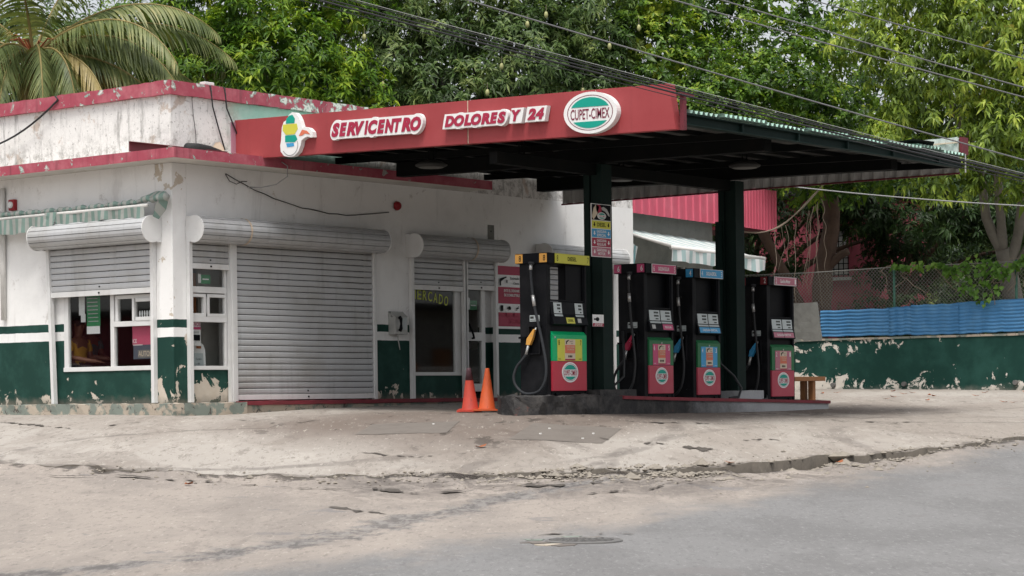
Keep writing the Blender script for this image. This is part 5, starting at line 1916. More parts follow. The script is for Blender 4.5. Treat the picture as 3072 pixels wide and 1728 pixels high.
# price board and small sign on the near post
PB = thing('price_board', 'tall grade board with four coloured strips fixed on the near canopy post', 'sign', (3.88, -5.2, 2.1))
q = facing_y(3.9, -5.2, 2.5)
m = MB()
rect(m, q, -.25, .25, -.4, .4, .012)
m.build('frame', MT['white'], PB)
for nm, mt, y0, y1 in (('picture', 'black', .155, .39), ('strip', 'yellow', .03, .145), ('strip', 'lblue', -.105, .02), ('strip', 'signred', -.245, -.115), ('strip', 'lrose', -.39, -.255)):
    m = MB()
    rect(m, off(q, .0125), -.24, .24, y0, y1, .003)
    s_ = m.build(nm, MT[mt], PB)
    if nm == 'strip':
        ink = 'black' if mt == 'yellow' else 'white'
        yc = (y0 + y1) / 2
        m = MB()
        two = {'lblue': ('GASOLINA', 'ESPECIAL'), 'signred': ('GASOLINA', 'REGULAR'), 'lrose': ('GASOLINA', 'MOTOR')}.get(mt)
        if two:
            letters(m, two[0], off(q, .018) @ Matrix.Translation((0, yc + .028, 0)), .25, .042, bold=.02)
            letters(m, two[1], off(q, .018) @ Matrix.Translation((0, yc - .028, 0)), .23 if two[1] != 'MOTOR' else .18, .042, bold=.02)
        else:
            letters(m, 'DIESEL', off(q, .018) @ Matrix.Translation((0, yc, 0)), .22, .06, bold=.01)
        m.build('lettering', MT[ink], s_)
        for sx in (-1, 1):
            m = MB()
            poly(m, off(q, .0165) @ Matrix.Translation((sx * .18, yc, 0)), [(-.012, .03), (-.012, -.002), (-.03, -.002), (0, -.032), (.03, -.002), (.012, -.002), (.012, .03)], .002)
            m.build('arrow', MT[ink], s_)
for pl_, mt in (([(-.2, .16), (-.1, .25), (-.05, .36), (-.14, .385), (-.2, .33), (-.24, .2)], 'beige'), ([(-.1, .26), (0, .28), (.01, .33), (-.04, .385), (-.14, .38), (-.13, .3)], 'signred'), ([(.0, .345), (.06, .36), (.14, .33), (.2, .26), (.21, .22), (.18, .23), (.1, .29), (.02, .31)], 'phone')):
    m = MB()
    poly(m, off(q, .016), pl_, .003)
    m.build('pictured_nozzle', MT[mt], PB)
emblem(PB, off(q, .02) @ Matrix.Translation((0, .22, 0)), .11, .055, .16, .022, faint=True)
SS = thing('small_post_sign', 'small white and red warning plate low on the near canopy post', 'sign', (3.79, -5.2, 1.05))
q = facing_y(3.79, -5.21, 1.14)
m = MB()
rect(m, q, -.14, .14, -.09, .09, .006)
m.build('plate', MT['white'], SS)
m = MB()
rect(m, off(q, .0065), -.135, .135, -.088, -.04, .003)
m.build('strip', MT['signred'], SS)
m = MB()
poly(m, off(q, .0065), [(p[0] - .02, p[1] + .02) for p in oval(.045, .03, 14)], .003)
rect(m, off(q, .0065) @ Matrix.Translation((-.06, .02, 0)), -.05, 0, -.012, .012, .003)
m.build('pictogram', MT['black'], SS)
m = MB()
letters(m, 'APAGUE', off(q, .011) @ Matrix.Translation((0, -.055, 0)), .2, .02, bold=.02)
letters(m, 'EL MOTOR', off(q, .011) @ Matrix.Translation((0, -.077, 0)), .2, .016, bold=.02)
m.build('lettering', MT['white'], SS)


# ------------------------------------------------------------ cones, bench, covers, litter
def cone(u, d, lean, label, mt, tip):
    p = CW(u, d)
    z = h1(p.x, p.y)
    root = thing('traffic_cone', label, 'cone', (p.x, p.y, z + .01), 'traffic cones')
    root.rotation_euler = (lean[0], lean[1], .6)
    m_ = rough_box(MB(), -.19, .19, -.19, .19, 0, .025, .06, .008, u * 10)
    m_.build('base', MT[mt], root, local=True)
    m_ = MB()
    m_.lathe((0, 0, .02), [(.14, 0), (.138, .015), (.125, .03), (.055, .47), (.034, .6), (.03, .622), (.018, .625)], 26)
    m_.build('body', MT[mt], root, local=True, smooth=True)
    if tip:
        m_ = MB()
        m_.lathe((0, 0, .02), [(.0605, .45), (.038, .6), (.034, .628), (.02, .631)], 26)
        o = m_.build('dark_tip', MT['conedirt'], root, local=True, smooth=True)
    return root


cone(-.63, 33.1, (R(-1), R(-4)), 'orange-red cone with a blackened tip left of the other cone', 'cone2', True)
cone(-.38, 33.0, (R(1), R(2.5)), 'clean orange cone touching the broken island end', 'cone', False)

bn = thing('wooden_bench', 'rough brown timber bench standing behind the end of the pump island', 'bench', (11.9, -3.8, -.12))
m = MB()
m.box(10.9, 12.55, -4.0, -3.62, .22, .3, .008)
m.build('seat', MT['wood'], bn)
for xx in (11.1, 12.22):
    m = MB()
    m.box(xx - .05, xx + .05, -3.95, -3.85, -.2, .22)
    m.build('leg', MT['wood'], bn)
    m = MB()
    m.box(xx - .05, xx + .05, -3.78, -3.68, -.2, .22)
    m.build('leg', MT['wood'], bn)

for i_, (u, d, rx, ry, rot, lb) in enumerate(((-1.42, 30.1, .62, .62, .55, 'grey metal cover plate let into the forecourt, the one further left'), (.72, 29.4, .75, .62, .45, 'grey metal cover plate let into the forecourt in front of the island'))):
    p = CW(u, d)
    hz_ = hf(p.x, p.y)
    hp_ = thing('cover_plate', lb, 'cover', (p.x, p.y, hz_ + .003), 'cover plates in the forecourt', rot)
    gx_, gy_ = (hf(p.x + .4, p.y) - hf(p.x - .4, p.y)) / .8, (hf(p.x, p.y + .4) - hf(p.x, p.y - .4)) / .8
    m = MB()
    n = 12
    for i in range(n):
        for j in range(n):
            qd = []
            for (a_, b_) in ((i, j), (i + 1, j), (i + 1, j + 1), (i, j + 1)):
                lx, ly = -rx + 2 * rx * a_ / n, -ry + 2 * ry * b_ / n
                wx, wy = p.x + lx * math.cos(rot) - ly * math.sin(rot), p.y + lx * math.sin(rot) + ly * math.cos(rot)
                qd.append((lx, ly, hf(wx, wy) - hz_ + .002))
            m.quad(*qd)
    m.build('plate', MT['hatch'], hp_, local=True)
    for (lx, ly) in (((-.4, -.3), (.1, -.35), (.35, .3), (-.15, .32)) if i_ else ((.3, -.3),)):
        wx, wy = p.x + lx * math.cos(rot) - ly * math.sin(rot), p.y + lx * math.sin(rot) + ly * math.cos(rot)
        m = MB()
        zz_ = hf(wx, wy) - hz_ + .002
        m.box(lx - .025, lx + .025, ly - .015, ly + .015, zz_ - .01, zz_ + .012)
        m.build('lifting_lug', MT['pipe'], hp_, local=True)
p = CW(.56, 17.55)
mhz = h1(p.x, p.y)
mh = thing('manhole_cover', 'round cast iron manhole cover in a broken collar in the road', 'manhole', (p.x, p.y, mhz))
m = MB()
m.lathe((0, 0, 0), [(.31, -.03), (.31, .012), (.29, .02), (.285, .014)], 40)
m.build('cover', MT['iron'], mh, local=True)
for i_ in range(9):
    m = MB()
    yy = -.24 + .06 * i_
    xx = math.sqrt(max(.01, .27 ** 2 - yy ** 2))
    for k_ in range(int(xx * 2 / .09)):
        m.box(-xx + .09 * k_, -xx + .09 * k_ + .065, yy - .016, yy + .016, .012, .022)
    if m.v:
        m.build('tread_rib', MT['iron'], mh, local=True, kind='stuff')
for i_ in range(11):
    a0 = -.3 + i_ * .36
    m = MB()
    pl = [((.335 + .0 * k_) * math.cos(a0 + .32 * k_ / 4), .335 * math.sin(a0 + .32 * k_ / 4)) for k_ in range(5)] + [((.5 + rnd.uniform(-.07, .09)) * math.cos(a0 + .32 * k_ / 4), (.5 + rnd.uniform(-.07, .09)) * math.sin(a0 + .32 * k_ / 4)) for k_ in range(4, -1, -1)]
    zz_ = rnd.uniform(.0, .016)
    m.prism([(a_, b_, -.05) for a_, b_ in pl], (0, 0, .05 + zz_))
    m.build('collar_piece', MT['hatch' if i_ % 3 else 'plinth'], mh, local=True)

# broken stones and grit lying in the gutter: nobody could count them
vs, fs = [], []
for i_ in range(2200):
    u = rnd.gauss(2.2, 1.9) if i_ % 4 else rnd.uniform(-5, 8.6)
    t = abs(rnd.gauss(0, .35)) if i_ % 3 else abs(rnd.gauss(0, 1.0))
    sgn_ = -1 if rnd.random() < .75 else .3
    d = float(np.interp(u, us, gd + jag)) + sgn_ * t
    p = CW(u, d)
    r_ = abs(rnd.gauss(0, .016)) + .005
    if rnd.random() < .03 and 0 < u < 5:
        r_ *= 3.2
    z = h1(p.x, p.y) - (float(np.interp(u, us, lip)) * .75 * math.exp(-t / 1.2) if sgn_ < 0 else 0)
    b = len(vs)
    for (ax, ay, az) in ((1, 0, 0), (-1, 0, 0), (0, 1, 0), (0, -1, 0), (0, 0, .7), (0, 0, -.7)):
        vs.append((p.x + r_ * ax * rnd.uniform(.6, 1.5), p.y + r_ * ay * rnd.uniform(.6, 1.5), z + .004 + r_ * az * rnd.uniform(.5, 1)))
    fs += [(b, b + 2, b + 4), (b + 2, b + 1, b + 4), (b + 1, b + 3, b + 4), (b + 3, b, b + 4), (b + 2, b, b + 5), (b + 1, b + 2, b + 5), (b + 3, b + 1, b + 5), (b, b + 3, b + 5)]
me = bpy.data.meshes.new('rubble')
me.from_pydata(vs, [], fs)
me.materials.append(MT['stone'])
tag(add('rubble', me), 'loose grit and broken stones along the gutter', 'rubble', kind='stuff')

# cracks, potholes and a tar-edged patch in the paving
def fissure(path, wd, mat, lb, over, road_=False):
    """ragged sunken strip following the paving; path in (right, ahead) metres"""
    P2 = []
    for (ua, da), (ub, db) in zip(path[:-1], path[1:]):
        n = max(2, int(math.hypot(ub - ua, db - da) / .025))
        P2 += [(ua + (ub - ua) * i / n, da + (db - da) * i / n) for i in range(n)]
    P2.append(path[-1])
    m_ = MB()
    L_, R_ = [], []
    for i, (u, d) in enumerate(P2):
        t = i / (len(P2) - 1)
        ww = .75 * wd * (math.sin(math.pi * min(.97, max(.03, t))) ** .5) * min(1.3, max(.0, .32 + 1.5 * mnoise.noise(Vector((u * 2.7, d * 1.1, 1))) + 1.5 * mnoise.noise(Vector((u * 9, d * 3, 2))) + .8 * mnoise.noise(Vector((u * 23, d * 9, 4)))))
        jd = .16 * mnoise.noise(Vector((u * 2.3, d * .7, 5))) + .12 * mnoise.noise(Vector((u * 9, d, 6))) + .06 * mnoise.noise(Vector((u * 26, d, 7)))
        for S_, sg_ in ((L_, .5), (R_, -.5)):
            p = CW(u, d + jd + sg_ * ww)
            z = (h1(p.x, p.y) if road_ else hf(p.x, p.y)) + over
            S_.append((p.x, p.y, z))
    for i in range(len(P2) - 1):
        m_.quad(R_[i], R_[i + 1], L_[i + 1], L_[i])
    o = m_.build(lb, MT[mat], road if road_ else fore)
    return o


for pa, wd in (([(-8.3, 32.6), (-7.48, 32.14), (-6.71, 31.24), (-5.92, 30.37), (-5.64, 30.85), (-5.31, 31.36)], .3), ([(-4.04, 31.84), (-3.48, 31.19), (-3.12, 30.9), (-2.75, 31.51)], .16),
               ([(1.15, 29.05), (1.47, 28.33), (1.84, 28.72), (2.2, 28.33)], .34), ([(2.1, 28.4), (2.42, 27.95), (2.75, 28.29)], .5), ([(3.06, 29.15), (3.34, 29.28), (3.54, 29.1)], .24), ([(4.6, 33), (5.6, 32.4), (6.3, 32.6)], .2), ([(1.4, 31.0), (2.3, 30.8), (3.2, 31.2)], .18), ([(-1.9, 27.6), (-1.2, 27.2), (-.5, 27.5)], .14)):
    fissure(pa, wd, 'crack', 'crack', .009)
for pa, wd in (([(-5.36, 24.56), (-4.4, 24.9), (-3.57, 24.6), (-1.59, 23.7)], .14), ([(-1.78, 24.3), (-1.03, 23.37), (-.5, 23.51)], .4), ([(-1.87, 21.69), (-1.5, 21.0), (-1.19, 20.63)], .3), ([(-.3, 24.2), (.4, 24.0), (1.3, 24.5)], .5), ([(.6, 23.0), (1.4, 23.4), (2.1, 24.6)], .3), ([(.2, 18.2), (.55, 18.3), (1.0, 18.15)], .2)):
    fissure(pa, wd, 'crack', 'crack', .011, True)

# dead leaves
LV = [(-3.55, 24.1, .1, 'curled orange dead leaf alone on the dusty road at the left'), (-.4, 28.0, .12, 'brown dead leaf on the forecourt below the traffic cones'), (3.95, 26.6, .1, 'dead leaf in the gutter right of the deep kerb break'), (2.6, 26.4, .08, 'reddish dead leaf at the deepest part of the gutter')]
for k_ in range(16):
    LV.append((rnd.uniform(6.0, 10.5), rnd.uniform(39, 46), .09, ['curled','brown','broad','small'][k_ % 4] + ' dead leaf scattered on the paving before the green wall'))
for u, d, s_, lb in LV:
    p = CW(u, d)
    z = h1(p.x, p.y) + .015
    m = MB()
    a_ = rnd.uniform(0, 6)
    ca, sa = math.cos(a_), math.sin(a_)
    prof_ = [(-1, 0, .2), (-.5, .35, .05), (.2, .4, .1), (1, 0, .35), (.2, -.4, .12), (-.5, -.35, .02)]
    V_ = [(p.x + s_ * (x_ * ca - y_ * sa), p.y + s_ * (x_ * sa + y_ * ca), z + s_ * zz2) for x_, y_, zz2 in prof_]
    m.v = V_ + [(p.x, p.y, z)]
    m.f = [(i, (i + 1) % 6, 6) for i in range(6)]
    tag(m.build('dead_leaf', MT['dleaf']), lb, 'leaf', 'dead leaves')

# ------------------------------------------------------------ annex with pink cladding and awning
def vcorr(mb, x0, x1, y, z0, z1, pitch, amp, zs=0.0):
    """upright sheet facing -y, ribs vertical; zs: fall of the lower edge along x"""
    n = int((x1 - x0) / pitch)
    for i in range(n):
        xa = x0 + pitch * i
        pr = [(0, 0), (.3, 0), (.38, amp), (.62, amp), (.7, 0), (1, 0)]
        for (a, da), (b, db) in zip(pr[:-1], pr[1:]):
            pa, pb = xa + a * pitch, xa + b * pitch
            fa, fb_ = zs * (pa - x0), zs * (pb - x0)
            mb.quad((pa, y - da, z0 + fa), (pb, y - db, z0 + fb_), (pb, y - db, z1), (pa, y - da, z1))
    return mb


ax = thing('annex', 'grey side annex with pink corrugated cladding beyond the shop wall', 'building', (13.5, 1.4, 0))
m = MB()
m.box(12.1, 17.2, 1.5, 1.7, -.1, 1.05)
m.box(12.1, 13.6, 1.5, 1.7, 1.05, 4.4)
m.box(14.9, 15.3, 1.5, 1.7, 1.05, 2.7)
m.box(16.2, 17.2, 1.5, 1.7, 1.05, 2.7)
m.box(13.6, 17.2, 1.5, 1.7, 2.7, 4.4)
m.box(17.0, 17.2, 1.7, 6, -.1, 4.4)
m.box(12.1, 17.0, 5.9, 6.1, -.1, 4.4)
m.build('wall', MT['fibre'], ax)
m = MB()
m.box(12.1, 17.2, 1.3, 6.1, 4.4, 4.5)
m.build('roof', MT['tar'], ax)
for xa, xb in ((13.6, 14.9), (15.3, 16.2)):
    m = MB()
    m.box(xa, xb, 1.6, 1.606, 1.05, 2.7)
    m.build('pane', MT['glass'], ax)
    for xx in (xa + .02, (xa + xb) / 2, xb - .06):
        m = MB()
        m.box(xx - .03, xx + .03, 1.53, 1.6, 1.05, 2.7)
        m.build('window_post', MT['alu'], ax)
m = vcorr(MB(), 13.2, 17.9, 1.2, 3.73, 4.75, .27, .03, -.02)
part_label(m.build('cladding', MT['pinksheet'], ax), 'wide-ribbed pink cladding')
m = vcorr(MB(), 17.9, 19.4, 1.18, 3.64, 4.52, .12, .03, -.03)
part_label(m.build('cladding', MT['pinksheet'], ax), 'fine-ribbed pink cladding')
m = MB()
m.box(18.0, 19.4, 1.22, 3.0, 3.62, 3.7)
m.box(13.2, 19.4, 1.22, 1.3, 4.3, 4.42)
m.build('cladding_frame', MT['dred'], ax)

aw2 = thing('striped_awning', 'open white awning with scalloped valance on the annex behind the far post', 'awning', (15, 0, 2.7))
m = MB()
n = 30
for i in range(n):
    ta, tb = i / n, (i + 1) / n
    for j in range(6):
        sa, sb = j / 6, (j + 1) / 6

        def pt(t, s):
            a = Vector((13.75 + 3.6 * t, 1.45, 3.42 - .13 * t))
            b = Vector((12.95 + 3.45 * t, -.3, 2.92 - .09 * t))
            p = a.lerp(b, s)
            p.z -= .05 * math.sin(math.pi * s) + .008 * math.sin(t * 50)
            return p
        m.quad(pt(ta, sa), pt(tb, sa), pt(tb, sb), pt(ta, sb))
m.build('canopy_cloth', MT['cwhite'], aw2, smooth=True)
m = MB()
m.tube([(12.95, -.31, 2.9), (16.4, -.31, 2.81)], .045, 10)
m.build('front_bar', MT['pipe'], aw2, smooth=True)
m = valance(MB(), (12.97, -.34, 2.87), (16.38, -.34, 2.78), .27, 110, .02, .42, 1)
m.build('valance', MT['cwhite'], aw2)
m = MB()
m.tube([(12.2, .35, 3.22), (12.95, -.3, 2.93)], .03, 8)
m.tube([(12.15, 1.4, 3.15), (12.2, .35, 3.22)], .03, 8)
m.build('arm', MT['pipe'], aw2, smooth=True)
m = MB()
for i in range(8):
    xa, xb = 12.15 + .11 * i, 12.15 + .11 * (i + 1)
    m.quad((xa, .5 + .05 * math.sin(i), 3.12 - .02 * i), (xb, .5 + .05 * math.sin(i + 1), 3.12 - .02 * (i + 1)), (xb - .1, .55 + .05 * math.sin(i + 2), 2.35 + .03 * i), (xa - .08, .55 + .05 * math.sin(i + 1), 2.35 + .03 * i))
m.build('side_flap', striped('awning_stripe_flap', (0.2, 0.42, 0.46), (0.7, 0.74, 0.74), 0.09, 0), aw2)
m = MB()
m.box(15.0, 15.5, 1.3, 1.45, 2.55, 2.68, .02)
tag(m.build('wall_lamp', MT['phone']), 'grey strip lamp on the annex wall under the white awning', 'lamp')

# ------------------------------------------------------------ perimeter wall, blue sheets, wire fence
gw = thing('green_wall', 'low dark green wall with flaking paint along the back of the forecourt', 'wall', (20, -4, 0))
m = MB()
m.box(20, 20.2, -7.7, 4, -.5, 1.16)
m.build('wall_body', MT['gwall'], gw)
m = rough_box(MB(), 19.97, 20.23, -7.7, 4, 1.155, 1.2, .3, .008)
m.build('coping', MT['plinth'], gw)
for y_ in (.15, -1.62, -4.25):
    m = MB()
    m.lathe((19.93, y_, .16), [(.05, 0), (.055, .08), (.04, .08), (.035, .02)], 14, 'x')
    m.build('drain_pipe', MT['iron'], gw)


def hcorr(mb, y0, y1, z0, z1, x, pitch=.076, amp=.012, skew=0.0, wav=.01, seed=0):
    nz_ = int((z1 - z0) / pitch * 6)
    ny_ = 24
    b = len(mb.v)
    for j in range(ny_ + 1):
        y = y0 + (y1 - y0) * j / ny_
        for i in range(nz_ + 1):
            z = z0 + (z1 - z0) * i / nz_
            mb.v.append((x - amp * math.sin((z - z0) / pitch * 2 * math.pi) + wav * math.sin(j * .9 + seed) + .012 * math.sin(j * .31 + seed * 2), y, z + skew * j / ny_ + .006 * math.sin(j * .8 + seed)))
    for j in range(ny_):
        for i in range(nz_):
            mb.f.append((b + j * (nz_ + 1) + i, b + (j + 1) * (nz_ + 1) + i, b + (j + 1) * (nz_ + 1) + i + 1, b + j * (nz_ + 1) + i + 1))
    return mb


BS = [(.5, -1.22, 1.24, 1.83, .0, 'blue corrugated sheet on the green wall next to the grey panel'), (-1.16, -1.85, 1.22, 1.84, .03, 'short blue corrugated sheet just right of the first fence post'),
      (-1.78, -2.92, 1.22, 1.88, .0, 'blue corrugated sheet in the middle of the green wall'), (-2.86, -4.02, 1.22, 1.9, .02, 'blue corrugated sheet just left of the second fence post'), (-3.96, -7.5, 1.24, 1.93, .0, 'blue corrugated sheet at the right edge of the picture')]
for i_, (a_, b_, c_, d_, sk, lb) in enumerate(BS):
    m = hcorr(MB(), a_, b_, c_, d_, 20.04 + .012 * (i_ % 2), skew=sk, seed=i_)
    tag(m.build('corrugated_sheet', MT['blue'], smooth=True), lb, 'sheet', 'blue sheets on the wall')
m = rough_box(MB(), 19.97, 19.995, .42, 1.5, 1.15, 2.02, .12, .012)
m.v = [(x, y + .12 * (z - 1.15) / .87 * (1 if y < .9 else .3), z - (.1 if z > 1.6 and y < .3 else 0) * 0) for x, y, z in m.v]
tag(m.build('grey_panel', MT['fibre']), 'weathered grey fibre panel leaning on the wall beside the last pump', 'panel')

fn = thing('wire_fence', 'chain-link fence with green pipe posts above the blue sheets', 'fence', (20.1, -2, 1.2))
for y_ in (3.2, -1.32, -4.22, -7.6):
    m = MB()
    m.tube([(20.13, y_, 1.15), (20.13, y_, 2.76)], .03, 8)
    m.build('post', MT['grate'], fn, smooth=True)
m = MB()
m.tube([(20.13, 3.2, 2.72), (20.13, .9, 2.7), (20.13, -1.32, 2.73), (20.13, -4.22, 2.72), (20.13, -7.6, 2.74)], .012, 5)
m.build('top_wire', MT['wire'], fn)
m = MB()
z0, z1 = 1.75, 2.72
pit = .085
y = 3.2
hgt = z1 - z0
k_ = 0
while y > -7.6 - hgt:
    for sg_ in (1, -1):
        ya, yb = (y, y - hgt) if sg_ > 0 else (y - hgt, y)
        m.tube([(20.13 + .004 * sg_, ya, z0), (20.13 - .004 * sg_, yb, z1)], .0045, 3, False)
    y -= pit
m.v = [(a, max(-7.6, min(3.2, b)), c) for a, b, c in m.v]
m.build('wire_mesh', MT['wire'], fn, kind='stuff')


def leaf_quads(N_, size, wd, pos, dirs, ups, droop=.25):
    """many leaves at once: (verts, faces). dirs: along the leaf; ups: leaf normal"""
    dirs = dirs / np.linalg.norm(dirs, axis=1)[:, None]
    sd_ = np.cross(dirs, ups)
    sd_ /= np.maximum(np.linalg.norm(sd_, axis=1), 1e-6)[:, None]
    nn = np.cross(sd_, dirs)
    L = size[:, None]
    W = wd[:, None]
    mid = pos + dirs * L * .45 + nn * L * .02
    tip = pos + dirs * L * 1.0 + np.array([0, 0, -1.0]) * L * droop
    V = np.stack([pos, mid + sd_ * W * .5 + nn * W * .22, tip, mid - sd_ * W * .5 + nn * W * .22, mid], 1)
    b = np.arange(N_) * 5
    Fq = np.concatenate([np.stack([b, b + 4, b + 1], 1), np.stack([b, b + 3, b + 4], 1), np.stack([b + 1, b + 4, b + 2], 1), np.stack([b + 4, b + 3, b + 2], 1)], 0)
    return V.reshape(-1, 3), Fq


def fast_mesh(name, V, Fq, mat):
    me_ = bpy.data.meshes.new(name)
    me_.vertices.add(len(V))
    me_.vertices.foreach_set('co', V.ravel())
    k = Fq.shape[1]
    me_.loops.add(Fq.size)
    me_.loops.foreach_set('vertex_index', Fq.ravel().astype(np.int32))
    me_.polygons.add(len(Fq))
    me_.polygons.foreach_set('loop_start', np.arange(0, Fq.size, k, dtype=np.int32))
    me_.update(calc_edges=True)
    me_.materials.append(mat)
    return me_


# creeper over the fence
cr = thing('creeper', 'leafy green creeper hanging over the wire fence at the right', 'creeper', (20.1, -4, 2.7))
N_ = 420
yy = np.concatenate([nrg.uniform(-1.4, -2.6, 60), nrg.uniform(-2.5, -5.6, 360)])
zt = np.where(yy > -2.6, 2.76, 2.78 + .1 * np.sin(yy * 5))
dp = np.where(yy > -2.6, .02, np.abs(nrg.normal(0, .2, N_)) * (1 + .7 * np.sin(yy * 3.1)))
far_ = (yy < -3.0) & (yy > -3.8)
dp = np.where(far_ & (nrg.rand(N_) < .4), dp + nrg.uniform(0, .6, N_), dp)
pos = np.stack([20.02 - nrg.uniform(0, .16, N_), yy, zt - dp + nrg.normal(0, .03, N_)], 1)
dirs = np.stack([nrg.uniform(-.6, -.1, N_), nrg.normal(0, .5, N_), nrg.uniform(-1, -.3, N_)], 1)
ups = np.stack([np.full(N_, -1.0), nrg.normal(0, .3, N_), nrg.uniform(.3, .9, N_)], 1)
V, Fq = leaf_quads(N_, nrg.uniform(.09, .16, N_), nrg.uniform(.09, .14, N_), pos, dirs, ups, .05)
add('leaves', fast_mesh('leaves', V, Fq, MT['vine']), cr).data.transform(Matrix.Translation((-20.1, 4, -2.7)))
m = MB()
for i_ in range(16):
    y = -1.4 - i_ * .27
    p0 = Vector((20.05, y, 2.76))
    pts_ = [p0]
    for k_ in range(7):
        p0 = p0 + Vector((rnd.uniform(-.03, .03), rnd.uniform(-.22, .22), rnd.uniform(-.2, .04)))
        pts_.append(p0)
    m.tube(pts_, .008, 4)
m.build('stem', MT['root'], cr, kind='stuff')

# ------------------------------------------------------------ pink house behind the trees
hs_ = thing('pink_house', 'pink rendered house with a barred window behind the fence', 'house', CW(7.6, 57, 0))
hp0 = CW(6.3, 56.7)
hp1 = CW(9.2, 55.3)
hd_v = (hp1 - hp0).normalized()
hn_v = Vector((hd_v.y, -hd_v.x, 0))
if hn_v.dot(-fw) < 0:
    hn_v = -hn_v


def hbox(mb, s0, s1, d0, d1, z0, z1):
    pts = []
    for s, d in ((s0, d0), (s1, d0), (s1, d1), (s0, d1)):
        p = hp0 + hd_v * s + hn_v * d
        pts.append((p.x, p.y, z0))
    mb.prism(pts, (0, 0, z1 - z0))
    return mb


Lh = (hp1 - hp0).length
m = MB()
hbox(m, 0, 1.75, -.2, 0, 0, 5.0)
hbox(m, 2.5, Lh, -.2, 0, 0, 5.0)
hbox(m, 1.75, 2.5, -.2, 0, 0, 2.95)
hbox(m, 1.75, 2.5, -.2, 0, 4.15, 5.0)
hbox(m, Lh - .2, Lh, -5, -.2, 0, 5.0)
m.build('wall', MT['pinkh'], hs_)
m = MB()
hbox(m, -.2, Lh + .2, -5, .3, 5.0, 5.15)
m.build('roof', MT['tar'], hs_)
m = MB()
hbox(m, 1.75, 2.5, -.16, -.12, 2.95, 4.15)
wn_ = m.build('window', MT['far'], hs_)
for i_ in range(7):
    m = MB()
    hbox(m, 1.74 + i_ * .125, 1.76 + i_ * .125, .04, .06, 2.9, 4.15)
    m.build('bar', MT['black'], wn_)
for i_ in range(9):
    m = MB()
    hbox(m, 1.72, 2.53, .06, .075, 2.95 + i_ * .14, 2.97 + i_ * .14)
    m.build('bar', MT['black'], wn_)
m = MB()
hbox(m, 1.68, 2.57, 0, .12, 2.82, 2.9)
m.build('sill', MT['far'], wn_)

# ------------------------------------------------------------ overhead cables
def cable(a, b, s, r_, lb, mt='cable', ext=.12):
    a, b = Vector(a), Vector(b)
    d = b - a
    a2, b2 = a - d * ext * 4, b + d * ext * 5
    m_ = MB()
    n = 28
    pts = []
    for i in range(n + 1):
        t = i / n
        p = a2.lerp(b2, t)
        p.z -= s * (1 - (2 * t - 1) ** 2)
        pts.append(p)
    m_.tube(pts, r_, 6)
    tag(m_.build('overhead_cable', MT[mt], smooth=True), lb, 'cable', 'overhead cables')


A0, A1 = Vector((-5.519, -8.164, 4.50)), Vector((1.179, -13.381, 2.63))
for i_, (dz, dy, r_, lb) in enumerate(((0, 0, .011, 'thickest overhead cable of the bundle crossing the red fascia'), (.03, .03, .008, 'overhead cable running tight above the thickest one of the bundle'),
                                       (-.03, -.02, .005, 'lowest thin overhead cable of the bundle crossing the red fascia'), (.05, .04, .004, 'topmost thin overhead cable of the bundle crossing the red fascia'))):
    cable(A0 + Vector((0, dy, dz * (1 + .5 * i_ % 2))), A1 + Vector((0, dy, dz * 1.5)), .13, r_, lb, 'cable' if i_ != 3 else 'cable_g')
cable((-4.95, -8.35, 4.50), (1.4, -13.2, 2.72), .13, .006, 'overhead cable that joins the bundle from above the mango tree', 'cable')
cable((-3.68, -8.85, 4.62), (2.109, -12.945, 2.93), .1, .009, 'overhead cable from the dark mango tree to the far end of the canopy', 'cable_m')
cable((-.578, -9.561, 4.92), (3.044, -12.513, 3.8), .06, .009, 'lower of the two parallel overhead cables over the right-hand trees', 'cable_m')
cable((.633, -9.479, 5.09), (3.974, -12.076, 4.06), .06, .009, 'upper of the two parallel overhead cables over the right-hand trees', 'cable_m')
cable((3.0, -9.4, 5.40), (5.835, -11.204, 4.72), .04, .008, 'highest overhead cable near the top right corner', 'cable_m')
m = MB()
m.tube(sag((12.0, -3.4, 3.85), (12.4, -9.0, 3.1), .05, 12), .012, 6)
tag(m.build('service_wire', MT['cable_g'], smooth=True), 'pale wire running from under the canopy valance to the right edge', 'cable')
# ------------------------------------------------------------ trees
def unit(v):
    return v / np.maximum(np.linalg.norm(v, axis=1), 1e-9)[:, None]


KIND = dict(mango=dict(k=12, L=(.14, .235), W=.052, droop=.3, el=(-.25, .6)), broad=dict(k=9, L=(.1, .165), W=.064, droop=.14, el=(-.2, .8)),
            lime=dict(k=10, L=(.12, .2), W=.06, droop=.35, el=(-.5, .5)), far=dict(k=8, L=(.26, .42), W=.1, droop=.3, el=(-.3, .6)))


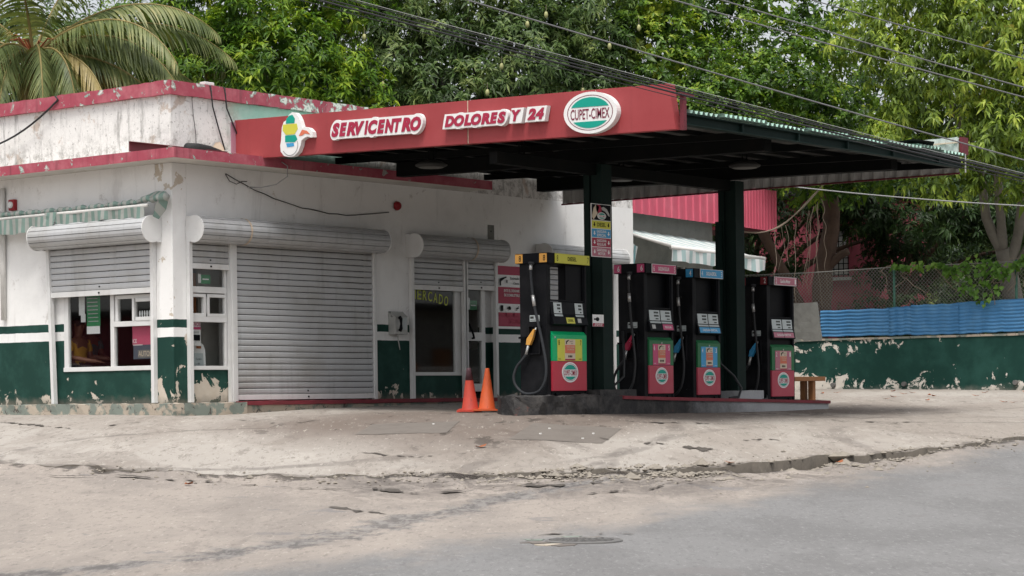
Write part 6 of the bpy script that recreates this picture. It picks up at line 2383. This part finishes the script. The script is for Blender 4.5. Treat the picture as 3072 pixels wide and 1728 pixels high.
def crown(root, blobs, kind, mat, dens=1.0, origin=None, back=-.3):
    kd = KIND[kind]
    P, Dv, U, S = [], [], [], []
    toc = np.array([-FX, -FY, 0.0])
    for (u, d, z, r, *sc) in blobs:
        c = np.array(CW(u, d, z))
        sx = sc[0] if sc else 1.0
        n = int(dens * 88 * r * r * {'far': .5, 'broad': 1.75, 'lime': 1.5}.get(kind, 1.35))
        dr_ = unit(nrg.normal(size=(n * 3, 3)))
        dr_ = dr_[(dr_ @ toc > back) & (dr_[:, 2] > -.75)][:n]
        n = len(dr_)
        # lumpy surface: boughs stand proud of hollows
        lump = np.array([mnoise.noise(Vector(q * 2.2 + c * .7)) for q in dr_]) * .46 + np.array([mnoise.noise(Vector(q * 5 + c)) for q in dr_]) * .24
        rad = r * (1 + lump - np.abs(nrg.normal(0, .09, n)) * (nrg.rand(n) < .75) - (nrg.rand(n) < .12) * nrg.uniform(0, .35, n))
        p = c + dr_ * rad[:, None] * np.array([1, 1, .86 * sx])
        ax_ = unit(dr_ * .75 + np.array([0, 0, .55]) + nrg.normal(0, .22, (n, 3)))
        k = kd['k']
        t1 = unit(np.cross(ax_, nrg.normal(size=(n, 3))))
        t2 = np.cross(ax_, t1)
        an = (np.arange(k) * 2.399)[None, :] + nrg.uniform(0, 6.28, (n, 1)) + nrg.normal(0, .2, (n, k))
        el = nrg.uniform(kd['el'][0], kd['el'][1], (n, k))
        radial = t1[:, None, :] * np.cos(an)[..., None] + t2[:, None, :] * np.sin(an)[..., None]
        dv = radial * np.cos(el)[..., None] + ax_[:, None, :] * np.sin(el)[..., None]
        if kind == 'lime':
            dv = dv * .9 + np.array([0, 0, -.35])
        sz = nrg.uniform(.8, 1.15, (n, 1)) * nrg.uniform(kd['L'][0], kd['L'][1], (n, k))
        st = p[:, None, :] + dv * .02 + ax_[:, None, :] * nrg.uniform(-.1, .06, (n, k))[..., None]
        up_ = ax_[:, None, :] + radial * .2 + nrg.normal(0, .15, (n, k, 3))
        P.append(st.reshape(-1, 3))
        Dv.append(dv.reshape(-1, 3))
        U.append(up_.reshape(-1, 3))
        S.append(sz.ravel())
        # leaves deeper inside the bough mass
        ni = int(120 * r * r * (.5 if kind == 'far' else 1))
        di = unit(nrg.normal(size=(ni, 3)))
        pi = c + di * (r * nrg.uniform(.2, .72, ni))[:, None] * np.array([1, 1, .86])
        P.append(pi)
        Dv.append(unit(di + nrg.normal(0, .8, (ni, 3))))
        U.append(nrg.normal(0, .6, (ni, 3)) + di + np.array([0, 0, .5]))
        S.append(nrg.uniform(.26, .42, ni) * (1.5 if kind == 'far' else 1))
    P, Dv, U, S = map(np.concatenate, (P, Dv, U, S))
    V, Fq = leaf_quads(len(P), S, S * kd['W'] / ((kd['L'][0] + kd['L'][1]) / 2) * nrg.uniform(.85, 1.15, len(S)), P, Dv, U, kd['droop'])
    o = np.array(wloc(root))
    return add('crown', fast_mesh('crown', V - o, Fq, mat), root)


def limb(mb, pts, r0, r1, seg=9, rough_=.0):
    pts = [Vector(p) for p in pts]
    out = []
    for i in range(len(pts) - 1):
        p0, p1, p2, p3 = pts[max(i - 1, 0)], pts[i], pts[i + 1], pts[min(i + 2, len(pts) - 1)]
        for t in (0, .33, .66):
            out.append(.5 * ((2 * p1) + (-p0 + p2) * t + (2 * p0 - 5 * p1 + 4 * p2 - p3) * t * t + (-p0 + 3 * p1 - 3 * p2 + p3) * t ** 3))
    out.append(pts[-1])
    n = len(out)
    mb.tube(out, [(r0 + (r1 - r0) * i / (n - 1)) * (1 + rough_ * mnoise.noise(out[i] * 2.3)) for i in range(n)], seg)
    return mb


def tree(name, label, u, d, r, blobs, kind, mat, bark='bark', dens=1.0, trunk=True, group=None, top=None):
    b = CW(u, d, 0)
    b.z = -.05
    root = thing(name, label, 'tree', b, group)
    crown(root, blobs, kind, MT[mat], dens)
    if trunk:
        m_ = MB()
        zc = sum(q[2] for q in blobs) / len(blobs)
        um, dm = sum(q[0] for q in blobs) / len(blobs), sum(q[1] for q in blobs) / len(blobs)
        fork = CW(u * .7 + um * .3, d * .7 + dm * .3, max(2.2, zc * .5))
        limb(m_, [CW(u, d, -.3), CW(u, d, .8) + Vector((.08, 0, 0)), fork], r, r * .7, 10, .25)
        m_.build('trunk', MT[bark], root, smooth=True)
        for q in blobs:
            m_ = MB()
            e = CW(q[0], q[1] + .3, q[2] + q[3] * .3)
            limb(m_, [fork - Vector((0, 0, .1)), fork.lerp(e, .5) + Vector((0, 0, .3)), e], r * .42, r * .09, 7, .3)
            m_.build('limb', MT[bark], root, smooth=True)
    return root


GB = 'trees standing behind the station'
tree('mango_tree', 'bright green leafy tree between the palm and the dark mango tree', -5.2, 49, .3,
     [(-6.4, 47.5, 6.6, 1.7), (-4.9, 47, 6.9, 1.7), (-5.6, 48, 8.5, 1.9), (-3.7, 47.3, 6.3, 1.35), (-7.4, 48.2, 8.0, 1.6), (-4.1, 48.2, 8.9, 1.6), (-3.9, 48, 5.2, 1.3), (-6.0, 48.5, 10.3, 2.0)], 'mango', 'mango_bright', group=GB)
t2 = tree('mango_tree', 'dark mango tree with hanging fruit above the red fascia', -.2, 50.5, .38,
          [(-2.7, 49, 7.4, 1.6), (-1.3, 48.4, 6.4, 1.5), (.2, 48.6, 7.3, 1.6), (1.5, 49, 6.5, 1.4), (-1.0, 49.2, 8.7, 1.8), (1.3, 49.6, 8.8, 1.6), (-2.9, 49.6, 9.4, 1.7), (-2.4, 48.8, 5.5, 1.2), (.1, 49, 5.2, 1.5), (.3, 50.2, 10.4, 1.9), (2.0, 49.3, 7.8, 1.0)], 'mango', 'mango_dark', 'barkg', group=GB)
fm_ = MB()
fm_.lathe((0, 0, 0), [(.004, .075), (.03, .06), (.044, .015), (.046, -.02), (.03, -.055), (.01, -.075)], 10)
fme = fm_.mesh('fruit', MT['fruit'], True)
sm_ = MB()
sm_.tube([(0, 0, .07), (.005, 0, .22)], .005, 4)
sme = sm_.mesh('fruit_stalk', MT['root'])
o_ = wloc(t2)
for i_ in range(12):
    c = [(-3.1, 46.9, 7.7), (-2.4, 46.9, 6.3), (-.5, 46.7, 6.9), (1.3, 47.3, 6.4), (.4, 46.9, 8.4), (2.2, 47.9, 7.4)][i_ % 6]
    p = CW(c[0] + rnd.gauss(0, .35), c[1] + rnd.uniform(-.1, .4), c[2] + rnd.gauss(0, .35)) - o_
    f_ = add('fruit', fme, t2, p)
    add('fruit_stalk', sme, f_)
t3 = tree('broadleaf_tree', 'glossy green broadleaf tree above the canopy roof', 5.0, 52, .3,
          [(3.4, 50, 7.5, 1.5), (4.7, 49.6, 6.5, 1.5), (6.1, 50, 7.1, 1.6), (3.9, 50.8, 9.0, 1.6), (5.6, 51, 9.2, 1.4), (7.3, 50.4, 6.2, 1.4), (3.1, 49.8, 5.7, 1.1), (5.8, 49.7, 5.3, 1.3), (7.5, 51, 8.3, 1.2), (3.2, 49.9, 8.9, .9), (7.2, 50.6, 4.9, 1.0), (8.6, 51, 5.2, 1.0)], 'broad', 'broad', dens=1.0, trunk=False, group=GB)
m = MB()
limb(m, [CW(7.0, 52, -.2), CW(7.15, 52, .9), CW(7.32, 52, 1.8), CW(7.4, 52, 2.9), CW(7.6, 52, 4.4), CW(6.9, 51.6, 6.4)], .28, .18, 12, .3)
m.build('trunk', MT['bark'], t3, smooth=True)
m = MB()
limb(m, [CW(7.15, 51.9, 1.3), CW(6.75, 51.7, 2.1), CW(6.3, 51.5, 3.0), CW(5.9, 51.2, 3.7), CW(5.2, 51, 5.2)], .15, .1, 10, .3)
part_label(m.build('limb', MT['bark'], t3, smooth=True), 'thick leaning limb')
m = MB()
limb(m, [CW(7.45, 52, 2.9), CW(7.75, 51.8, 3.2), CW(7.95, 51.7, 3.3)], .12, .08, 8)
m.build('limb', MT['bark'], t3, smooth=True)
t4 = tree('lime_leaved_tree', 'yellow-green drooping tree with several pale stems at the right', 10.8, 48.6, .2,
          [(8.9, 46.5, 6.6, 1.4), (10.4, 46, 7.4, 1.6), (11.6, 46, 5.9, 1.4), (9.3, 47, 8.5, 1.6), (11.4, 47, 9, 1.7), (8.3, 46.6, 5.3, 1.0), (10.1, 46, 5.3, 1.2), (12.2, 46.2, 7.4, 1.5), (9.2, 46.3, 4.5, .8), (11.0, 45.8, 4.3, .8), (7.8, 47, 7.6, 1.0)], 'lime', 'lime', 'barkg', trunk=False, group=GB)
m = MB()
limb(m, [CW(11.3, 48.5, -.2), CW(11.15, 48.5, 1.4), CW(11.0, 48.5, 2.4), CW(10.83, 48.4, 3.1)], .26, .17, 12, .25)
m.build('trunk', MT['barkg'], t4, smooth=True)
for pp in ([(10.83, 48.4, 3.0), (10.75, 48.3, 4.2), (10.4, 47.6, 6.2)], [(10.95, 48.4, 2.7), (11.15, 48.3, 3.4), (11.25, 48.1, 4.4), (11.6, 47.4, 6.2)], [(11.05, 48.4, 2.6), (11.5, 48.3, 3.3), (11.9, 48, 4.2), (12.4, 47.3, 6)], [(10.85, 48.4, 3.0), (10.5, 48.5, 3.8), (10.3, 48.3, 5), (9.4, 47.5, 6.5)]):
    m = MB()
    limb(m, [CW(*q) for q in pp], .13, .07, 9, .2)
    m.build('stem', MT['barkg'], t4, smooth=True)
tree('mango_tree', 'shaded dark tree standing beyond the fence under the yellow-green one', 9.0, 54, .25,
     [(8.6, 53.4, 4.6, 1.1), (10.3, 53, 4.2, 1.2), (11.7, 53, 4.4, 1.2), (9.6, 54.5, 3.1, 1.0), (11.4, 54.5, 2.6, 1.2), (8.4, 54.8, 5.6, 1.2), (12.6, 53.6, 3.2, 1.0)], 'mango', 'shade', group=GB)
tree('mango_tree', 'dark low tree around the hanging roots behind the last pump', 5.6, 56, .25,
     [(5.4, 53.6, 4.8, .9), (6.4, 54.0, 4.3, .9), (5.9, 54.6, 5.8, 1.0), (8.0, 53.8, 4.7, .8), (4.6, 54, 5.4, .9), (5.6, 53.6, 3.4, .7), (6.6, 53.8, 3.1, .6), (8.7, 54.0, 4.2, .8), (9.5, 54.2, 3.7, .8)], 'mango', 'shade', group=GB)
# further back: a closing row of big dark crowns
lbl = ['behind the palms at the far left', 'behind the bright green tree', 'behind the left part of the dark mango tree', 'behind the right part of the dark mango tree', 'behind the glossy broadleaf tree', 'behind the pink house', 'behind the yellow-green tree at the right', 'at the far right edge']
for i_, (u, d) in enumerate(((-13.5, 60), (-8.0, 61), (-3.4, 60), (1.4, 61), (5.4, 62), (9.6, 62), (13.6, 61), (17.5, 60))):
    zt = [9.0, 8.6, 9.2, 9.4, 8.2, 7.2, 8.2, 8.6][i_]
    bl = [(u - .9, d, 2.0, 2.4), (u + 1.2, d + .3, 4.4, 2.5), (u - 1.0, d + .4, 5.6 if i_ else 4.2, 2.3)]
    bl.append((u + .5, d + .5, zt, 2.3))
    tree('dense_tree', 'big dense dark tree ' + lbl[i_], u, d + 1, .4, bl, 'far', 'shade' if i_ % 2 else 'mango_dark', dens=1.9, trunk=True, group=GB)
# undergrowth beyond the fence
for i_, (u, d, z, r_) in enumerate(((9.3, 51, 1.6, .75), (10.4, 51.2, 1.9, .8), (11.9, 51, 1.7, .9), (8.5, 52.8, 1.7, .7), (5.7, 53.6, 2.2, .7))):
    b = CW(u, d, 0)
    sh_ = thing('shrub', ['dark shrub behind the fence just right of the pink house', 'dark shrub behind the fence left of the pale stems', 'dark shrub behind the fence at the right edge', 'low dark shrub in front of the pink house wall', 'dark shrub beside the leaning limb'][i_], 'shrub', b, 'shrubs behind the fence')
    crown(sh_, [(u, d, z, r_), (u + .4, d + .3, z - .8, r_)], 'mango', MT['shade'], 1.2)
    m = MB()
    limb(m, [CW(u, d, -.1), CW(u, d, z)], .05, .03, 6)
    m.build('stem', MT['bark'], sh_)

# hanging roots on the leaning limb and the pale bough
hr = thing('hanging_roots', 'pale twisted roots hanging from a bough in front of the dark tree', 'roots', CW(6.6, 49.8, 3.3))
m = MB()
limb(m, [CW(5.0, 48.6, 3.6), CW(5.5, 48.7, 3.55), CW(6.0, 48.9, 3.7), CW(6.5, 49.2, 4.1), CW(7.0, 49.6, 4.6), CW(7.4, 49.9, 5.0)], .016, .03, 6, .6)
m.build('bough', MT['root'], hr, smooth=True)
for i_ in range(10):
    t = rnd.random()
    p0 = CW(5.5 + 2.0 * t, 48.9 + .9 * t, 3.6 + 1.3 * t * t)
    pts_ = [p0]
    for k_ in range(rnd.randint(4, 9)):
        p0 = p0 + Vector((rnd.uniform(-.07, .07), rnd.uniform(-.07, .07), -rnd.uniform(.15, .32)))
        pts_.append(p0)
    m = MB()
    limb(m, pts_, rnd.uniform(.005, .011), .004, 5)
    m.build('root', MT['root'], hr, smooth=True)


# ------------------------------------------------------------ palms
def frond(mb, base, az, el, L, bend, n=66, leaf=.62, dr=1.0, wide=.055, seed=0):
    """arching rib with drooping leaflets; returns the rib points"""
    r_ = random.Random(seed)
    d = Vector((math.cos(az) * math.cos(el), math.sin(az) * math.cos(el), math.sin(el)))
    p = Vector(base)
    rib = [p.copy()]
    side = Vector((-math.sin(az), math.cos(az), 0))
    for i in range(n):
        t = i / n
        d = (d + Vector((0, 0, -bend / n * (0.5 + 1.3 * t)))).normalized()
        p = p + d * (L / n)
        rib.append(p.copy())
        if t < .12:
            continue
        ll = leaf * (math.sin(math.pi * min(1, (t * .93 + .06))) ** .6 + .12) * r_.uniform(.85, 1.1)
        for s in (-1, 1):
            out = (side * s * r_.uniform(.5, .8) + d * .55 + Vector((0, 0, -.12 - .3 * t))).normalized()
            q0 = p
            pts = [q0]
            o = out.copy()
            for k in range(4):
                o = (o + Vector((0, 0, -.34 * dr * r_.uniform(.7, 1.3)))).normalized()
                q0 = q0 + o * ll / 4
                pts.append(q0)
            wv = d * .5 + Vector((0, 0, .1))
            ws = [wide * .7, wide, wide * .8, wide * .5, .004]
            b = len(mb.v)
            for pp, w_ in zip(pts, ws):
                mb.v.append(tuple(pp - d * w_ * .5))
                mb.v.append(tuple(pp + d * w_ * .5))
            for k in range(4):
                mb.f.append((b + 2 * k, b + 2 * k + 1, b + 2 * k + 3, b + 2 * k + 2))
    return rib


def palm(label, c, fronds, rz=.24):
    root = thing('coconut_palm', label, 'palm', (c.x, c.y, 0), 'coconut palms')
    m_ = MB()
    limb(m_, [(c.x + .5, c.y + .3, -.2), (c.x + .25, c.y + .2, 3), (c.x, c.y, c.z - .3)], rz, rz * .7, 12, .2)
    m_.build('trunk', MT['barkg'], root, smooth=True)
    for i, (az, el, L, bend, mt) in enumerate(fronds):
        mb = MB()
        rib = frond(mb, c, az, el, L, bend, seed=i, dr=1.15 if mt != 'palm' else .85, leaf=.72)
        f_ = mb.build('frond', MT[mt], root)
        r2 = MB()
        r2.tube(rib, [.035 - .028 * k / len(rib) for k in range(len(rib))], 6)
        r2.build('rib', MT['palm_dry'], f_, smooth=True)
    m_ = MB()
    for k in range(26):
        a = rnd.uniform(0, 6.28)
        e = Vector((math.cos(a) * rnd.uniform(.3, .8), math.sin(a) * rnd.uniform(.3, .8), rnd.uniform(-.9, .4)))
        m_.tube([c, c + e * .6 + Vector((0, 0, .15)), c + e], [.03, .02, .006], 4)
    m_.build('dry_sheath', MT['dleaf'], root, kind='stuff')
    for k in range(5):
        a = 3.6 + k * .5
        m_ = MB()
        m_.lathe(c + Vector((math.cos(a) * .28, math.sin(a) * .28, -.45 - .08 * (k % 2))), [(.02, -.13), (.09, -.08), (.11, 0), (.08, .09), (.02, .12)], 10)
        m_.build('coconut', MT['fruit'], root, smooth=True)
    return root


# azimuth of "right in the picture" in world terms, and of "towards the viewer"
AR = math.atan2(rt.y, rt.x)
AT = math.atan2(-FY, -FX)
c1 = CW(-9.6, 44.5, 7.0)
palm('coconut palm with drooping yellowing fronds at the top left', c1,
     [(AR + .15, .75, 4.2, 1.5, 'palm'), (AR - .25, .45, 3.6, 1.6, 'palm'), (AR + .35, .25, 3.9, 1.0, 'palm'), (AR - .5, .2, 2.7, 2.2, 'palm_dry'), (AR - .9, .3, 2.6, 2.4, 'palm'), (AR + .05, -.1, 3.3, 1.1, 'palm_dry'), (AR - .1, -.45, 2.3, 1.6, 'palm_dry'),
      (AT + .3, .35, 2.8, 2.4, 'palm'), (AT - .35, .4, 2.7, 2.5, 'palm'), (AT - .7, -.1, 2.3, 2.0, 'palm_dry'), (AR + math.pi, .5, 3.4, 1.8, 'palm'), (AR + math.pi - .4, .2, 2.8, 2.0, 'palm_dry'), (AR + math.pi + .5, .8, 3.6, 1.6, 'palm'), (AT + math.pi, .7, 3.6, 1.6, 'palm'), (AT + math.pi - .6, .4, 3.4, 1.6, 'palm'),
      (AT + math.pi + .7, .5, 3.4, 1.5, 'palm'), (AR, 1.2, 3.2, 1.2, 'palm'), (AT, 1.1, 3.2, 1.9, 'palm'), (AR - .35, -.7, 1.9, 1.2, 'palm_dry'), (AT + .05, -.5, 1.9, 1.4, 'palm_dry'),
      (AR + .25, .55, 4.4, 1.25, 'palm'), (AR - .4, .6, 3.9, 1.7, 'palm'), (AR + .5, .05, 3.6, .9, 'palm_dry'), (AR - .15, .1, 3.7, 1.5, 'palm'), (AT - .2, .1, 2.4, 2.1, 'palm'), (AR + math.pi + .2, .1, 2.8, 1.7, 'palm'), (AR + math.pi - .2, -.3, 2.3, 1.5, 'palm_dry'), (AT + .6, .1, 2.5, 2.0, 'palm'), (AR + .2, -.25, 3.0, .9, 'palm')])
c2 = CW(-8.0, 48.2, 7.9)
palm('coconut palm standing just behind, its long fronds reaching right', c2,
     [(AR + .1, .5, 4.2, 1.3, 'palm'), (AR - .3, .3, 3.8, 1.5, 'palm'), (AR + .45, .2, 3.6, 1.3, 'palm'), (AR - .7, .4, 3.3, 1.9, 'palm'), (AR - .1, -.1, 3.5, 1.2, 'palm_dry'), (AT, .5, 3.0, 2.2, 'palm'), (AT - .5, .3, 3.0, 2.0, 'palm'), (AR + math.pi, .5, 3.2, 1.7, 'palm'), (AR + math.pi - .5, .3, 3.0, 1.8, 'palm'),
      (AT + math.pi, .6, 3.4, 1.5, 'palm'), (AR, 1.1, 3.4, 1.2, 'palm')])


# ------------------------------------------------------------ across the two streets (seen mirrored in the shop glass)
def street_house(name, label, p0, p1, nrm, wall, h):
    """plain one-storey house front from p0 to p1 with a railing before it"""
    p0, p1, nrm = Vector(p0), Vector(p1), Vector(nrm)
    d = (p1 - p0).normalized()
    L = (p1 - p0).length
    root = thing(name, label, 'house', p0 + d * L / 2)
    z0 = p0.z

    def B(mb, s0, s1, d0, d1, za, zb):
        mb.prism([tuple((p0 + d * s + nrm * k)[:2]) + (z0 + za,) for s, k in ((s0, d0), (s1, d0), (s1, d1), (s0, d1))], (0, 0, zb - za))
        return mb
    B(MB(), 0, L, -6, 0, -.5, h).build('wall', MT[wall], root)
    B(MB(), -.3, L + .3, -6.3, .5, h + .002, h + .2).build('roof', MT['tar'], root)
    x = 1.0
    k = 0
    while x < L - 1.5:
        if k % 3 == 1:
            B(MB(), x, x + .95, .004, .05, -.3, 2.05).build('door', MT['wood'], root)
        else:
            wn2 = B(MB(), x, x + 1.2, .004, .05, .9, 2.1).build('window', MT['alu'], root)
            B(MB(), x + .08, x + 1.12, .052, .06, .98, 2.02).build('pane', MT['black'], wn2)
        x += 2.6
        k += 1
    n = int(L / 2.4)
    for i in range(n + 1):
        s_ = L * i / n
        B(MB(), s_ - .16, s_ + .16, 2.0, 2.32, -.5, 1.5).build('pillar', MT['roomtan'], root)
    bm_ = MB()
    B(bm_, 0, L, 2.1, 2.2, .05, .12)
    s_ = 0
    while s_ < L:
        bm_.v, bm_.f = bm_.v, bm_.f
        B(bm_, s_, s_ + .035, 2.13, 2.17, .12, 1.3)
        s_ += .16
    B(bm_, 0, L, 2.1, 2.2, 1.3, 1.36)
    bm_.build('railing', MT['white'], root, kind='stuff')
    return root


street_house('street_house', 'grey house with white railing across the street, seen only mirrored in the shop window', (24, -25, -.4), (50, -25, -.2), (0, 1, 0), 'fibre', 3.4)
street_house('street_house', 'pink house with white railing across the street, seen only mirrored in the side window', (-20, 4, -1.0), (-20, 30, -.8), (1, 0, 0), 'pinkh', 3.4)
